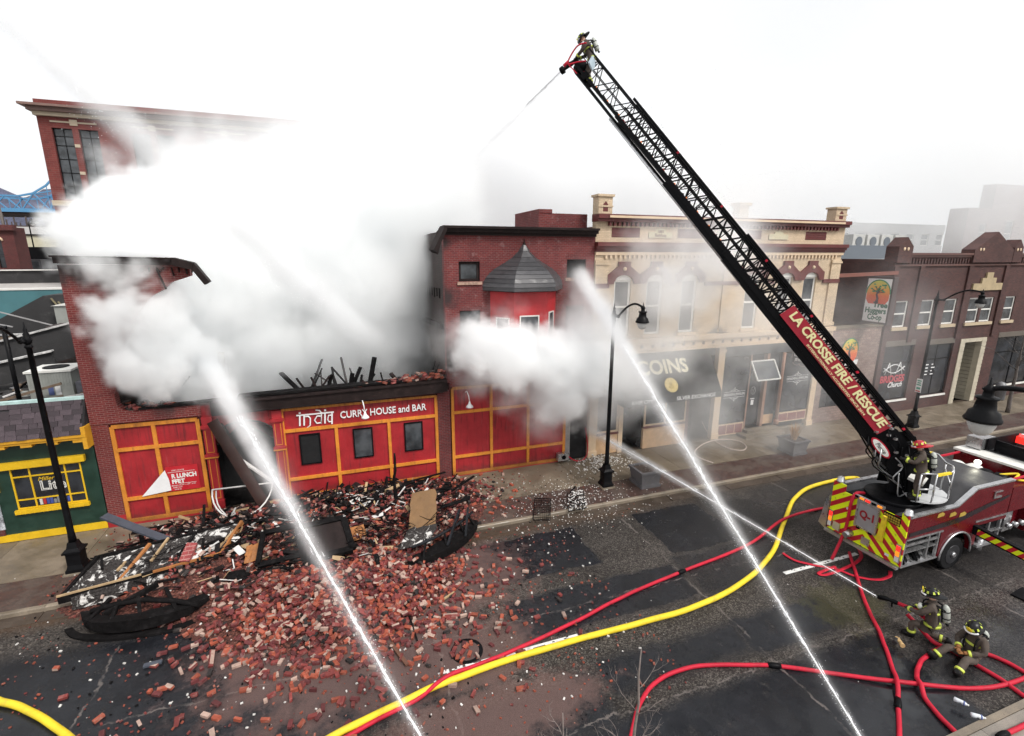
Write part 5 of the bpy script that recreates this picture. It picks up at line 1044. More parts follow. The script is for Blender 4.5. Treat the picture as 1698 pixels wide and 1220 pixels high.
for x, y, rt, lb in ((-37.0, 82, .6, 'far lantern lamp by the maroon building'), (-32.6, 84, 1.6, 'far lantern lamp before the cream hall'), (-31.5, 76, -1.6, 'far lantern lamp above the black lorry')): lamp_copy(lb, x, y, rt, 6.0)
b = MB(); b.tube([(-42.5, 88, 6.9), (-42.5, 88, 19)], .14, 6); single('utility_pole', b, M('grey_bark', (.13, .11, .1)), 'tall thin pole against the cream hall', 'pole', (-42.5, 88, 6.9))
b = MB(); rr = random.Random(3)
wd_ = MB()
for i in range(700):
    p = Vector((rr.uniform(-85, -20), rr.uniform(120, 170), 0)); wd_.bar(p, p + Vector((rr.uniform(-1, 1), 0, rr.uniform(12, 17.5))), .3, .25, w2=.08)
wd_.box(-140, 170, 0, -10, 171, 17); wd_ = wd_.build('far_woods', M('winter_wood', (.075, .058, .055), .9, .4, .3)); tag(wd_, 'brown leafless woods under the blue bridge', 'woods', kind='stuff')
# blue truss bridge
m_blue = M('bridge_blue', (.09, .27, .48), .5, .15); BR = thing('truss_bridge', 'blue steel truss bridge with a curved top chord before the hill', 'bridge', (-115, 250, 20))
dk = MB(); dk.box(-190, 248, 24.0, -76, 262, 25.2); dk.build('deck', m_soot, BR); b = MB(); b.box(-190, 247.6, 25.2, -76, 247.9, 26.6); b.build('railing', m_blue, BR)
def top(x): return 31.2 if x < -114 else 31.2 + min(30, ((x + 114) / 10) ** 2 * 4.6)
for yy in (249, 261):
    ch_ = MB(); xs = [-190 + 4.5 * i for i in range(26)]
    for i in range(len(xs) - 1): ch_.bar((xs[i], yy, top(xs[i])), (xs[i + 1], yy, top(xs[i + 1])), .5, .6)
    ch_.build('top_chord', m_blue, BR)
    c2 = MB()
    for i in range(len(xs) - 1):
        if xs[i] > -118: c2.bar((xs[i], yy, min(31, top(xs[i])) + min(8, max(0, xs[i] + 114) * .22)), (xs[i + 1], yy, min(31, top(xs[i + 1])) + min(8, max(0, xs[i + 1] + 114) * .22)), .35, .4)
    c2.build('inner_chord', m_blue, BR)
    for i in range(0, len(xs) - 1):
        MB().bar((xs[i], yy, 26 if i % 2 else top(xs[i])), (xs[i + 1], yy, top(xs[i + 1]) if i % 2 else 26), .4, .4).build('diagonal', m_blue, BR)
        if i % 2 == 0: MB().bar((xs[i + 1], yy, 26), (xs[i + 1], yy, top(xs[i + 1])), .22, .22).build('hanger', m_blue, BR)
for i in range(0, len(xs), 2): MB().bar((xs[i], 249, top(xs[i])), (xs[i], 261, top(xs[i])), .35, .35).build('cross_strut', m_blue, BR)
for x in (-150, -97): MB().box(x - 3, 250, 0, x + 3, 260, 24).build('pier', M('pier_stone', (.25, .22, .2), .8), BR)
# ---------------------------------------------------------------- tall brick block behind the fire
FX0, FX1, FY = -18.65, 1.0, 45.0
fb = thing('brick_block', 'tall red brick block with large grid windows behind the white smoke', 'building', (0, FY, 0))
cols = [-17.95 + k * 4.62 for k in range(4)]; holes = []
for x in cols: holes += [(x, x + 1.15, 13.7, 18.4), (x + 1.5, x + 2.65, 13.7, 18.4)]
b = MB(); wall(b, FX0, FX1, 0, 19.1, holes, FY); b.build('brick_wall', b_far, fb); shell(fb, FX0, FX1, FY + .36, 70, 19.1, b_far, m_tar)
m_buff = M('buff_band', (.5, .41, .3), .7, .08)
MB().box(FX0 - .05, FY - .1, 13.25, FX1, FY - .001, 13.6).build('sill_band', m_buff, fb)
b = MB(); b.box(FX0 - .1, FY - .25, 19.1, FX1 + .1, FY + .36, 19.35); b.build('cornice', m_buff, fb); b = MB(); b.box(FX0 - .3, FY - .5, 19.35, FX1 + .3, FY + .36, 19.6); b.box(FX0 - .6, FY - .8, 19.6, FX1 + .6, FY + .36, 19.75); b.build('cornice_top', M('brown_cornice', (.2, .12, .1), .6), fb); MB().box(FX0, FY - .05, 19.75, FX1, FY + .3, 20.15).build('parapet', b_far, fb)
for x in cols:
    for w0 in (x, x + 1.5): window(fb, w0, w0 + 1.15, 13.7, 18.4, m_black, m_win2, y=FY, rec=.2, fw=.05, rails=(14.6, 15.5, 16.4, 17.3, 17.9), mull=(w0 + .58,))
    MB().box(x, FY - .04, 18.75, x + 2.65, FY - .001, 18.85).build('string_band', m_buff, fb); MB().box(x + 1.1, FY - .06, 18.6, x + 1.55, FY - .0411, 18.98).build('keystone', m_buff, fb)
    for z in (17.2, 15.4): MB().box(x + 1.17, FY - .04, z, x + 1.48, FY - .001, z + .2).build('stone_block', m_buff, fb)
# ---------------------------------------------------------------- hazy blocks on the right
def block(name, label, x0, x1, y0, y1, z1, mt, wins=(), roof=m_tar, pz=None):
    t = thing(name, label, 'building', ((x0 + x1) / 2, y0, 0)); b = MB(); wall(b, x0, x1, 0, z1, [w[:4] for w in wins], y0); b.build('wall', mt, t)
    MB().box(x0, y0 + .36, 0, x0 + .3, y1, z1).build('side_wall', mt, t); MB().box(x1 - .3, y0 + .36, 0, x1, y1, z1).build('side_wall', mt, t); MB().box(x0 + .3, y1 - .3, 0, x1 - .3, y1, z1).build('back_wall', mt, t); MB().box(x0 + .3, y0 + .36, z1 - .5, x1 - .3, y1 - .3, z1 - .35).build('roof', roof, t)
    for w in wins: window(t, *w[:4], m_white, m_win2, y=y0, fw=.12, rails=((w[2] + w[3]) / 2,))
    return t
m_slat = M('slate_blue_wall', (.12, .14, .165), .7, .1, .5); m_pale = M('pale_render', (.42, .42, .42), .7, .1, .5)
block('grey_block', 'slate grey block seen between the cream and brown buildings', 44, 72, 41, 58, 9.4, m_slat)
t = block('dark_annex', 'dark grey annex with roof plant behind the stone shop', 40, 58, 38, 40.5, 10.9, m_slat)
for k, x in enumerate((58.2, 60.6, 63.0, 65.4)):
    u = thing('roof_plant', ['pale fan unit nearest the cream building on the far roof', 'second pale fan unit on the far roof', 'third pale fan unit on the far roof', 'last pale fan unit before the gabled parapet'][k], 'air conditioner', (x, 44, 9.2)); MB().box(x, 43.5, 9.2, x + 2.0, 45, 12.3).build('cabinet', M('ac_pale', (.5, .5, .48), .5), u)
    for z in (10.2, 11.5): MB().tube([(x + 1.0, 43.44, z), (x + 1.0, 43.51, z)], .55, 14).build('fan', m_slat, u)
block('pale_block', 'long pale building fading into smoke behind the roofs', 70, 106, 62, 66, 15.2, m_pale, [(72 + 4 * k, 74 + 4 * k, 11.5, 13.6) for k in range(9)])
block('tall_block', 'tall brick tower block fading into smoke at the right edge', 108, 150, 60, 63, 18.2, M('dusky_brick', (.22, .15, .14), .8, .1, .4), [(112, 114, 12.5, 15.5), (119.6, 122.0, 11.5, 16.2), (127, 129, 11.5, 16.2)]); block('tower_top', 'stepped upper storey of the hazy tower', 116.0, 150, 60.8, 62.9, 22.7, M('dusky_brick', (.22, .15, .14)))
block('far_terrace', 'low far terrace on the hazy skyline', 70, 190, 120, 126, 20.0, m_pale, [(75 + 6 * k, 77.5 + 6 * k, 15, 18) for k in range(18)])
b = MB(); b.box(42.2, 45, 8, 43.5, 46, 15.2); b.box(42.0, 44.8, 15.2, 43.7, 46.2, 15.5); b.build('stack', b_tan); o = bpy.data.objects['stack']; o.name = 'far_chimney'; tag(o, 'faint chimney stack rising behind the cream parapet', 'chimney')
# ================================================================ fire truck with raised ladder
m_fr = M('fire_red', (.11, .005, .009), .25, .12, 1.5, 0, spec=.35, dirt=(.045, .005, .007), dirt_amt=.5); m_alu = M('aluminium', (.55, .55, .56), .32, .12, 5, .05, metal=.85, dirt=(.3, .3, .3), dirt_amt=.4)
m_tread = M('tread_plate', (.42, .42, .43), .4, .3, 25, .6, metal=.7); m_blk = M('ladder_black', (.0045, .0045, .0055), .5, .3, 4, .08, spec=.1); m_tarp = M('grey_tarp', (.032, .031, .034), .55, .35, 2.2, .7); m_rub = M('tyre_rubber', (.012, .012, .013), .8, .2, 8, .2, spec=.15)
m_hyel = M('hose_yellow', (.8, .60, .03), .6, .16, 3, .35, dirt=(.36, .27, .06), dirt_amt=.6, fine=90, spec=.3); m_hred = M('hose_red', (.5, .012, .035), .6, .18, 4, .35, dirt=(.2, .012, .02), dirt_amt=.6, fine=90, spec=.3)
m_lens_r = M('lens_red', (.5, .01, .01), .2, .05, emit=((1, .03, .02), 1.6)); m_lens_a = M('lens_amber', (.7, .2, .01), .2, .05, emit=((1, .3, .03), .9)); m_lens_w = M('lens_white', (.75, .75, .75), .2, .05)
ft = thing('fire_truck', 'red ladder fire truck with chevron tail and its black ladder raised over the street', 'fire truck', (19.3, 9.86, RZ))
TY0, TY1, TXR = 8.64, 11.08, 15.78
wc = 18.32; wr = .74
def side_poly():
    p = [(TXR, 1.46), (TXR, 2.2), (18.0, 2.2), (18.82, 2.66), (20.75, 2.66), (20.75, 1.3), (19.3, 1.3), (19.3, .62)]
    arc = [(wc + wr * math.cos(t), .48 + wr * math.sin(t)) for t in [math.radians(d) for d in range(0, 181, 15)]]
    return p + [(wc + wr + .01, .55)] + arc + [(17.45, .55), (17.45, 1.46)]
for y, nm in ((TY0, 1), (TY1 - .12, 2)): MB().prism(side_poly(), (0, y + .12, 0), (1, 0, 0), (0, 0, 1), .12).build('side_panel', m_fr, ft)
b = MB(); b.prism([(TXR + .02, .55), (20.7, .55), (20.7, 2.6), (18.8, 2.6), (18.0, 2.14), (TXR + .02, 2.14)], (0, TY0 + .45, 0), (1, 0, 0), (0, 0, 1), -(TY1 - TY0 - .9)); b.build('body', m_blk, ft)
for y0, y1 in ((TY0 - .015, TY0 + .13), (TY1 - .13, TY1 + .015)):
    b = MB()
    for a, c in (((TXR, 2.22), (18.0, 2.22)), ((18.0, 2.22), (18.83, 2.69)), ((18.83, 2.69), (20.78, 2.69))): b.bar((a[0], (y0 + y1) / 2, a[1]), (c[0], (y0 + y1) / 2, c[1]), y1 - y0, .05)
    b.build('top_rail', m_alu, ft)
ys = TY0 - .008
b = MB(); b.box(TXR, ys - .012, 1.44, 17.5, ys, 1.5); b.box(19.1, ys - .012, 1.44, 20.74, ys, 1.5); b.build('trim_strip', m_alu, ft)
b = MB(); b.tube([(wc + (wr + .03) * math.cos(t), TY0 - .02, .48 + (wr + .03) * math.sin(t)) for t in [math.radians(d) for d in range(-5, 186, 10)]], .035, 6); b.build('wheel_arch', m_alu, ft)
b = MB(); b.prism([(TXR + .1, 1.56), (18.2, 1.62), (20.6, 2.1), (20.7, 2.2), (19.5, 2.05), (18, 1.8), (TXR + .1, 1.7)], (0, ys, 0), (1, 0, 0), (0, 0, 1), .004); b.build('wave_stripe', M('stripe_black', (.02, .012, .015), .3), ft)
for i, x in enumerate((17.05, 17.65, 18.15)): MB().prism([(0, 0), (.3, .02), (.34, .09), (.22, .16), (.02, .13)], (x, ys, 2.0 - i * .09), (1, 0, 0), (0, 0, 1), .005).build('gold_mark', M('gold_leaf', (.4, .28, .05), .4), ft)
b = MB(); b.box(19.75, ys - .03, 2.2, 20.15, ys, 2.26); b.box(19.75, ys - .03, 2.4, 20.15, ys, 2.44); b.box(19.75, ys - .03, 2.261, 19.8, ys, 2.399); b.build('grab_handle', m_alu, ft)
# tail lockers: step, shelf, hose ends
b = MB(); b.box(TXR, TY0, .5, 17.5, TY0 + .44, .56); b.build('tail_step', m_tread, ft)
b = MB(); b.box(TXR, TY0 + .02, .98, 17.42, TY0 + .4, 1.01); b.box(TXR, TY0 + .02, 1.2, 17.42, TY0 + .06, 1.28); b.build('locker_shelf', m_alu, ft)
for x in (TXR + .02, 16.9, 17.36): MB().box(x, TY0 + .01, .57, x + .06, TY0 + .08, 1.43).build('locker_post', m_alu, ft)
for i in range(4): MB().bar((15.95 + i * .3, TY0 + .05, .6), (16.25 + i * .3, TY0 + .4, .66), .1, .08).build('stowed_plank', m_alu if i % 2 else m_blk, ft)
b = MB(); b.box(19.3, TY0 + .1, .62, 20.7, TY0 + .44, 1.29); b.build('open_locker', m_blk, ft); MB().box(19.35, TY0, .9, 20.7, TY0 + .1, .95).build('locker_shelf', m_alu, ft); MB().box(19.3, TY0 - .1, .52, 20.75, TY0 + .44, .6).build('running_board', m_tread, ft)  # solid black block set back in the locker opening, with shelf and board
for x in (19.95, 20.55): MB().box(x, TY0 + .02, .62, x + .07, TY0 + .1, 1.29).build('locker_post', m_alu, ft)
b = MB(); b.lathe([(.1, 0), (.1, .4)], 10, (19.62, TY0 + .02, .35)); b.build('exhaust_can', m_alu, ft)
# wheels
def wheel(x, y, s):
    b = MB(); b.tube([(x, y, .43), (x, y + .06 * s, .43), (x, y + .28 * s, .43)], [.52, .56, .56], 24); w = b.build('wheel', m_rub, ft)
    q = MB(); q.tube([(x, y - .015 * s, .43), (x, y + .02 * s, .43)], [.33, .33], 20); q.build('rim', M('wheel_steel', (.05, .05, .055), .4, metal=.6), w); MB().tube([(x, y - .08 * s, .43), (x, y - .014 * s, .43)], [.07, .11], 10).build('hub', m_alu, w)
wheel(wc, TY0 + .03, 1); wheel(wc, TY1 - .03, -1); wheel(23.6, TY0 + .03, 1)
# tail with chevrons
mch, T, p = new_mat('tail_chevrons'); x_, y_, z_ = T.xyz(T.pos()); u = T.m('ABSOLUTE', T.m('SUBTRACT', y_, 9.86)); s_ = T.m('FRACT', T.m('DIVIDE', T.m('ADD', z_, T.m('MULTIPLY', u, .85)), .4))
c = T.mix(T.m('GREATER_THAN', s_, .48), (.42, .01, .025), (.72, .84, .01)); c = T.mix(T.m('MULTIPLY', T.rng(T.noise(T.pos(), 9, 5, .7), .6, .66), .5), c, (.12, .1, .05)); T.put(p.inputs['Base Color'], c); p.inputs['Roughness'].default_value = .35
b = MB(); b.box(TXR - .05, TY0, .56, TXR - .001, TY1, 2.12); b.box(TXR - .05, TY1 - .42, 2.121, TXR - .001, TY1, 2.36); b.box(TXR - .05, TY0, 2.121, TXR - .001, TY0 + .2, 2.3); b.build('tail_panel', mch, ft)
b = MB(); b.box(TXR - .16, TY0 + .02, .46, TXR - .051, TY1 + .02, .54); b.build('rear_step', m_tread, ft); MB().prism([(TY1 + .02, .5), (TY1 + .3, .62), (TY1 + .14, 1.6), (TY1 + .02, 1.8)], (TXR - .1, 0, 0), (0, 1, 0), (0, 0, 1), .02).build('folding_step', m_alu, ft)
b = MB(); b.box(TXR - .11, 9.46, 1.2, TXR - .051, 10.14, 2.12); dq = b.build('tail_door', M('door_grey', (.33, .33, .35), .4, .06, metal=.3), ft, label='grey tail door lettered Q-1')
q = MB(); q.box(TXR - .125, 9.44, 1.18, TXR - .112, 9.5, 2.14).box(TXR - .125, 10.1, 1.18, TXR - .112, 10.16, 2.14).box(TXR - .126, 9.5, 1.18, TXR - .113, 10.1, 1.23).box(TXR - .126, 9.5, 2.08, TXR - .113, 10.1, 2.14); q.build('door_edge', m_alu, dq)
letters('Q-1', (TXR - .113, 9.8, 1.68), .36, M('letter_maroon', (.28, .01, .02), .4), dq, u=(0, -1, 0), v=V, ext=.006, bold=.012, width=.46)
for y in (9.6, 10.0): MB().box(TXR - .15, y - .05, 1.14, TXR - .112, y + .05, 1.2).build('latch', m_blk, dq)
MB().bar((TXR - .12, 9.3, 1.1), (TXR - .14, 9.24, 2.0), .16, .1, up=(1, 0, 0), w2=.1).build('wheel_chock', m_hyel, ft)
b = MB()
for i in range(7):
    for j in range(3): b.box(TXR - .09, 8.86 + i * .07, 1.86 + j * .08, TXR - .055, 8.905 + i * .07, 1.91 + j * .08)
b.build('cargo_net', M('net_gold', (.4, .28, .03), .6), ft); MB().box(TXR - .054, 8.84, 1.82, TXR - .0505, 9.36, 2.13).build('net_back', m_blk, ft)
for y0 in (TY0 + .03, TY1 - .17):
    h = MB().box(TXR - .1, y0, .68, TXR - .051, y0 + .14, 1.28).build('lamp_housing', m_alu, ft)
    for k, mm in enumerate((m_lens_w, m_lens_a, m_lens_r)): MB().box(TXR - .115, y0 + .015, .71 + k * .185, TXR - .101, y0 + .125, .87 + k * .185).build('tail_light', mm, h)
b = MB(); b.box(TXR - .1, 9.35, 2.14, TXR - .02, 10.35, 2.24); lb = b.build('light_bar', m_alu, ft)
for k in range(5): MB().box(TXR - .115, 9.4 + k * .19, 2.155, TXR - .101, 9.54 + k * .19, 2.225).build('bar_light', m_lens_a if k in (0, 3) else m_lens_r if k == 2 else m_blk, lb)
for y in (TY0 + .1, TY1 - .15):
    MB().lathe([(.13, 0), (.13, .05), (.11, .06), (.1, .17), (.04, .2)], 14, (TXR + .06, y, 2.26 if y < 9 else 2.36)).build('beacon', m_alu, ft)
for y, z, mm in ((10.2, .8, m_lens_w), (9.05, .74, m_lens_w), (10.75, .72, m_lens_w), (10.45, 1.6, m_lens_w)): MB().box(TXR - .06, y - .06, z - .04, TXR - .0505, y + .06, z + .04).build('tail_fitting', mm, ft)
MB().tube([(TXR - .3, 10.25, .78), (TXR - .05, 10.25, .82)], [.1, .12], 12).build('inlet_cap', m_alu, ft); MB().box(TXR - .1, 10.62, .66, TXR - .051, 10.86, .92).build('lamp_box', M('cream_box', (.5, .45, .3), .5), ft); MB().box(TXR - .09, 9.6, .68, TXR - .051, 9.86, .92).build('plate', m_alu, ft)
MB().box(15.0, TY1 - .05, 2.3, 15.1, TY1 + .1, 2.8) if False else None
# soft cover on the deck, wrinkled
N, K = 46, 22; b = MB(); rr = random.Random(9); vs = []
from mathutils import noise as mnoise
for i in range(N + 1):
    for j in range(K + 1):
        x = TXR + .05 + (20.72 - TXR - .05) * i / N; y = TY0 + .12 + (TY1 - TY0 - .24) * j / K
        z = 2.2 if x < 18 else (2.2 + (x - 18) / .82 * .46 if x < 18.82 else 2.66)
        d = math.hypot((x - 17.0), (y - 9.86)); sag = -.1 if x < 18 else .0
        z += sag * max(0, 1 - (abs(y - 9.86) / 1.05) ** 6) + .045 * mnoise.noise(Vector((x * 1.5, y * 4, 0))) + .03 * abs(mnoise.noise(Vector((x * 5 + y * 3, y * 3 - x, 3)))) * (1 if .04 < j / K < .96 else 0)
        vs.append((x, y, z))
b.add(vs, [(i * (K + 1) + j, (i + 1) * (K + 1) + j, (i + 1) * (K + 1) + j + 1, i * (K + 1) + j + 1) for i in range(N) for j in range(K)], 0, True); b.build('deck_cover', m_tarp, ft)
# turntable, operator platform and railings
TC = Vector((16.85, 9.86, 0))
MB().lathe([(.8, 2.05), (.8, 2.22), (.78, 2.26)], 28, TC).build('turntable', m_blk, ft)
pf = MB(); pts = [(16.55, 9.15)] + [(17.35 + 1.0 * math.cos(math.radians(d)), 9.75 + 1.02 * math.sin(math.radians(d))) for d in range(-125, 36, 8)] + [(17.4, 10.2)]
pf.prism(pts, (0, 0, 2.4), (1, 0, 0), (0, 1, 0), .05); pf = pf.build('platform', M('platform_grey', (.52, .53, .54), .5, .1, 6), ft)
rl = MB(); zt = 3.4
posts = [(16.5, 8.98), (16.95, 8.82)]
for (x, y) in posts: rl.tube([(x, y, 2.45), (x, y, zt)], .028, 6)
rl.tube([(16.5, 8.98, zt), (16.6, 8.92, zt + .04), (16.95, 8.82, zt)], .028, 6); rl.tube([(16.5, 8.98, 2.9), (16.95, 8.82, 2.9)], .025, 6)
rl.build('railing', m_alu, pf); rl = MB()
for (x, y) in ((17.75, 8.83), (18.2, 9.3)): rl.tube([(x, y, 2.45), (x, y, 3.4)], .028, 6)
rl.tube([(17.6, 8.83, 3.32), (17.75, 8.83, 3.4), (18.1, 9.05, 3.4), (18.2, 9.3, 3.4), (18.3, 9.6, 3.55), (18.15, 9.8, 3.6)], .03, 6); rl.tube([(17.75, 8.83, 2.9), (18.1, 9.1, 2.95), (18.2, 9.3, 3.2)], .028, 6)
rl.build('railing', m_alu, pf)
for a, c in (((16.98, 8.83, 3.36), (17.62, 8.83, 3.34)), ((17.5, 10.05, 3.6), (18.2, 9.7, 3.58))): MB().bar(a, c, .07, .07).build('safety_gate', m_hyel, pf)
MB().box(16.95, 9.25, 2.45, 17.2, 9.55, 2.9).build('console', m_blk, pf); MB().obox((17.08, 9.38, 2.98), (.42, .42, .1), rot3(.25, -.2, .3)).build('console_top', m_white, pf)
# pump bay and cab
b = MB(); b.box(20.8, TY0 + .25, .6, 22.0, TY1 - .25, 2.1); b.build('pump_bay', m_fr, ft); MB().box(20.9, TY0 + .08, .7, 21.3, TY0 + .25, 2.2).build('pump_panel', m_alu, ft)
b = MB(); b.box(20.8, TY0, 1.5, 22.0, TY0 + .3, 2.4); b.build('crosslay_panel', m_fr, ft)
for k in range(3): MB().tube([(20.95 + k * .35, TY0 + .02, 1.0), (20.95 + k * .35, TY0 - .12, .98)], .09, 10).build('pump_outlet', m_alu, ft)
for (y, dx, mm) in ((10.5, 0, m_white), (10.1, .25, m_white), (9.7, .1, m_blk), (9.3, .2, m_blk)): MB().ell((21.2 + dx, y, 2.35), (.3, .28, .2), 10, 6).build('stowed_gear', mm, ft)
MB().tube(smooth_path([(21.3, 9.3, 2.5), (21.7, 9.0, 2.6), (21.4, 8.9, 2.5), (21.8, 8.7, 2.45)], 5), .04, 6).build('stowed_hose', m_hyel, ft)
for y in (10.9, 8.8): MB().bar((20.8, y, 2.6), (22.0, y, 2.62), .06).build('red_rail', m_hred, ft)
wl = MB().ell((20.85, 9.75, 2.85), (.1, .1, .08), 10, 6).build('work_light', M('lit_bulb', (1, 1, .9), .3, .02, emit=((1, .95, .8), 12)), ft)
sp = bpy.data.objects.new('work_light_beam', bpy.data.lights.new('work_light_beam', 'SPOT')); COL.objects.link(sp); sp.parent = wl; sp.location = Vector((20.75, 9.72, 2.92)) - wloc(wl); sp.data.energy = 7; sp.data.spot_size = R(75); sp.data.color = (1, .97, .75); sp.data.shadow_soft_size = .05
sp.rotation_euler = Vector((.9, .08, .35)).to_track_quat('Z', 'Y').to_euler()
b = MB(); b.box(22.05, TY0, .55, 26.3, TY1, 2.66); b.build('cab', m_fr, ft); b = MB(); b.box(22.0, TY0 - .04, 2.661, 26.4, TY1 + .04, 2.74); b.build('cab_roof', m_white, ft)
b = MB(); b.box(22.75, TY0 + .15, 2.742, 26, TY1 - .3, 2.78); b.build('roof_mat', m_tread if False else M('wet_black_roof', (.03, .03, .032), .15, .2, 3), ft)
b = MB(); b.bar((22.7, TY0 + .2, 2.95), (22.95, TY1 - .75, 2.95), .06, .5); b.bar((22.72, TY1 - .6, 3.0), (24.6, TY1 - .6, 3.0), .05, .42); b.build('roof_rack', m_blk, ft); MB().box(22.5, TY1 - .55, 2.78, 23.3, TY1 - .05, 3.2).build('roof_box', m_alu, ft)
b = MB(); b.box(24.5, TY0 + .4, 2.85, 24.85, TY1 - .5, 3.1); lb = b.build('roof_light_bar', m_white, ft); MB().box(24.45, TY1 - .9, 2.86, 24.9, TY1 - .51, 3.12).build('bar_light', m_lens_r, lb)
MB().box(22.3, TY0 - .005, 1.6, 23.5, TY0 - .001, 2.4).build('cab_window', m_win, ft)
# outrigger
og = MB(); og.bar((19.12, 8.7, 1.22), (19.12, 6.72, 1.02), .16, .3); og = og.build('outrigger', m_blk, ft, label='extended outrigger with striped side')
mst, T, p = new_mat('outrigger_stripes'); y_ = T.xyz(T.pos())[1]; z_ = T.xyz(T.pos())[2]; s_ = T.m('FRACT', T.m('DIVIDE', T.m('ADD', y_, T.m('MULTIPLY', z_, .8)), .3)); T.put(p.inputs['Base Color'], T.mix(T.m('GREATER_THAN', s_, .5), (.45, .01, .02), (.75, .85, .01)))
MB().bar((19.035, 8.5, 1.19), (19.035, 7.1, 1.05), .008, .19).build('stripe_band', mst, og)
MB().tube([(19.12, 6.85, 1.0), (19.12, 6.85, -.06)], .07, 12).build('jack_leg', m_alu, og); MB().lathe([(.24, -.075), (.2, -.04), (.08, 0)], 16, (19.12, 6.85, 0)).build('jack_foot', m_white, og)
o = single('jack_pad', MB().obox((19.05, 6.95, -.1), (.75, .62, .05), rz3(.1)), m_blk, 'black square pad under the outrigger jack', 'pad', (19.05, 6.95, -.13))
# ---------------------------------------------------------------- ladder
LP = Vector((17.35, 9.95, 3.3)); LT = Vector((8.6, 17.1, 16.4)); LL = (LT - LP).length; ax = (LT - LP).normalized(); lr_ = ax.cross(Vector((0, 0, 1))).normalized(); ln = lr_.cross(ax)
# near side of the ladder is the one with the lettering (towards the camera)
if (Vector((0, 0, 10)) - LP.lerp(LT, .3)).dot(lr_) < 0: lr_ = -lr_
if ln.z < 0: ln = -ln
def lp(s, w, n): return LP + ax * s + lr_ * w + ln * n
def ladder_section(nm, s0, s1, hw, nb, nt, rail, plate, label, step=.36):
    b = MB()
    for sd in (1, -1):
        b.bar(lp(s0, sd * hw, nb), lp(s1, sd * hw, nb), rail * .7, rail, up=ln); b.bar(lp(s0, sd * hw, nt), lp(s1, sd * hw, nt), rail * .62, rail * .62, up=ln)
        b.bar(lp(s0, sd * hw, nb + (nt - nb) * .5), lp(s1, sd * hw, nb + (nt - nb) * .5), rail * .35, rail * .35, up=ln)
        if plate: b.bar(lp(s0, sd * hw, nb - .12), lp(s0 + (s1 - s0) * plate, sd * hw, nb - .08), .05, .3, up=ln)
    t = b.build(nm, m_blk, ft, label=label)
    d = MB(); s = s0 + .05; k = 0; st = step * 1.25
    while s < s1 - st:
        for sd in (1, -1):
            d.bar(lp(s, sd * hw, nb if k % 2 else nt), lp(s + st, sd * hw, nt if k % 2 else nb), rail * .32, rail * .32, up=ln)
            if k % 2 == 0: d.bar(lp(s, sd * hw, nb), lp(s, sd * hw, nt), rail * .3, rail * .3, up=ax)
        s += st; k += 1
    d.build('lattice', m_blk, t)['kind'] = 'stuff'
    s = s0 + .2; i = 0
    while s < s1 - .05:
        MB().bar(lp(s, -hw, nb + .05), lp(s, hw, nb + .05), .045, .045, up=ln).build('rung', m_blk if i % 6 else m_hred, t); s += step; i += 1
    return t
L1 = ladder_section('base_section', -.3, 9.2, .46, -.3, .55, .15, .98, 'lowest ladder section with the department lettering')
L2 = ladder_section('middle_section', 1.0, 15.1, .38, -.24, .5, .13, .8, 'middle ladder section')
L3 = ladder_section('fly_section', 6.0, 17.45, .30, -.2, .42, .085, 0, 'top ladder section with the water nozzle')
MB().tube([lp(9, .3, -.42), lp(17.2, .26, -.36)], .05, 8).build('water_pipe', m_blk, L3); MB().tube([lp(8, .36, -.5), lp(15.2, .34, -.45)], .045, 8).build('cable_tube', m_alu, L2)
for s in (9.4, 15.2, 3.0): MB().box(0, 0, 0, .01, .01, .01)
for s in [9.6 + .62 * i for i in range(12)]: MB().obox(lp(s, .02, -.16), (.07, .07, .05)).build('rung_light', M('amber_marker', (.8, .2, .03), .3, .05, emit=((1, .25, .03), .5)), L2 if s < 13 else L3)
for s in [1.2 + 2.3 * i for i in range(6)]:
    sec = L1 if s < 9 else L2; hw = .46 if s < 9 else .38; MB().bar(lp(s, hw + .04, .5), lp(s + .07, hw + .04, .5), .07, .07, up=ln).build('red_band', m_hred, sec)
pl = MB(); pl.prism([(1.5, -.2), (6.45, -.2), (6.45, .3), (1.5, .3)], lp(0, .56, 0), ax, ln, .02 if ax.cross(ln).dot(lr_) > 0 else -.02); pl = pl.build('name_board', M('board_red', (.36, .012, .03), .4, .06), L1, label='red board lettered LA CROSSE FIRE / RESCUE')
m_crm = M('letter_cream', (.85, .78, .42), .4, .04)
ru = -ax; rv = ru.cross(lr_); rv = ln if rv.dot(ln) == 0 else ln
# reading direction runs down the ladder; up is the ladder's upper side
wn = ru.cross(ln)
letters('LA CROSSE FIRE / RESCUE', lp(3.95, .60, .1), .36, m_crm, pl, u=ru, v=ln, ext=.006, bold=.012, width=4.6, name='board_lettering')
letters('INTERNATIONALLY ACCREDITED SINCE 2014', lp(3.7, .60, -.13), .1, m_crm, pl, u=ru, v=ln, ext=.004, bold=.002, width=2.9, name='board_lettering')
b = MB(); b.prism([(-.2, -.62), (1.9, -.56), (2.3, -.3), (2.3, -.2), (1.3, .35), (-.4, .3)], lp(0, .5, 0), ax, ln, .04); b.prism([(-.2, -.62), (1.9, -.56), (2.3, -.3), (2.3, -.2), (1.3, .35), (-.4, .3)], lp(0, -.54, 0), ax, ln, .04); b.build('heel_plate', m_blk, L1)
ov = [(1.05 + .42 * math.cos(t), -.36 + .15 * math.sin(t)) for t in [2 * math.pi * i / 20 for i in range(20)]]
sgn = 1 if ax.cross(ln).dot(lr_) > 0 else -1
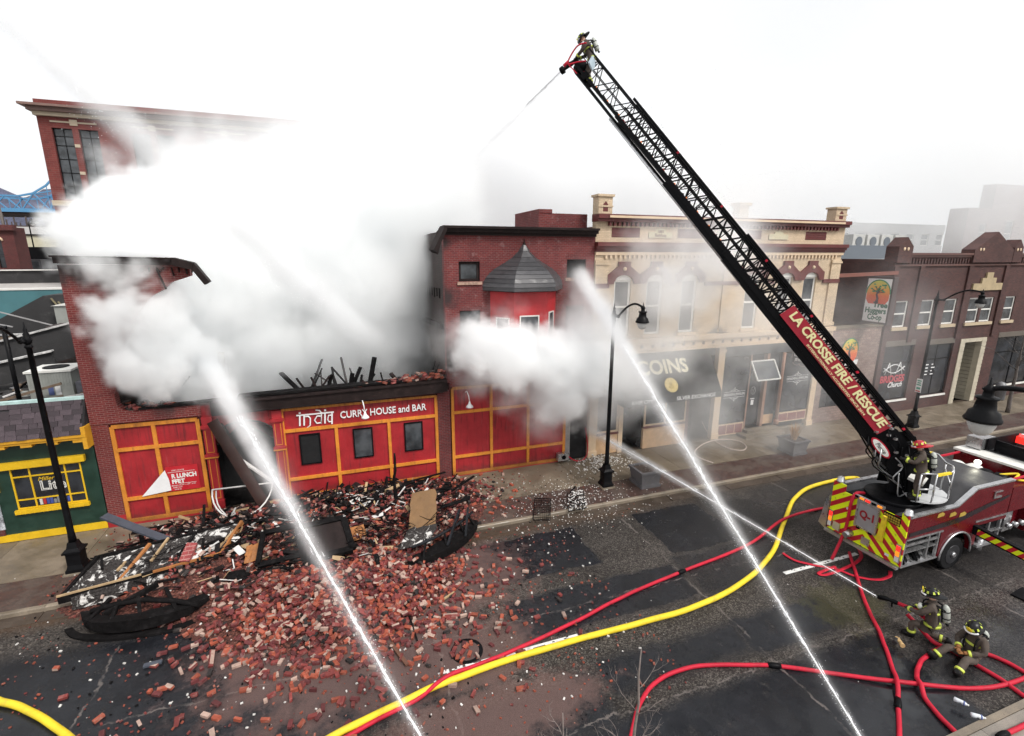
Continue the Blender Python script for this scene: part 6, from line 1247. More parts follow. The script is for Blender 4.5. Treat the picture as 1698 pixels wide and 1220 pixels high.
MB().prism(ov, lp(0, .555, 0), ax, ln, .012 * sgn).build('badge', m_hred, L1); MB().prism([(1.05 + (q[0] - 1.05) * .85, -.36 + (q[1] + .36) * .75) for q in ov], lp(0, .57, 0), ax, ln, .008 * sgn).build('badge_face', m_white, L1)
letters('Pierce', lp(1.05, .585, -.36), .17, m_blk, L1, u=ru, v=ln, shear=.3, ext=.003, name='badge_lettering')
for w in (.46, -.46): MB().prism([(-.55, -.98), (.55, -.98), (.42, .0), (.25, .75), (-.3, .75), (-.55, .2)], LP + lr_ * w + Vector((0, 0, 0)), Vector((ax.x, ax.y, 0)).normalized(), (0, 0, 1), .06).build('pedestal_plate', m_blk, ft)
MB().obox(LP + Vector((0, 0, -.55)) - Vector((ax.x, ax.y, 0)) * .25, (.8, .9, .8), rz3(math.atan2(ax.y, ax.x))).build('pedestal_box', m_blk, ft)
for w in (.3, -.3): MB().tube([LP + lr_ * w + Vector((ax.x, ax.y, 0)) * .55 + Vector((0, 0, -.7)), lp(2.6, w, -.35)], [.1, .07], 10).build('lift_cylinder', m_alu if w > 0 else m_blk, ft)
rr = random.Random(31)
for i in range(12):
    s = rr.uniform(.0, 1.6); a = lp(s, .5, rr.uniform(-.5, .3)); MB().tube(smooth_path([a, a + Vector((rr.uniform(-.2, .2), rr.uniform(-.2, 0), -.3)), a + Vector((rr.uniform(-.1, .3), rr.uniform(-.15, 0), -.75)), LP + Vector((rr.uniform(-.5, .3), -.4, -.85))], 4), .022, 6).build('hydraulic_hose', m_blk if i % 3 else m_alu, ft)
for i in range(8): MB().obox(lp(rr.uniform(.2, 2), .57, rr.uniform(-.3, .25)), (.09, .09, .06)).build('fitting', m_alu, ft)
# tip: water monitor, guard and flood light
mo = MB(); mo.ell(lp(17.3, 0, -.15), (.26, .26, .24)); mo.bar(lp(16.9, -.34, -.2), lp(16.9, .34, -.2), .2, .25, up=ln); mo.tube([lp(17.3, 0, -.2), lp(17.6, 0, -.08), lp(17.6, 0, -.08) + Vector((-.22, .16, -.14))], .09, 10); mo = mo.build('monitor', m_blk, L3)
nz0 = lp(17.6, 0, -.08) + Vector((-.22, .16, -.14)); NZ = nz0 + Vector((-.2, .24, -.14)); MB().tube([nz0, nz0.lerp(NZ, .6), nz0.lerp(NZ, .62), NZ], [.07, .06, .13, .12], 12).build('nozzle', m_blk, mo); MB().tube([nz0 + Vector((0, 0, .12)), nz0 + Vector((-.15, .1, -.02))], .07, 8).build('red_valve', m_hred, mo)
hd_ = Vector((ax.x, ax.y, 0)).normalized(); g0 = lp(17.2, .34, .1)
MB().tube(smooth_path([g0 + Vector((0, 0, .55)), g0 + hd_ * .3 + Vector((0, 0, .5)), g0 + hd_ * .55 + Vector((0, 0, .2)), g0 + hd_ * .62 + Vector((0, 0, -.02)), g0 + hd_ * .3, g0], 5), .025, 6).build('tip_guard', m_hred, L3)
MB().bar(g0 + hd_ * .62 + Vector((0, 0, -.02)), g0 + hd_ * .3 + Vector((0, 0, -.35)), .03).build('guard_strut', m_hred, L3)
MB().obox(lp(16.95, .42, .2), (.3, .06, .34), rot3(0, .7, .5)).build('flood_light', M('lamp_glass', (.45, .55, .62), .2, .05), L3)
# ================================================================ hoses, people, water
def hose(name, label, px, r, mt, lift=0.0, group=None, couplings=(), n=8, end_world=None, z=RZ, flat=False, waves=0):
    pts = [at(q[0], q[1], z) + Vector((0, 0, (q[2] if len(q) > 2 else 0) + r + lift)) for q in px]
    if end_world: pts += [Vector(q) for q in end_world]
    sp = smooth_path(pts, n)
    for i, q in enumerate(sp): q += Vector((mnoise.noise(Vector((i * .21, px[0][0], 1))), mnoise.noise(Vector((i * .21, px[0][1], 7))), 0)) * r * .3
    c = sum(sp, Vector()) / len(sp); mid = sp[len(sp) // 2].copy(); mid.z = z
    b = MB(); m_ = 10
    b.tube(sp, [r * (1 + .03 * mnoise.noise(Vector((i * .35, px[0][0], 3)))) for i in range(len(sp))], m_)
    if flat:
        for v in b.v: v.z = z + .012 + (v.z - z) * .28
    o = single(name, b, mt, label, 'hose', mid, group)
    for f in couplings:
        i = int(f * (len(sp) - 2)); d = (sp[i + 1] - sp[i]).normalized()
        MB().tube([sp[i] - d * .16, sp[i] - d * .05, sp[i] + d * .05, sp[i] + d * .16], [r * 1.15, r * 1.5, r * 1.5, r * 1.15], 10).build('coupling', m_blk, o)
    return o
hose('fire_hose', 'thick yellow supply hose sweeping from the bottom edge to the truck', [(520, 1245), (570, 1216), (660, 1172), (740, 1135), (850, 1096), (962, 1063), (1060, 1037), (1150, 1010), (1230, 970), (1278, 922), (1300, 868), (1318, 828), (1355, 806), (1425, 797)], .079, m_hyel, end_world=[(16.6, 11.5, .3)])
hose('fire_hose', 'thick yellow hose curving through the lower left corner', [(-900, 1230), (-500, 1195), (-220, 1170), (-90, 1160), (-30, 1158), (0, 1166), (50, 1184), (112, 1224), (160, 1275)], .079, m_hyel)
hose('fire_hose', 'red hose crossing the yellow one and running up the road', [(540, 1247), (600, 1210), (690, 1163, .0), (740, 1132, .12), (800, 1103, .02), (880, 1068), (960, 1030), (1010, 1003), (1060, 979), (1130, 950), (1240, 905), (1300, 868, .16), (1372, 844)], .05, m_hred, couplings=(.70,), end_world=[(16.3, 11.25, .5)])
hose('fire_hose', 'red hose bending up past the bare tree and across to the right', [(1030, 1290), (1046, 1225), (1060, 1172), (1090, 1132), (1150, 1108), (1240, 1105), (1300, 1108), (1400, 1122), (1500, 1137, .05), (1600, 1144), (1660, 1139), (1710, 1122), (1790, 1085)], .05, m_hred, couplings=(.49,))
hose('fire_hose', 'red hose hanging over the truck tail and running to the bottom edge', [(1408, 918), (1418, 950), (1434, 1000), (1453, 1040), (1468, 1076), (1479, 1110, .0), (1486, 1140, .11), (1489, 1175), (1491, 1225), (1490, 1290)], .05, m_hred, couplings=(.78,)).name = 'fire_hose'
tl = MB(); tl.tube(smooth_path([(16.1, 10.28, 2.2), (15.75, 10.3, 2.24), (15.62, 10.32, 1.9), (15.64, 10.36, 1.0), (15.5, 10.4, .35), (15.05, 10.25, -.05)], 6), .05, 10); single('fire_hose', tl, m_hred, 'short red hose draped down over the chevron tail', 'hose', (15.6, 10.3, RZ))
hose('fire_hose', 'red attack hose running from the nozzle behind the sitting firefighter', [(1500, 1038, .34), (1515, 1046, .2), (1545, 1066, .02), (1568, 1076), (1600, 1082), (1632, 1086), (1665, 1099), (1710, 1124), (1780, 1165)], .052, m_hred, end_world=None)
hose('fire_hose', 'red hose looping round the sitting firefighter to the bottom edge', [(1780, 1205), (1705, 1162), (1660, 1130), (1620, 1106), (1590, 1088), (1566, 1077), (1545, 1084), (1526, 1101), (1519, 1125, .02), (1524, 1142, .11), (1535, 1163), (1560, 1193), (1595, 1228), (1640, 1270)], .052, m_hred)
hose('fire_hose', 'flat empty red hose kinked on the road behind the truck', [(1298, 918), (1318, 930), (1350, 938), (1385, 944), (1420, 957), (1455, 962), (1474, 957), (1476, 948)], .055, m_hred, flat=True)
hose('fire_hose', 'folded flat red hose lying over the painted dash', [(1385, 941), (1363, 949), (1358, 954), (1372, 954), (1395, 946), (1418, 935), (1428, 924), (1424, 912)], .055, m_hred, flat=True, lift=.05)
o = hose('fire_hose', 'short red hose end with a coupling in the lower right corner', [(1662, 1222), (1690, 1209), (1730, 1190)], .05, m_hred, couplings=(.05,), z=0)
m_hw = M('hose_pale', (.55, .45, .4), .6, .15, 4)
hose('thin_hose', 'thin pale hose snaking along the road beyond the truck', [(1182, 768), (1225, 768), (1260, 763), (1310, 764), (1350, 768), (1390, 766), (1440, 757), (1480, 752), (1525, 735), (1560, 724), (1600, 722), (1632, 730), (1660, 745)], .026, m_hw)
hose('thin_hose', 'thin pale hose looped on the pavement by the coin shop door', [(1164, 700), (1174, 718), (1190, 735), (1212, 745), (1232, 747), (1237, 740), (1225, 732), (1200, 729), (1175, 733), (1158, 742), (1152, 752), (1160, 760), (1182, 768)], .026, m_hw, z=0)
# ---------------------------------------------------------------- people
m_coat = M('bunker_coat', (.075, .057, .046), .85, .22, 6, .35); m_skin = M('skin', (.5, .3, .22), .6, .08); m_boot = M('boot_black', (.009, .0085, .0085), .6, .2, spec=.2); m_glv = M('work_glove', (.28, .12, .04), .8, .25, 8, .3); m_glvb = M('black_glove', (.02, .018, .018), .8, .2)
m_band = M('reflective_lime', (.6, .7, .1), .35, .06); m_silv = M('reflective_silver', (.7, .72, .66), .3, .06); m_helm = M('helmet_black', (.008, .008, .009), .35, .2, spec=.3); m_helr = M('helmet_red', (.45, .012, .02), .3, .1, coat=.4); m_tank = M('air_tank', (.42, .44, .40), .4, .15); m_strap = M('harness_black', (.008, .008, .009), .7, spec=.15)
BONES = [('pelvis', 'waist'), ('waist', 'chest'), ('chest', 'neck'), ('neck', 'head'), ('head', 'crown')]
for s in 'LR': BONES += [('chest', 'sh' + s), ('sh' + s, 'el' + s), ('el' + s, 'wr' + s), ('pelvis', 'hip' + s), ('hip' + s, 'kn' + s), ('kn' + s, 'an' + s), ('an' + s, 'toe' + s)]
RAD = dict(pelvis=.165, waist=.155, chest=.18, neck=.07, head=.098, crown=.083, sh=.102, el=.072, wr=.055, hip=.125, kn=.092, an=.078, toe=.055)
def skin_body(J, name='person_body'):
    names = list(J); me = bpy.data.meshes.new(name); me.from_pydata([tuple(J[n]) for n in names], [(names.index(a), names.index(c)) for a, c in BONES], [])
    o = bpy.data.objects.new(name, me); COL.objects.link(o)
    md = o.modifiers.new('skin', 'SKIN'); md.use_smooth_shade = True
    lay = me.skin_vertices[0].data
    for i, n in enumerate(names):
        r = RAD.get(n, RAD.get(n[:-1])); lay[i].radius = (r, r); lay[i].use_root = (n == 'pelvis')
    sb = o.modifiers.new('sub', 'SUBSURF'); sb.levels = 2; sb.render_levels = 2
    dg = bpy.context.evaluated_depsgraph_get(); out = bpy.data.meshes.new_from_object(o.evaluated_get(dg)); bpy.data.objects.remove(o); return out
def person(label, J, loc, rz, helmet, glove, pitch_head=(0, 0), tank=True, brim_dir=None, mask=False):
    """J: joints in the figure's own frame, facing +Y, z up"""
    J = {k: Vector(v) for k, v in J.items()}
    t = thing('person', label, 'person', (0, 0, 0), 'firefighters in brown turnout gear')
    me = skin_body(J); me.name = 'person_body'; me.materials.clear()
    for m_ in (m_coat, m_skin, m_boot): me.materials.append(m_)
    segs = [(a, c, 1 if c in ('head', 'crown') or a == 'head' else (2 if a[:2] == 'an' else 0)) for a, c in BONES]
    for p in me.polygons:
        q = p.center; best = (9, 0)
        for a, c, k in segs:
            A, B = J[a], J[c]; d = B - A; u = max(0, min(1, (q - A).dot(d) / d.length_squared)); dist = (q - A - d * u).length / (.11 if k == 1 else .13)
            if dist < best[0]: best = (dist, k if not (a == 'neck' and u < .35) else 0)
        p.material_index = best[1]; p.use_smooth = True
    # cloth folds
    for v in me.vertices:
        n = mnoise.noise(v.co * 9) * .012 + mnoise.noise(v.co * 21) * .006; n += mnoise.noise(Vector((v.co.x * 14, v.co.y * 14, v.co.z * 34))) * .012; v.co += v.normal * n
    b = bpy.data.objects.new('body', me); COL.objects.link(b); b.parent = t
    hd = J['head']; up = (J['crown'] - J['neck']).normalized(); fw = Vector(brim_dir) if brim_dir else Vector((0, 1, 0)); fw = (fw - up * fw.dot(up)).normalized(); rt = fw.cross(up); HM = Matrix((rt, fw, up)).transposed()
    # face
    f = MB(); fc = hd + up * .0
    f.ell(fc + fw * .105 - up * .02, (.016, .022, .028), 8, 6, 0, HM); f.ell(fc + fw * .09 - up * .075, (.032, .012, .01), 8, 5, 1, HM)
    for s in (-1, 1): f.ell(fc + fw * .088 + rt * .036 * s + up * .015, (.014, .01, .009), 8, 5, 2, HM); f.ell(fc + rt * .1 * s - up * .01, (.015, .028, .036), 8, 5, 0, HM)
    f.build('face', [m_skin, M('lips', (.3, .09, .07), .6), m_boot], t, world=False)
    # helmet: dome with ribs, long rear brim, front shield, lime marks
    hm = MB(); c = hd + up * .05; n = 20; rings = []
    for i in range(8):
        a = math.pi / 2 * i / 7; rings.append((math.cos(a), math.sin(a) * .16))
    for i, (rr_, z) in enumerate(rings):
        hm.v += [c + HM @ Vector((rr_ * .132 * math.cos(2 * math.pi * j / n), rr_ * .165 * math.sin(2 * math.pi * j / n), z)) for j in range(n)]
    for i in range(7):
        for j in range(n): hm.f.append((i * n + j, i * n + (j + 1) % n, (i + 1) * n + (j + 1) % n, (i + 1) * n + j)); hm.mi.append(0); hm.sm.append(True)
    k0 = len(hm.v); ring = []
    for j in range(n):
        a = 2 * math.pi * j / n; back = max(0, -math.sin(a)); ring.append((a, .185 + .02 * max(0, math.sin(a)) , .225 + .1 * back, -.015 - .035 * back))
    hm.v += [c + HM @ Vector((rx * math.cos(a), ry * math.sin(a), z)) for a, rx, ry, z in ring]; hm.v += [c + HM @ Vector((rx * math.cos(a), ry * math.sin(a), z - .018)) for a, rx, ry, z in ring]; hm.v += [c + HM @ Vector((.125 * math.cos(a), .155 * math.sin(a), -.02)) for a, *_ in ring]
    for j in range(n):
        q = (j + 1) % n
        for f_ in ((j, q, k0 + q, k0 + j), (k0 + j, k0 + q, k0 + n + q, k0 + n + j), (k0 + n + j, k0 + n + q, k0 + 2 * n + q, k0 + 2 * n + j)): hm.f.append(f_); hm.mi.append(0); hm.sm.append(False)
    hm.bar(c + fw * .14 + up * .1, c - fw * .12 + up * .12, .02, .03, up=up)
    he = hm.build('helmet', helmet, t, world=False)
    MB().prism([(-.05, .0), (.05, 0), (.06, .1), (0, .15), (-.06, .1)], c + fw * .172 + up * .01, rt, up, .012).build('front_shield', m_hyel if helmet is m_helm else m_silv, he, world=False)
    for a in (20, 60, 120, 160, 205, 245, 295, 335):
        a = R(a); q = c + HM @ Vector((.128 * math.cos(a), .158 * math.sin(a), .07)); o_ = (HM @ Vector((math.cos(a), math.sin(a), .45))).normalized(); tt = up.cross(o_).normalized()
        MB().prism([(-.026, -.03), (.026, -.03), (.016, .03), (-.016, .03)], q + o_ * .003, tt, o_.cross(tt), .008).build('lime_mark', m_band, he, world=False)
    vs = MB(); vs.tube([c + HM @ Vector((.17 * math.cos(a), .2 * math.sin(a), .0)) for a in [R(30 + 12 * i) for i in range(11)]], .022, 6); vs.build('visor', m_lens_w if helmet is m_helm else M('visor_clear', (.5, .5, .5), .15), he, world=False)
    # bands
    def band(a, c_, f0, rad, w, mt=m_band, nm='reflective_band'):
        A, B = J[a], J[c_]; d = (B - A).normalized(); q = A.lerp(B, f0)
        MB().tube([q - d * w / 2, q - d * w / 2.2, q + d * w / 2.2, q + d * w / 2], [rad, rad * 1.02, rad * 1.02, rad], 14).build(nm, mt, t, world=False)
    for s in 'LR': band('el' + s, 'wr' + s, .78, .074, .055); band('kn' + s, 'an' + s, .72, .098, .06)
    band('waist', 'chest', .75, .19, .055); band('pelvis', 'waist', .1, .187, .06)
    # gloves: palm, thumb and four bent fingers
    for s in 'LR':
        wv = J['wr' + s]; d = (wv - J['el' + s]).normalized(); cu = Vector((0, .2, -1)); side = d.cross(cu).normalized(); cu = side.cross(d)
        g = MB(); g.tube([wv - d * .06, wv, wv + d * .03], [.058, .05, .045], 10); g.ell(wv + d * .07, (.045, .028, .055), 8, 6, 0, Matrix((side, cu, d)).transposed())
        for k, (o_, ln_) in enumerate(((-.033, .06), (-.011, .072), (.011, .068), (.033, .052))):
            p0 = wv + d * .1 + side * o_; p1 = p0 + d * ln_ * .55 + cu * .012; p2 = p1 + (d * .35 - cu * .9).normalized() * -ln_ * .5 * -1; p3 = p2 + (-cu * .6 - d * .6).normalized() * ln_ * .35; g.tube([p0 - d * .02, p0, p1, p2, p3], [.014, .014, .013, .012, .009], 6)
        th = wv + d * .05 + side * -.045; g.tube([th, th - side * .03 + d * .025, th - side * .03 + d * .05 - cu * .02], [.016, .014, .01], 6)
        g.build('glove', glove, t, world=False)
        # boot sole
        a, q = J['an' + s], J['toe' + s]; dd = (q - a).normalized(); MB().tube([a - dd * .06, a, q, q + dd * .06], [.075, .09, .075, .045], 10).build('boot', m_boot, t, world=False)
    if tank:
        bk = (J['chest'] - J['waist']).normalized(); bwd = -(Vector((0, 1, 0)) - bk * bk.y).normalized(); p0 = J['waist'].lerp(J['chest'], -.1) + bwd * .275; p1 = J['chest'] + bk * .16 + bwd * .275
        MB().tube([p0 - bk * .02, p0 + bk * .03, p1 - bk * .05, p1, p1 + bk * .04], [.05, .085, .085, .06, .03], 14).build('air_tank', m_tank, t, world=False)
        h = MB(); h.bar(p0 + bwd * -.08, p1 + bwd * -.08, .2, .03, up=bwd); h.tube([p0 - bk * .05, p0 - bk * .1 + bwd * .03], .035, 8)
        for f_ in (.25, .7): q = p0.lerp(p1, f_); h.tube([q - bk * .015, q + bk * .015], .09, 14)
        for s in 'LR':
            sg_ = 1 if s == 'R' else -1; rr_ = Vector((1, 0, 0)) * sg_; ch_ = J['chest']; h.tube(smooth_path([p1 - bk * .1 + rr_ * .07, ch_ + bk * .19 + rr_ * .11 + bwd * .05, ch_ + bk * .1 + rr_ * .12 - bwd * .19, J['waist'] + rr_ * .12 - bwd * .2], 4), .022, 6)
        h.build('harness', m_strap, t, world=False)
    if mask:
        MB().ell(J['chest'] - Vector((.1, -.24, .0)), (.08, .06, .09), 10, 7).build('face_mask', m_silv, t, world=False)
    t.location = loc; t.rotation_euler = (0, 0, rz); return t
def sym(d):
    out = {}
    for k, v in d.items():
        if k.endswith('*'): out[k[:-1] + 'R'] = v; out[k[:-1] + 'L'] = (-v[0], v[1], v[2])
        else: out[k] = v
    return out
def facing(x, y): return math.atan2(y, x) - math.pi / 2
# kneeling nozzle man
J = sym({'pelvis': (0, 0, .5), 'waist': (0, .03, .72), 'chest': (0, .07, .96), 'neck': (0, .1, 1.2), 'head': (0, .14, 1.33), 'crown': (0, .15, 1.42), 'sh*': (.2, .08, 1.07), 'hip*': (.12, .02, .45)})
J.update(elR=(.3, .2, .82), wrR=(.12, .42, .72), elL=(-.28, .28, .84), wrL=(-.06, .55, .74), knR=(.15, .1, .1), anR=(.15, -.34, .12), toeR=(.15, -.42, .02), knL=(-.16, .42, .42), anL=(-.16, .36, .1), toeL=(-.16, .52, .05))
KP = at(1540, 1062, RZ); kn_face = Vector((-.42, .91))
kp = person('kneeling firefighter in black helmet aiming the hose nozzle', J, (KP.x, KP.y, RZ), facing(*kn_face), m_helm, m_glvb, mask=True)
# sitting on the wet road, legs out, hands in the lap
J = sym({'pelvis': (0, 0, .17), 'waist': (0, -.08, .38), 'chest': (0, -.07, .62), 'neck': (0, .0, .86), 'head': (0, .08, .98), 'crown': (0, .11, 1.07), 'sh*': (.2, -.04, .73), 'hip*': (.13, .06, .16)})
J.update(elR=(.3, .06, .48), wrR=(.1, .3, .4), elL=(-.31, .05, .47), wrL=(-.08, .33, .38), knR=(.2, .48, .36), anR=(.26, .84, .1), toeR=(.3, .92, .2), knL=(-.22, .48, .34), anL=(-.3, .84, .1), toeL=(-.34, .92, .2))
SPt = at(1606, 1096, RZ); person('firefighter in black helmet sitting on the wet road with legs stretched out', J, (SPt.x, SPt.y, RZ), facing(-.93, .1), m_helm, m_glv, brim_dir=(-.1, 1, -.15))
# standing at the turntable controls
J = sym({'pelvis': (0, 0, .95), 'waist': (0, .02, 1.15), 'chest': (0, .06, 1.4), 'neck': (0, .1, 1.62), 'head': (0, .15, 1.74), 'crown': (0, .18, 1.83), 'sh*': (.2, .06, 1.5), 'hip*': (.12, 0, .88), 'kn*': (.13, .04, .5), 'an*': (.13, 0, .1), 'toe*': (.14, .17, .05)})
J.update(elR=(.3, .18, 1.25), wrR=(.2, .42, 1.2), elL=(-.3, .2, 1.28), wrL=(-.18, .44, 1.3))
person('firefighter in red helmet standing on the turntable platform at the ladder controls', J, (16.72, 9.12, 2.45), facing(-.55, .83), m_helr, m_glvb)
# at the ladder tip, leaning over the monitor
J = sym({'pelvis': (0, 0, .95), 'waist': (0, .06, 1.13), 'chest': (0, .17, 1.36), 'neck': (0, .27, 1.57), 'head': (0, .38, 1.67), 'crown': (0, .43, 1.75), 'sh*': (.2, .19, 1.46), 'hip*': (.12, -.01, .88), 'kn*': (.13, .16, .52), 'an*': (.13, .02, .12), 'toe*': (.14, .18, .08)})
J.update(elR=(.3, .3, 1.2), wrR=(.14, .55, 1.08), elL=(-.29, .32, 1.2), wrL=(-.14, .56, 1.05))
ft_ = lp(16.75, 0, -.1); person('firefighter in black helmet standing at the very tip of the ladder', J, (ft_.x, ft_.y, ft_.z - .25), facing(ax.x, ax.y), m_helm, m_glvb, brim_dir=(0, 1, -.35)).scale = (.92,) * 3
# nozzle in the kneeling man's hands
kf = Vector((*kn_face, 0)).normalized(); base = Vector((KP.x, KP.y, RZ))
n0 = base + kf * .52 + Vector((0, 0, .72)); NK = at(1478, 1006, .45)
NK = base + kf * 1.22 + Vector((0, 0, .66))
nz = thing('hose_nozzle', 'black nozzle with a short red hose piece held by the kneeling firefighter', 'nozzle', tuple(n0)); MB().tube([n0 - kf * .6 + Vector((0, 0, -.28)), n0 - kf * .15, n0 + kf * .25], .05, 10).build('hose_piece', m_hred, nz); MB().tube([n0 + kf * .25, n0 + kf * .32, n0 + kf * .45, n0 + kf * .52, NK], [.05, .065, .05, .07, .055], 12).build('barrel', m_blk, nz); MB().tube([n0 + kf * .38, n0 + kf * .36 + Vector((0, 0, -.18))], .022, 6).build('grip', m_blk, nz)
# ---------------------------------------------------------------- water
m_wat, T, p = new_mat('white_water'); p.inputs['Base Color'].default_value = (.95, .96, .98, 1); p.inputs['Roughness'].default_value = .3
def vol_mat(name, col, dens):
    m = bpy.data.materials.new(name); m.use_nodes = True; t = m.node_tree; t.nodes.clear(); q = t.nodes.new('ShaderNodeVolumePrincipled'); q.inputs['Color'].default_value = (*col, 1); q.inputs['Density'].default_value = dens
    o = t.nodes.new('ShaderNodeOutputMaterial'); t.links.new(q.outputs[0], o.inputs['Volume']); return m
m_mist = vol_mat('water_mist', (.985, .993, 1), 1.0)
def baked_volume(o, lo, hi, vox, field, mat):
    """geometry nodes: field(T, position) baked to a voxel grid on object o"""
    g = bpy.data.node_groups.new(o.name, 'GeometryNodeTree'); g.interface.new_socket('Geometry', in_out='OUTPUT', socket_type='NodeSocketGeometry')
    T = NT(g); out = T.n('NodeGroupOutput'); P = T.n('GeometryNodeInputPosition').outputs[0]
    vc = T.n('GeometryNodeVolumeCube'); T.put(vc.inputs['Density'], field(T, P)); vc.inputs['Min'].default_value = lo; vc.inputs['Max'].default_value = hi
    for i, a in enumerate('XYZ'): vc.inputs['Resolution ' + a].default_value = max(8, int((hi[i] - lo[i]) / vox))
    sm = T.n('GeometryNodeSetMaterial'); sm.inputs['Material'].default_value = mat; g.links.new(vc.outputs[0], sm.inputs[0]); g.links.new(sm.outputs[0], out.inputs[0])
    md = o.modifiers.new('volume', 'NODES'); md.node_group = g
def mist(parent, A, B, ra, rb, ka, kb, vox, streak=1.0, endfade=.12):
    """soft spray round a stream from A to B: radius ra to rb, density ka to kb"""
    A, B = Vector(A), Vector(B); off = wloc(parent); m_ = max(ra, rb) * 1.3
    lo = tuple(min(a, b) - m_ - o_ for a, b, o_ in zip(A, B, off)); hi = tuple(max(a, b) + m_ - o_ for a, b, o_ in zip(A, B, off))
    me = bpy.data.meshes.new('mist'); me.from_pydata([lo, hi], [], []); o = bpy.data.objects.new('mist', me); COL.objects.link(o); o.parent = parent; o['kind'] = 'stuff'
    a = A - off; L = (B - A).length; d = (B - A) / L
    def field(T, P):
        q = T.v('SUBTRACT', P, tuple(a)); f = T.m('DIVIDE', T.v('DOT_PRODUCT', q, tuple(d)), L)
        rad = T.m('MULTIPLY_ADD', f, rb - ra, ra); w = T.v('LENGTH', T.v('SUBTRACT', q, T.v('SCALE', tuple(d), T.m('MULTIPLY', f, L))))
        # noise drawn out along the stream
        s_ = T.v('SUBTRACT', q, T.v('SCALE', tuple(d), T.m('MULTIPLY', f, L * .8)))
        n = T.noise(s_, 2.2 * streak, 4, .65); n2 = T.noise(q, .9, 3, .6)
        u = T.m('ADD', T.m('DIVIDE', w, rad), T.m('MULTIPLY', T.m('SUBTRACT', n, .5), .9))
        k = T.m('POWER', T.rng(u, 0, 1, 1, 0), 1.6); k = T.m('MULTIPLY', k, T.rng(n2, .3, .62, .45, 1.2))
        return T.m('MULTIPLY', T.m('MULTIPLY', k, T.m('MULTIPLY_ADD', T.rng(f, 0, 1, 0, 1, False), kb - ka, ka)), T.m('MULTIPLY', T.rng(f, 0, .03), T.rng(f, 1 - endfade, 1, 1, 0)))
    baked_volume(o, lo, hi, vox, field, m_mist); return o
def jet(name, label, A, B, r0, r1, core_f, ndrop, nstr, mists, seed, group='water jets'):
    """A nozzle, B far end; the solid stream frays towards B"""
    r = random.Random(seed); A, B = Vector(A), Vector(B); L = (B - A).length; d = (B - A).normalized(); x = d.orthogonal().normalized(); y = d.cross(x)
    t = thing(name, label, 'water jet', tuple(A), group)
    def P(f, a=0, b=0): return A.lerp(B, f) + x * a + y * b
    def rad(f): return r0 + (r1 - r0) * f
    N = max(24, int(L / .12)); b = MB()
    if core_f > .05:
        for k in range(4):        # twisting ropes of water
            pts, rs = [], []
            for i in range(int(N * core_f) + 1):
                f = i / N; w = rad(f) * (.2 + .5 * f); g_ = max(0, 1 - (f / core_f) ** 3)
                pts.append(P(f, w * 1.6 * mnoise.noise(Vector((f * L * .7, k * 7, seed))), w * 1.6 * mnoise.noise(Vector((f * L * .7, k * 7 + 50, seed)))))
                rs.append(max(.003, rad(f) * (.36 + .45 * mnoise.noise(Vector((f * L * 2.2, k * 3, seed + 9)))) * (.35 + .65 * g_)))
            b.tube(pts, rs, 6)
        b.build('stream', m_wat, t)
    s = MB()
    for i in range(nstr):     # torn shreds along the stream
        f = r.random() ** .7 * core_f; w = rad(f) * abs(r.gauss(0, .8)); a = r.uniform(0, 6.283); l = r.uniform(.04, .16); q = P(f, w * math.cos(a), w * math.sin(a)); th = rad(f) * r.uniform(.05, .2) + .004
        dd = (d + (x * math.cos(a) + y * math.sin(a)) * r.uniform(0, .12)).normalized() * l; u = x * th; v = y * th
        s.add([q - dd, q + u, q + v, q - u, q - v, q + dd], [(0, 2, 1), (0, 3, 2), (0, 4, 3), (0, 1, 4), (5, 1, 2), (5, 2, 3), (5, 3, 4), (5, 4, 1)])
    for i in range(ndrop):
        f = r.random(); w = rad(f) * (abs(r.gauss(0, 1.2)) + .5); a = r.uniform(0, 6.283); q = P(f, w * math.cos(a), w * math.sin(a)) - Vector((0, 0, r.random() ** 3 * .8 * f)); th = r.uniform(.003, .009)
        s.add([q + Vector((0, 0, th)), q + Vector((th, 0, -th)), q + Vector((-th, th, -th)), q + Vector((-th, -th, -th))], [(0, 1, 2), (0, 2, 3), (0, 3, 1), (1, 3, 2)])
    if s.v: s.build('spray', m_wat, t)['kind'] = 'stuff'
    for m_ in mists: mist(t, P(m_[0]), P(m_[1]), *m_[2:])
    return t
a1 = at(742, 1300, .3); b1 = aty(300, 520, 25)
jet('water_jet', 'big white water jet rising from the bottom edge into the smoking shell', a1, b1, .036, .12, .6, 2600, 300, ((.0, 1.0, .11, .78, 3.4, 4.2, .08), (.03, 1.0, .4, 1.5, .1, .5, .13, .6)), 1)
a2_ = at(1475, 1300, .5); b2_ = aty(958, 448, 20.6)
jet('water_jet', 'white water jet arching across to the upper window of the red house', a2_, b2_, .025, .09, .7, 2200, 250, ((.0, 1.0, .09, .62, 3.4, 4.2, .07, 1.0, .02), (.05, 1.0, .35, 1.5, .08, .5, .13, .6, .04)), 2)
jet('water_jet', 'thin water jet from the kneeling firefighter to the boarded front', NK, aty(972, 708, 20.3), .024, .06, .9, 700, 150, ((0, 1.0, .08, .4, 2.4, 2.6, .06, 1.0, .02),), 3)
jet('water_jet', 'fine pale jet falling from the ladder tip into the smoke', NZ, aty(742, 302, 27), .022, .04, .22, 2600, 250, ((0, 1.0, .09, .6, 4.0, 1.6, .07, 1.0, .15),), 4)
jet('water_jet', 'broad faint spray slanting down from the top left corner', aty(-70, -40, 13), aty(640, 590, 24), .2, .6, 0, 2600, 0, ((0, 1.0, .5, 1.3, 2.4, 2.2, .11, .6, .3),), 5)
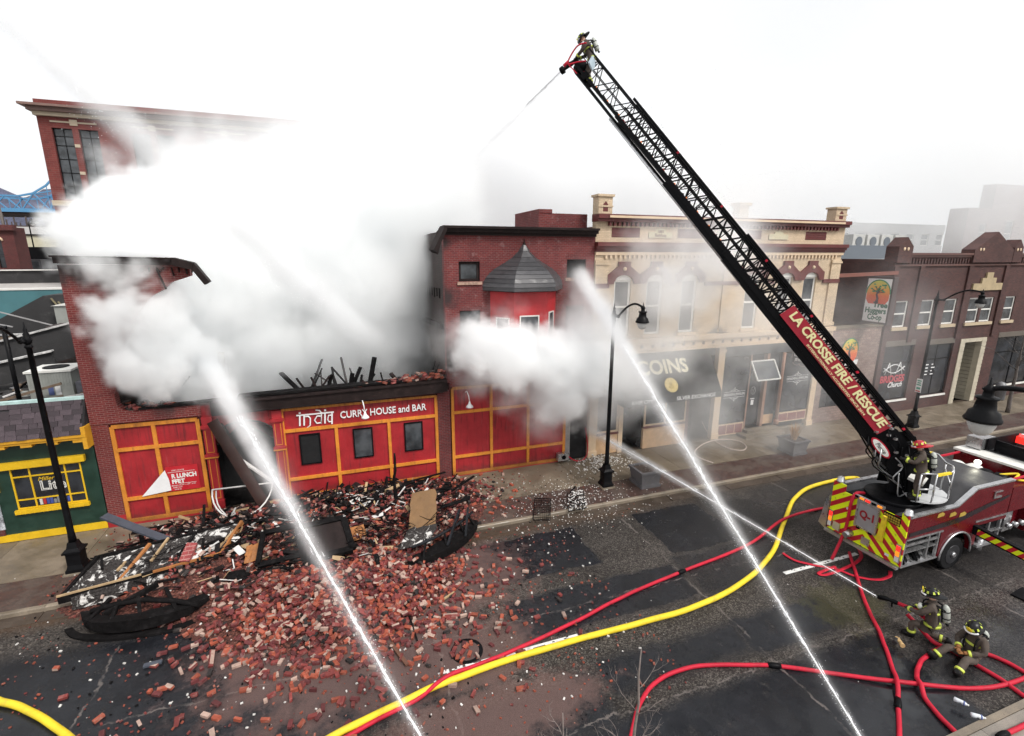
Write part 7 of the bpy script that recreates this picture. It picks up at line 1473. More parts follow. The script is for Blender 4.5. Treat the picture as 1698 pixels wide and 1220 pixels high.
# ================================================================ the fallen front: bricks, charred timber, boards
rd = random.Random(77)
def G(x, y, cx, cy, sx, sy): return math.exp(-((x - cx) / sx) ** 2 - ((y - cy) / sy) ** 2)
def heap(x, y):
    """height of the rubble over the ground"""
    h = .55 * G(x, y, .3, 18.9, 3.6, 1.5) + .42 * G(x, y, -4.0, 18.6, 2.6, 1.6) + .38 * G(x, y, -5.6, 16.7, 2.4, 1.4) + .4 * G(x, y, 2.2, 17.2, 1.7, 1.4) + .26 * G(x, y, -2.2, 15.4, 3.0, 1.9) + .18 * G(x, y, -.6, 13.2, 2.6, 1.4) + .15 * G(x, y, 1.2, 14.6, 1.6, 1.3)
    return max(0, h - .055) * (1 + .25 * mnoise.noise(Vector((x * 1.4, y * 1.4, 2)))) if h > .055 else 0
def base_z(x, y): return 0.0 if y > 16.13 else RZ
def zsurf(x, y):
    t = max(0, min(1, (y - 15.9) / .4)); return RZ + (0 - RZ) * t if heap(x, y) > .1 else base_z(x, y)
xs = [-8.6 + .16 * i for i in range(86)]; ys2 = [10.6 + .16 * j for j in range(63)]; vs = []
mound = MB()
for y in ys2:
    for x in xs:
        h = heap(x, min(y, 20.45)); vs.append((x, min(y, 20.42), zsurf(x, y) + (h + .05 * mnoise.noise(Vector((x * 6, y * 6, 5))) * min(1, h * 8) if h > .01 else -.08)))
n_ = len(xs); mound.add(vs, [(j * n_ + i, j * n_ + i + 1, (j + 1) * n_ + i + 1, (j + 1) * n_ + i) for j in range(len(ys2) - 1) for i in range(n_ - 1)], 0, True)
mm, T, p = new_mat('rubble_bed'); P = T.pos(); nz1 = T.noise(P, 5, 5, .7); cl = T.ramp(T.noise(P, 14, 4, .7), [(.3, (.014, .012, .012)), (.47, (.06, .026, .022)), (.6, (.16, .06, .045)), (.75, (.3, .2, .17))]); T.put(p.inputs['Base Color'], cl); p.inputs['Roughness'].default_value = .9; p.inputs['Specular IOR Level'].default_value = .1; T.put(p.inputs['Normal'], T.bump(nz1, 1, .05))
o = mound.build('rubble', mm); tag(o, 'bed of crushed brick and ash under the fallen front', 'rubble', kind='stuff')
# loose bricks: the 300 that show largest are things, the others one stuff object
def dens(x, y):
    d = 1.0 * G(x, y, -1.4, 14.3, 2.3, 1.7) + .9 * G(x, y, -.2, 12.5, 1.9, 1.1) + .8 * G(x, y, 1.0, 14.6, 1.8, 2.0) + .52 * G(x, y, .6, 18.6, 3.6, 1.3) + .45 * G(x, y, -4.6, 18.4, 2.5, 1.3) + .6 * G(x, y, 2.6, 17.3, 1.4, 1.4) + .35 * G(x, y, -5.2, 17.0, 2.4, 1.1) + .09 * G(x, y, 1.2, 10.4, 2.8, 1.3) + .05 * G(x, y, 3.5, 12.5, 1.6, 1.8) + .03 * G(x, y, -3.2, 11.2, 3, 1.4) + .05 * G(x, y, 5.2, 18.5, 1.2, 1.4)
    return d * (.8 + .5 * mnoise.noise(Vector((x * .9, y * .9, 8))))
cand = []
tries = 0
while len(cand) < 5200 and tries < 400000:
    tries += 1; x, y = rd.uniform(-8, 6.6), rd.uniform(8.6, 20.3)
    if rd.random() < dens(x, y) * .9: cand.append((x, y))
cam_p = Vector((0, 0, 10))
def near(q): return (Vector((q[0], q[1], 0)) - cam_p).length - rd.uniform(0, 1.5)
cand.sort(key=near)
def brick_pose(x, y, lay):
    h = heap(x, y); z = zsurf(x, y) + h + .035 + (rd.random() ** 2 * .1 * lay if h > .03 or dens(x, y) > .5 else 0)
    fl = rd.random(); tilt = .12 if h < .03 else .5
    return Vector((x, y, z)), (rd.uniform(-tilt, tilt) + (math.pi / 2 if fl < .22 else 0), rd.uniform(-tilt, tilt), rd.uniform(0, 6.283))
singles = cand[:300]; rest = cand[300:]
for (x, y) in singles:
    p, r_ = brick_pose(x, y, 1); o = place_brick(None, p, r_, (5, 6, 4, 1.6, 1), rd, rd.uniform(.82, .98))
    hue = dict(orange='orange red', red='brick red', deep='dark red', pale='pale mortared', black='sooty black')[o.data.materials[0].name.split('_')[2]]
    wh = ('on the dark road left of the heap' if y < 12.2 else 'at the left foot of the heap') if x < -1.9 else ('beside the white lane dash' if y < 10.9 else 'on the grey road right of the heap') if x > 1.6 else ('at the heap front left of the jet' if x < -.3 else 'at the heap front right of the jet') if y > 10.6 else 'just above the yellow hose'; up = abs(math.sin(r_[0])) > .75
    half = ('broken' if max(v.co.x for v in o.data.vertices) < .08 else 'whole') + (' upright' if up else '')
    tag(o, f'{hue} {half} brick lying {wh}', 'brick', f'{hue} {half} bricks {wh}')
stuff = MB(); from mathutils import Euler
for (x, y) in rest:
    p, r_ = brick_pose(x, y, 1.6); E_ = Euler(r_).to_matrix(); back = G(x, y, 0, 19, 8, 1.6); k = rd.choices(range(5), (5, 6, 5, 2.4 * (1 - .6 * back), 1.5 + 7 * back + 7 * G(x, y, -5, 17.5, 2.6, 2)))[0]
    s = rd.choice((1, 1, .85, .6, .4)); stuff.obox(p, (.205 * s, .098, .064), E_, k)
    if rd.random() < .4: stuff.mi[-rd.randint(1, 6)] = 3
o = stuff.build('brick_rubble', m_bk); tag(o, 'deep heap of fallen bricks before the red front', 'rubble', kind='stuff')
crumb = MB()
for i in range(6980):
    if i < 6000:
        while True:
            x, y = rd.uniform(-9, 7.5), rd.uniform(7.8, 20.3)
            if rd.random() < .12 + dens(x, y) * .7: break
    elif i < 6900: x, y = rd.gauss(8.6, 1.6), rd.gauss(16.8, 1.1)
    else: x, y = rd.uniform(-14, 15), rd.uniform(6, 20)
    if y > 20.3: continue
    s = rd.uniform(.006, .03) * (1.2 if i < 6000 else .8 if i < 6900 else .5); a = rd.uniform(0, 6.3); h = heap(x, y)
    crumb.obox((x, y, zsurf(x, y) + h + s * .4), (s * 2, s * 1.3, s), rot3(rd.uniform(-.5, .5), rd.uniform(-.5, .5), a), rd.choices(range(4), (5, 4, 1.6, 2) if i < 6000 else (1, 0, 8, 2))[0])
m_plas = M('plaster_white', (.6, .58, .55), .9, .2)
o = crumb.build('rubble', [m_bk[0], m_bk[1], m_plas, m_char]); tag(o, 'scattered brick crumbs and white plaster chips on road and pavement', 'rubble', kind='stuff')
m_ply = M('plywood', (.19, .105, .045), .7, .25, 2, .1, dirt=(.16, .09, .04), dirt_amt=.6); m_ply2 = M('orange_plywood', (.36, .14, .04), .7, .25, 3, .1, dirt=(.2, .08, .02), dirt_amt=.5); m_lath = M('pale_lath', (.42, .29, .16), .8, .2, 3); m_ash = M('ash_flake', (.66, .64, .62), .9, .2, 6)
mbl, T, p = new_mat('blistered_sheet'); P = T.obj(); w_ = T.rng(T.noise(P, 3.1, 6, .68, 1.2), .52, .58); w2 = T.rng(T.noise(P, 7, 4, .6, 2), .6, .65)
c = T.mix(w_, T.v('SCALE', (.035, .031, .03), T.rng(T.noise(P, 20, 3), .3, .7, .6, 1.5)), (.55, .53, .51)); c = T.mix(T.m('MULTIPLY', w2, .8), c, (.02, .017, .016)); T.put(p.inputs['Base Color'], c); p.inputs['Roughness'].default_value = .85; p.inputs['Specular IOR Level'].default_value = .1; T.put(p.inputs['Normal'], T.bump(w_, .8, .02))
def zg(x, y): return zsurf(x, y) + heap(x, y)
def quad_sheet(b, c, u, v, th=.03, n=8, crumple=.04, seed=0):
    """crumpled sheet: corner c, edges u and v"""
    c, u, v = Vector(c), Vector(u), Vector(v); nn = u.cross(v).normalized(); k = len(b.v); vs = []
    for s in (0, 1):
        for i in range(n + 1):
            for j in range(n + 1):
                q = c + u * i / n + v * j / n; d = crumple * (mnoise.noise(Vector((i * .8 + seed, j * .8, seed))) + .5 * mnoise.noise(Vector((i * 2 + seed, j * 2, seed + 5)))); e = (.06 * mnoise.noise(Vector((i * 1.3, j * 1.1, seed + 9))) if i in (0, n) or j in (0, n) else 0)
                vs.append(q + nn * (d + th * s) + (u.normalized() + v.normalized()) * e)
    m = (n + 1) ** 2; fs = []
    for i in range(n):
        for j in range(n): a = i * (n + 1) + j; fs += [(a, a + n + 1, a + n + 2, a + 1)[::-1], (m + a, m + a + n + 1, m + a + n + 2, m + a + 1)]
    for i in range(n):
        for a, c_ in ((i, i + 1), (n * (n + 1) + i + 1, n * (n + 1) + i)): fs.append((a, c_, m + c_, m + a))
        for a, c_ in (((i + 1) * (n + 1), i * (n + 1)), (i * (n + 1) + n, (i + 1) * (n + 1) + n)): fs.append((a, c_, m + c_, m + a))
    b.add(vs, fs); return b
# big blistered soffit sheets lying against the lamp
cs = thing('charred_soffit', 'large charred soffit section with white blistered sheets beside the left lamp', 'debris', (-6.2, 16.4, 0))
A_ = Vector((-8.15, 15.75, .42)); u_s = Vector((3.85, .75, .05)); v_s = Vector((.5, 1.1, .36))
for k in range(3): q = quad_sheet(MB(), A_ + u_s * (k / 3) + Vector((0, 0, .02 * k)), u_s * .32, v_s, .025, 8, .05, 3 + k); q.build('sheet', mbl, cs)
for f in (0, .335, .66, 1.0): MB().bar(A_ + u_s * f + Vector((0, 0, -.04)), A_ + u_s * f + v_s + Vector((0, 0, .05)), .09, .16).build('cross_batten', m_ply2 if f in (.335, 1.0) else m_char, cs)
MB().bar(A_ + Vector((-.1, -.06, -.1)), A_ + u_s + Vector((.1, -.06, -.05)), .1, .22).build('front_edge', m_char, cs); MB().bar(A_ + Vector((-.1, -.1, .05)), A_ + u_s * .45 + Vector((.1, -.1, .06)), .05, .05).build('edge_lath', m_lath, cs); MB().bar(A_ + u_s * .55 + Vector((0, -.12, .04)), A_ + u_s + Vector((.1, -.12, .08)), .06, .07).build('edge_lath', m_ply2, cs)
MB().bar(A_ + v_s + Vector((-.1, 0, 0)), A_ + v_s + u_s, .08, .2).build('rear_edge', m_char, cs); q = quad_sheet(MB(), A_ + Vector((.2, -.04, -.02)), Vector((3.6, .5, -.02)), Vector((.0, -.1, -.42)), .03, 8, .05, 12); q.build('fascia_sheet', mbl, cs)
for i in range(7): f = rd.random(); a = A_ + u_s * f + v_s * rd.uniform(.1, .5) + Vector((0, 0, .1)); MB().bar(a, a + Vector((rd.uniform(-.5, .5), rd.uniform(.2, .8), rd.uniform(0, .3))), .06, .06).build('burnt_stick', m_char if i % 3 else m_lath, cs)
b = MB().obox(A_ + u_s * .76 + v_s * .12 + Vector((0, 0, .2)), (.3, .62, .12), rot3(.5, .1, -.2)); single('brick_chunk', b, brick_mat('chunk_brick', (.3, .05, .05), (.24, .04, .04), (.42, .2, .18), .21, .07), 'mortared pink brick chunk lying on the charred sheets', 'brick chunk', tuple(A_ + u_s * .76))
# sickle shaped charred arch trims
def sickle(name, label, cx, cy, z, rx, ry, a0, a1, w, h, rot, tilt, inner=True):
    t = thing(name, label, 'arch trim', (cx, cy, z)); n = 22; Mx = rot3(tilt, 0, rot)
    def P(a, k, zz): return Vector((cx, cy, z)) + Mx @ Vector(((rx + k) * math.cos(a), (ry + k) * math.sin(a), zz))
    b = MB(); vs = []
    for i in range(n + 1):
        a = a0 + (a1 - a0) * i / n; e = math.sin(math.pi * i / n) * .8 + .2
        vs += [P(a, -w * e / 2, 0), P(a, w * e / 2, -.02), P(a, w * e / 2, h * e), P(a, -w * e / 2, h * e * .8)]
    b.add(vs, [(i * 4 + j, i * 4 + (j + 1) % 4, i * 4 + 4 + (j + 1) % 4, i * 4 + 4 + j) for i in range(n) for j in range(4)] + [(3, 2, 1, 0), (n * 4, n * 4 + 1, n * 4 + 2, n * 4 + 3)])
    b.build('curved_rail', m_char, t); q = MB(); q.tube([P(a0, 0, h * .3), P((a0 + a1) / 2, -ry * .9, h * .5), P(a1, 0, h * .3)], .06, 6); q.build('chord', m_char, t)
    for i in (5, 9, 13, 17): a = a0 + (a1 - a0) * i / n; MB().bar(P(a, 0, h * .4), P(a, -ry * .75, h * .45), .07, .09).build('brace', m_char, t)
    return t
def crescent(label, outer, inner, z, h, rot_up=.0):
    """solid curved rail: ground outline given by its outer and inner edge, thick and slightly dished"""
    P = [at(*q, z) for q in outer]; Q = [at(*q, z) for q in inner]; t = thing('arch_trim', label, 'arch trim', tuple(P[len(P) // 2]))
    def res(L, n=22): sp = smooth_path(L, 8); return [sp[int(i * (len(sp) - 1) / n)] for i in range(n + 1)]
    A, C = res(P), res(Q); n = len(A); b = MB(); vs = []
    for i in range(n):
        e = .35 + .65 * math.sin(math.pi * i / (n - 1)); j = Vector((0, 0, .03 * mnoise.noise(A[i] * 2.5)))
        vs += [A[i], A[i] + Vector((0, 0, h * e)) + j, C[i] + Vector((0, 0, h * e * .75)) + j, C[i]]
    b.add(vs, [(i * 4 + j, i * 4 + (j + 1) % 4, i * 4 + 4 + (j + 1) % 4, i * 4 + 4 + j) for i in range(n - 1) for j in range(4)] + [(3, 2, 1, 0), (n * 4 - 4, n * 4 - 3, n * 4 - 2, n * 4 - 1)]); b.build('curved_rail', m_char, t)
    return t, A, C
m_chg = M('charred_grey', (.014, .015, .018), .7, .5, 4, .6, dirt=(.03, .032, .037), dirt_amt=.7, spec=.15)
t, A, C = crescent('curved charred arch trim lying at the kerb before the blistered sheets', [(134, 1020), (142, 1040), (168, 1049), (210, 1048), (262, 1038), (315, 1018), (348, 994)], [(152, 1016), (160, 1026), (180, 1032), (212, 1032), (258, 1021), (305, 1004), (338, 988)], .04, .34)
MB().tube([at(150, 1014, .3), at(190, 1002, .34), at(240, 994, .36), at(290, 996, .34), at(330, 1003, .25)], .075, 6).build('upper_rail', m_char, t)
for k in (5, 9, 13, 17): MB().bar(A[k] + Vector((0, 0, .2)), C[k] + (C[k] - A[k]) * 1.4 + Vector((0, 0, .3)), .09, .1).build('brace', m_char, t)
MB().bar(at(170, 1020, .2), at(262, 968, .5), .12, .14).build('brace', m_char, t)
t, A, C = crescent('curved charred arch trim jutting from the right end of the heap', [(676, 938), (706, 936), (742, 922), (772, 902), (790, 880), (792, 866)], [(684, 926), (712, 914), (738, 900), (760, 886), (776, 873), (784, 864)], .05, .3)
MB().tube([q + Vector((0, 0, .42)) for q in C[::3]], .05, 6).build('upper_rail', m_chg, t)
for k in (4, 9, 14, 18): MB().bar(A[k] + Vector((0, 0, .12)), C[k] + Vector((0, .1, .45)), .07, .08).build('brace', m_char, t)
MB().bar(at(742, 905, .3), at(762, 845, 1.0), .07, .1).build('upright', m_chg, t); MB().bar(at(772, 890, .3), at(776, 842, .9), .07, .1).build('upright', m_chg, t)
crescent('lower charred curved strip lying flat on the road', [(106, 1044), (118, 1058), (160, 1064), (230, 1058), (300, 1044), (345, 1024)], [(120, 1040), (132, 1050), (165, 1054), (230, 1048), (296, 1036), (338, 1020)], RZ + .02, .07)
# mortared lumps of two to six bricks that came down together
for i in range(34):
    x, y = rd.gauss(-.8, 1.7), rd.gauss(14.2, 1.6)
    if i > 22: x, y = rd.gauss(-4.6, 1.6), rd.gauss(18.3, .7)
    b = MB(); Mx = rot3(rd.uniform(-.5, .5), rd.uniform(-.4, .4), rd.uniform(0, 6.2)); c_ = Vector((x, y, zg(x, y) + .07)); mi_ = rd.choice((0, 1, 2, 1))
    nx, nz_ = rd.choice(((2, 2), (3, 2), (2, 3), (1, 3)))
    for u_i in range(nx):
        for w_i in range(nz_): b.obox(c_ + Mx @ Vector(((u_i - nx / 2 + .5 * (w_i % 2)) * .213, rd.uniform(-.006, .006), (w_i - nz_ / 2) * .074)), (.205, .1, .066), Mx, rd.choice((mi_, mi_, 1, 2)))
    b.obox(c_ + Mx @ Vector((-.05, 0, -.035)), (nx * .2, .085, nz_ * .07), Mx, 3)
    wh = 'in the black heap near the doorway' if i > 22 else 'in the road heap left of the jet' if x < -1 else 'in the road heap right of the jet'
    single('brick_lump', b, m_bk, f'{("orange", "red", "dark red", "red")[mi_]} lump {nx} by {nz_} bricks {wh}', 'brick lump', tuple(c_), f'mortared brick lumps {nx} by {nz_} {wh}')
# long painted boards, beams, sticks
def plank(name, label, a, c, w, h, mt, cat='plank', up=(0, 0, 1)):
    b = MB(); b.bar(a, c, w, h, up=up); return single(name, b, mt, label, cat, tuple((Vector(a) + Vector(c)) / 2))
m_slb = M('slate_blue_paint', (.06, .068, .088), .5, .2, 3, .1, dirt=(.03, .03, .035), dirt_amt=.5)
plank('painted_board', 'long slate blue board lying slantwise over the heap', aty(172, 855, 18.3), aty(352, 924, 16.9), .3, .06, m_slb, 'board')
plank('fallen_post', 'wide dark brown board leaning in the burnt doorway', aty(352, 698, 20.1), aty(452, 858, 18.9), .38, .1, M('scorched_brown', (.035, .015, .012), .8, .3, 3, .2, spec=.08), 'board', up=(0, -1, .3))
plank('fallen_beam', 'charred beam leaning behind the brown board', aty(365, 702, 20.6), aty(420, 800, 20.2), .22, .22, m_char, 'beam')
plank('white_moulding', 'pale broken moulding leaning beside the brown board', aty(378, 748, 20.2), aty(452, 798, 19.6), .14, .07, m_ash, 'moulding')
sp_ = MB(); sx = aty(658, 868, 17.9); sp_.tube([sx + Vector((.03 * mnoise.noise(Vector((i * .7, 1, 1))) + (.06 if i > 9 else 0), 0, .235 * i - .1)) for i in range(14)], [.085 - .0035 * i + .01 * mnoise.noise(Vector((i * .9, 4, 2))) for i in range(14)], 8); tr = single('burnt_sapling', sp_, m_char, 'blackened trunk of a street sapling standing in the heap', 'tree', tuple(sx)); tr['kind'] = 'thing'
def frame(label, A, u, v, w, mt, glass=None, group=None):
    A, u, v = Vector(A), Vector(u), Vector(v); t = thing('window_frame', label, 'window frame', tuple(A), group); n = u.cross(v).normalized()
    for a, c in ((A, A + u), (A + v, A + v + u), (A, A + v), (A + u, A + u + v)): MB().bar(a, c, w, w * .8, up=n).build('stile', mt, t)
    if glass: MB().bar(A + u * .5 + v * .04, A + u * .5 + v * .96, (u.length - w), .02, up=n).build('sheet', glass, t)
    return t
q = at(427, 938, .35); frame('small charred window frame lying square on the bricks', q, (1.25, .12, .02), (.1, 1.0, .55), .15, m_char)
q = at(505, 930, .3); frame('larger charred frame lying behind the big water jet', q, (1.5, .1, .05), (-.25, 1.25, .5), .2, m_char, m_soot)
def board(name, label, A, u, v, mt, th=.025, cr=.01, seed=1):
    return single(name, quad_sheet(MB(), A, u, v, th, 6, cr, seed), mt, label, 'board', tuple(Vector(A)))
q = at(664, 905, .3); board('plywood_board', 'tall plywood board with a burnt lower end leaning on the heap', q + Vector((.35, .5, .25)), (.95, -.05, .05), (.35, 1.6, .55), m_ply, .03, .02)
board('scorched_board', 'grey scorched lower half of the leaning plywood', q + Vector((-.1, -.25, .02)), (1.05, -.05, .05), (.45, .72, .26), mbl, .03, .03, 4)
q = at(572, 900, .25); board('plywood_scrap', 'square orange plywood scrap in the middle of the heap', q, (.75, .05, .0), (-.1, .5, .25), m_ply2, .03, .01, 7)
q = at(405, 935, .3); board('plywood_scrap', 'scorched orange plywood corner beside the small charred frame', q, (.42, .0, .05), (.05, .45, .35), m_ply2, .03, .05, 9)
q = at(400, 958, .15); plank('scorched_edge', 'long scorched edge strip under the two charred frames', q, q + Vector((2.6, .35, .1)), .1, .14, m_char)
hp_ = thing('awning_hoop', 'bent white awning hoop fallen before the burnt doorway', 'awning frame', (-5.2, 19.2, .4)); c0 = aty(352, 812, 19.6); c1 = aty(452, 800, 19.4)
pts = [c0.lerp(c1, .5) + (c0 - c1) * .5 * math.cos(t) + Vector((0, -1.05, -.75)) * math.sin(t) for t in [math.pi * i / 14 for i in range(15)]]
MB().tube(pts, .03, 6).build('hoop', m_ash, hp_); MB().tube([pts[0], pts[-1]], .03, 6).build('cross_bar', m_ash, hp_); MB().tube([q + Vector((.12, .0, -.06)) for q in pts[:8]], .025, 6).build('inner_hoop', m_ash, hp_)
spl = MB()      # splinters, shreds of tar paper and burnt lath all through the back of the heap
for i in range(1500):
    x, y = (rd.gauss(-5.0, 1.5), rd.gauss(17.7, .9)) if i < 550 else (rd.gauss(.8, 1.9), rd.gauss(18.4, .9)) if i < 1150 else (rd.gauss(-1.6, 1.6), rd.gauss(16.4, .9))
    if y > 20.3 or x < -8.2 or x > 4.6: continue
    z = zg(x, y) + rd.uniform(.03, .16); l = rd.uniform(.08, .55); a = rd.uniform(0, 6.28); w = rd.choice((.015, .03, .05)) if i % 5 else rd.uniform(.1, .3)
    spl.bar((x, y, z), (x + l * math.cos(a), y + l * math.sin(a) * .7, z + rd.uniform(-.06, .22)), w, .012 if w > .09 else .02, up=(rd.uniform(-.5, .5), rd.uniform(-.5, .5), 1), mi=rd.choices(range(4), (9, 3, 1.2, 1.2))[0])
o = spl.build('rubble', [m_char, m_soot, m_lath, m_ash]); tag(o, 'blackened splinters and shreds through the heap along the front', 'rubble', kind='stuff')
for k, (px, py, lb) in enumerate(((715, 860, 'tangle of thin black wires beside the leaning plywood'), (640, 880, 'tangle of thin black wires by the burnt sapling'), (250, 930, 'tangle of thin black wires on the blistered sheets'), (470, 850, 'tangle of thin black wires below the brown board'))):
    q = at(px, py, .45); wt = MB()
    for j in range(7): wt.tube(smooth_path([q + Vector((rd.gauss(0, .55), rd.gauss(0, .4), rd.uniform(-.1, .35))) for _ in range(6)], 4), .011, 4)
    single('tangled_wire', wt, m_blk, lb, 'wire', tuple(q))['kind'] = 'thing'
for i in range(150):   # burnt laths and timbers through the heap
    x, y = (rd.gauss(-5.2, 1.5), rd.gauss(17.6, .8)) if i < 60 else (rd.gauss(.6, 1.8), rd.gauss(18.5, .8)) if i < 130 else (rd.gauss(-1.5, 2), rd.gauss(16.6, .8))
    if y > 20.2 or x < -8 or x > 4.2: continue
    l = rd.uniform(.4, 1.9) * (.6 if i % 3 else 1); a = rd.uniform(-.6, .6) + (math.pi / 2 if rd.random() < .2 else 0); z = zg(x, y) + rd.uniform(.05, .16); w = rd.choice((.04, .05, .09, .14)); mt, ds = rd.choice(((m_char, 'charred'),) * 7 + ((m_lath, 'pale'), (m_ash, 'white ashy')))
    l *= 1 if ds == 'charred' else .55
    b = MB(); b.bar((x, y, z), (x + l * math.cos(a), y + l * math.sin(a), z + rd.uniform(-.12, .3)), w, rd.uniform(.03, .06), up=(0, rd.uniform(-.4, .4), 1))
    sz = 'thick' if w > .1 else 'thin' if w < .06 else 'short' if l < .8 else 'long'; wh = 'left of the doorway' if x < -4 else 'below the lettered sign' if x < 3 else 'at the right end of the heap'
    o = single('timber_scrap', b, mt, f'{sz} {ds} timber scrap lying in the heap {wh}', 'timber', (x, y, z), f'{sz} {ds} timber scraps {wh}')
for k, (pa, pb, w, mt, lb) in enumerate((((1180 - 450, 860 + 133), (753, 978), .05, m_lath, 'pale stick lying alone on the wet road'), ((648, 1062), (675, 1098), .09, M('rusty_timber', (.12, .05, .03), .8), 'dark stained timber end on the road below the heap'), ((237, 1100), (268, 1092), .12, m_slb, 'small slate blue scrap on the dark road'))):
    a, c = at(*pa), at(*pb); a.z = c.z = RZ + .05; plank('road_scrap', lb, a, c, w, .05, mt, 'scrap')
a, c = at(652, 935, .1), at(692, 1062, RZ + .03); plank('bent_rod', 'thin charred rod sticking out of the heap towards the road', a, c, .035, .035, m_char, 'rod')
# burnt cart heap with white foam beside the middle lamp, mesh screen, meter
fo = thing('burnt_shelf', 'collapsed black shelf covered with white foam scraps beside the middle lamp', 'debris', tuple(at(960, 835, 0)))
q = at(943, 850, 0); frame_m = MB()
for i in range(7): a = q + Vector((.12 * i, 0, .04)); MB().bar(a, a + Vector((.35, .9, .3)), .03, .03).build('slat', m_blk, fo)
for i in range(4): a = q + Vector((.08 * i, .22 * i, .06 + .07 * i)); MB().bar(a, a + Vector((.8, .02, .02)), .03, .03).build('cross_slat', m_blk, fo)
MB().bar(q + Vector((.5, .9, .35)), q + Vector((1.15, 1.75, .1)), .06, .05).build('leg', m_blk, fo)
fm = MB()
for i in range(200):
    s = rd.uniform(.01, .034); f, g_ = rd.random(), rd.random(); p_ = q + Vector((.85 * f + .35 * g_, .95 * g_, .06 + .3 * g_)) if i < 150 else Vector((rd.gauss(q.x + .7, .7), rd.gauss(q.y + 1.0, .6), .03)); fm.obox(p_, (s * 2.4, s * 1.3, s), rot3(rd.random(), rd.random(), rd.random() * 3))
fm.build('foam_scrap', m_ash, fo)['kind'] = 'stuff'
ms = thing('mesh_screen', 'square dark mesh screen lying over the kerb', 'screen', tuple(at(896, 846, 0))); q = [at(884, 862, .02), at(912, 862, .02), at(913, 827, .1), at(887, 826, .1)]
for i in range(4): MB().bar(q[i], q[(i + 1) % 4], .03, .03).build('edge', m_blk, ms)
for i in range(1, 9): f = i / 9; MB().bar(q[0].lerp(q[1], f), q[3].lerp(q[2], f), .012, .012).build('wire', m_blk, ms); MB().bar(q[0].lerp(q[3], f), q[1].lerp(q[2], f), .012, .012).build('wire', m_blk, ms)
mt_ = thing('meter_box', 'grey electric box at the foot of the red panels with a drooping cable', 'meter box', (9.75, Y0 - .2, .2)); MB().box(9.45, Y0 - .3, .12, 10.0, Y0 - .06, .5).build('case', m_alu, mt_); MB().tube([(9.75, Y0 - .33, .3), (9.75, Y0 - .29, .3)], .11, 12).build('dial', m_blk, mt_)
MB().tube(smooth_path([(9.9, Y0 - .2, .4), (10.3, Y0 - .4, .1), (10.8, Y0 - .35, .06), (11.1, Y0 - .2, .5), (11.0, Y0 - .05, 1.6)], 6), .025, 6).build('cable', m_hred, mt_)
fl = MB()
for i in range(420):
    x, y = rd.gauss(11.6, .75), rd.gauss(19.6, .55)
    if y < 20.4: s = rd.uniform(.012, .045); fl.obox((x, y, .02 + rd.random() ** 2 * .25 * G(x, y, 11.5, 20, .7, .6)), (s * 2, s * 1.2, s * .8), rot3(rd.random(), rd.random(), rd.random() * 3))
fl = fl.build('rubble', m_plas); tag(fl, 'white plaster flakes spilled from the doorway next to the red panels', 'rubble', kind='stuff')
# gloves and bottles on the road
gl = thing('dropped_gloves', 'pair of tan and black gloves dropped on the wet road', 'gloves', tuple(at(1488, 1064)))
for k, (px, py, mm_, a) in enumerate(((1485, 1062, m_glvb, .4), (1491, 1065, M('tan_glove', (.5, .33, .15), .8), 1.0))):
    q = at(px, py) + Vector((0, 0, .04)); d = Vector((math.cos(a), math.sin(a), 0)); s_ = Vector((-d.y, d.x, 0)); b = MB(); b.ell(q, (.09, .06, .035), 10, 6, 0, rz3(a)); b.tube([q - d * .05, q - d * .17], [.045, .06], 8)
    for j, l in enumerate((.09, .11, .1, .07)): p0 = q + d * .07 + s_ * (.04 - .027 * j); b.tube([p0, p0 + d * l * .6 + Vector((0, 0, .015)), p0 + d * l], [.016, .015, .01], 6)
    b.tube([q + s_ * .05, q + s_ * .1 + d * .05], [.018, .011], 6); b.build('glove', mm_, gl)
for px, py, a, lb in ((1592, 1166, .1, 'crushed clear water bottle nearer the sitting firefighter'), (1620, 1190, .5, 'crushed clear water bottle by the corner of the near pavement')):
    q = at(px, py); bt = thing('water_bottle', lb, 'bottle', tuple(q)); d = Vector((math.cos(a - 1.2), math.sin(a - 1.2), 0)); c_ = q + Vector((0, 0, .045)); MB().tube([c_ - d * .12, c_ - d * .11, c_ - d * .04, c_ + Vector((0, 0, .012)), c_ + d * .06, c_ + d * .1, c_ + d * .12], [.02, .052, .05, .038, .052, .03, .018], 10).build('body', M('bottle_plastic', (.65, .68, .72), .15, .1), bt); MB().tube([c_ + d * .12, c_ + d * .145], .02, 8).build('cap', m_white, bt); MB().tube([c_ + d * .045, c_ + d * .075], .053, 10).build('label', M('label_blue', (.1, .13, .3)), bt)
mhc = thing('manhole_cover', 'round manhole cover ringed with pink brick dust on the road', 'manhole cover', (2.45, 10.55, RZ)); MB().lathe([(.42, 0), (.42, .012), (.37, .014)], 28, (2.45, 10.55, RZ)).build('rim', m_blk, mhc); MB().lathe([(.36, 0), (.36, .01), (.3, .016)], 24, (2.45, 10.55, RZ)).build('lid', m_road, mhc)
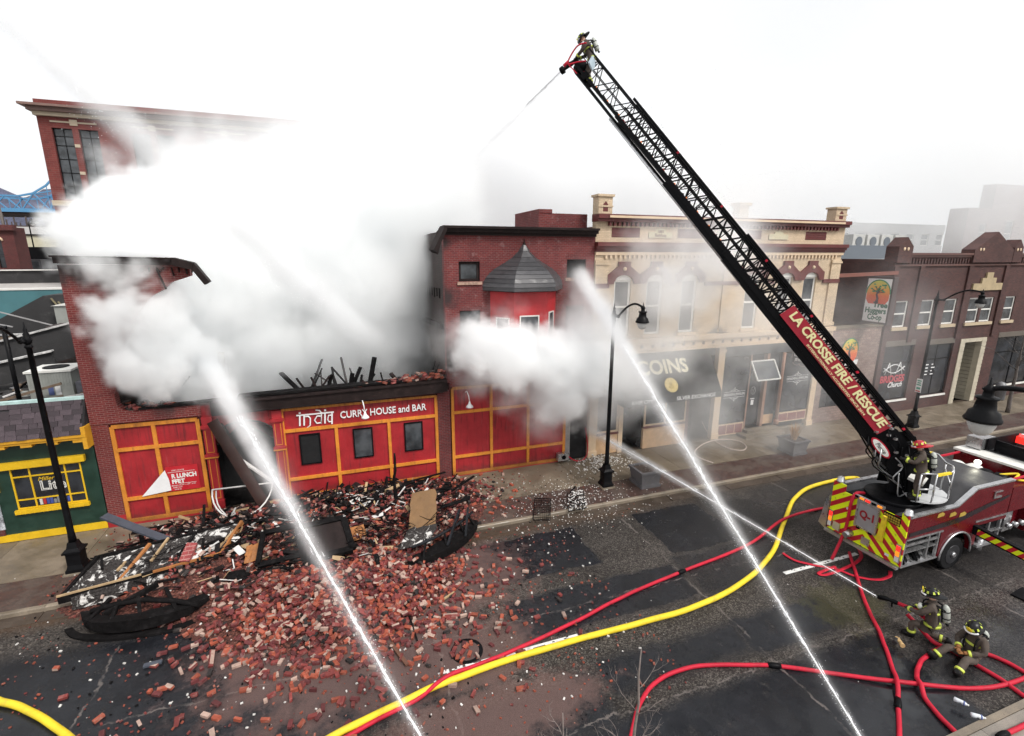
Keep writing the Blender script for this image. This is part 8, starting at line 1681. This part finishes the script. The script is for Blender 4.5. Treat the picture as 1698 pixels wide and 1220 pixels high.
# ================================================================ smoke
def smoke(name, label, lo, hi, vox, blobs, dens, mat, amp=.35, vs=.55, edge=(-.05, .35), warp=1.6):
    """blobs: (centre, radius, strength, softness) shaped by puffy cells and noise, baked to a voxel grid"""
    me = bpy.data.meshes.new(name); me.from_pydata([lo, hi], [], [])
    o = bpy.data.objects.new(name, me); COL.objects.link(o); tag(o, label, 'smoke', kind='stuff')
    def field(T, P):
        Q = T.v('ADD', P, T.v('SCALE', T.v('SUBTRACT', T.noise(P, .4, 3, out=1), (.5, .5, .5)), warp))
        Q = T.v('ADD', Q, T.v('SCALE', T.v('SUBTRACT', T.noise(P, 1.5, 3, .6, out=1), (.5, .5, .5)), warp * .45))
        b1 = T.m('SUBTRACT', .45, T.vor(Q, vs)); b2 = T.m('SUBTRACT', .45, T.vor(Q, vs * 2.3)); b3 = T.m('SUBTRACT', .45, T.vor(Q, vs * 5)); fb = T.m('SUBTRACT', T.noise(Q, 1.1, 5, .62), .5)
        disp = T.m('MULTIPLY_ADD', b1, amp, T.m('MULTIPLY_ADD', b2, amp * .5, T.m('MULTIPLY_ADD', b3, amp * .42, T.m('MULTIPLY_ADD', fb, amp * 1.5, T.m('MULTIPLY', T.m('SUBTRACT', .45, T.vor(Q, vs * 9)), amp * .25))))); tot = None
        for bl in blobs:
            c, r, k = bl[:3]; sf = bl[3] if len(bl) > 3 else 1.0
            d = T.m('MULTIPLY_ADD', disp, 2.0 / min(r), T.m('SUBTRACT', 1.0, T.v('LENGTH', T.v('DIVIDE', T.v('SUBTRACT', P, c), r))))
            dd = T.rng(d, edge[0], edge[1] * sf + (sf - 1) * .3, 0.0, k); tot = dd if tot is None else T.m('MAXIMUM', tot, dd)
        x, y, z = T.xyz(P); fade = None
        for v, a, c in ((x, lo[0], hi[0]), (y, lo[1], hi[1]), (z, lo[2], hi[2])):
            f = T.m('MULTIPLY', T.rng(v, a, a + .4), T.rng(v, c - max(.5, (c - a) * .16), c, 1, 0)); fade = f if fade is None else T.m('MULTIPLY', fade, f)
        return T.m('MULTIPLY', T.m('MULTIPLY', tot, dens), fade)
    baked_volume(o, lo, hi, vox, field, mat); return o
sm_w = vol_mat('smoke_white', (.993, .998, 1), 1.0); sm_h = vol_mat('smoke_haze', (.985, .99, .995), 1.0)
def BL(px, py, Y, rp, k=1.0, sf=1.0, ry=None, sx=1.0):
    c = aty(px, py, Y); r = rp * (c - Vector((0, 0, 10))).dot(_F) / 811; return (tuple(c), (r * sx, ry or r, r), k, sf)
plume = [BL(258, 590, 21.2, 82), BL(226, 520, 20.9, 84), BL(212, 448, 21.0, 84), BL(172, 392, 21.6, 76), BL(215, 340, 23, 66, .8, 1.2), BL(185, 268, 23.6, 44, .16, 2.2), BL(250, 270, 24, 60, .14, 2.4), BL(300, 340, 24, 88, .6, 1.4),
         BL(370, 455, 25.5, 170, .8, 1.2), BL(380, 330, 27, 130, .4, 1.8), BL(500, 390, 27, 180, .6, 1.8), BL(470, 270, 29, 140, .14, 2.8), BL(640, 340, 28, 190, .5, 1.8), BL(600, 480, 27, 165, .7, 1.8), BL(420, 590, 24.5, 125, .7, 1.5), BL(330, 620, 22.5, 84, .9), BL(540, 590, 25, 115, .45, 1.8), BL(645, 570, 25.5, 100, .7, 2), BL(705, 430, 26, 110, .8, 2), BL(330, 210, 30, 110, .07, 3)]
smoke('smoke_plume', 'dense white smoke plume billowing out of the burnt shell', (-12, 18.3, 3.0), (11, 34.5, 21), .105, plume, 2.6, sm_w, amp=.5, edge=(-.05, .26))
puff = [BL(800, 578, 19.5, 58, .9), BL(848, 590, 19.2, 66), BL(920, 595, 19, 72), BL(975, 605, 19, 66, .95, 1.1), BL(925, 650, 19.2, 68, .8, 1.3), BL(765, 560, 19.8, 50, .3, 1.8), BL(790, 625, 19.6, 50, .25, 2), BL(850, 640, 19.5, 52, .35, 1.8), BL(990, 680, 19, 54, .3, 2), BL(1000, 550, 19.3, 58, .5, 1.8), BL(965, 525, 19.8, 50, .4, 1.7), BL(1000, 610, 19, 74, .6, 1.8), BL(1045, 640, 18.8, 62, .2, 2.5), BL(840, 520, 20.0, 46, .2, 2), BL(735, 560, 20.2, 60, .22, 2.2), BL(900, 690, 19, 60, .2, 2.4), BL(1060, 560, 19, 70, .16, 2.6), BL(960, 560, 19.2, 70, .5, 1.6)]
smoke('smoke_puff', 'bright white smoke puff rolling across the red house front', (3.0, 16.6, 1.2), (17.5, 20.3, 11), .1, puff, 3.0, sm_w, amp=.32, vs=.8, warp=1.5)
drift = [BL(1110, 470, 19.0, 130, .6, 3, 2.2), BL(1110, 570, 18.8, 115, .36, 3, 2.2), BL(1200, 420, 19.2, 130, .6, 3, 2.0), BL(1030, 640, 18.8, 80, .5, 3, 2.0), BL(1250, 540, 18.6, 160, .24, 3, 2.2), BL(1160, 690, 18.4, 120, .22, 3, 2.2), BL(1340, 590, 18.2, 160, .11, 3, 2.2), BL(1480, 570, 18.0, 180, .05, 3, 2.4), BL(1300, 720, 17.5, 140, .12, 3, 2)]
smoke('smoke_drift', 'thin grey smoke drifting before the cream building', (8, 15.4, .1), (48, 20.4, 16), .2, drift, 4.2, sm_h, amp=.5, vs=.45, edge=(-.1, .5))
bank = [((24, 40, 15), (24, 9, 9), .4, 3), ((2, 39, 16), (17, 6, 8), .45, 2.4), ((14, 39, 15), (15, 6, 10), .5, 2.4), ((54, 50, 19), (40, 10, 17), .22, 3), ((95, 52, 22), (58, 12, 26), .16, 3)]
smoke('smoke_bank', 'pale smoke bank hanging over the roofs on the right', (-14, 34.2, 8.5), (150, 59.5, 42), .8, bank, 1.5, sm_h, amp=2.2, vs=.12, edge=(-.15, .6), warp=5)
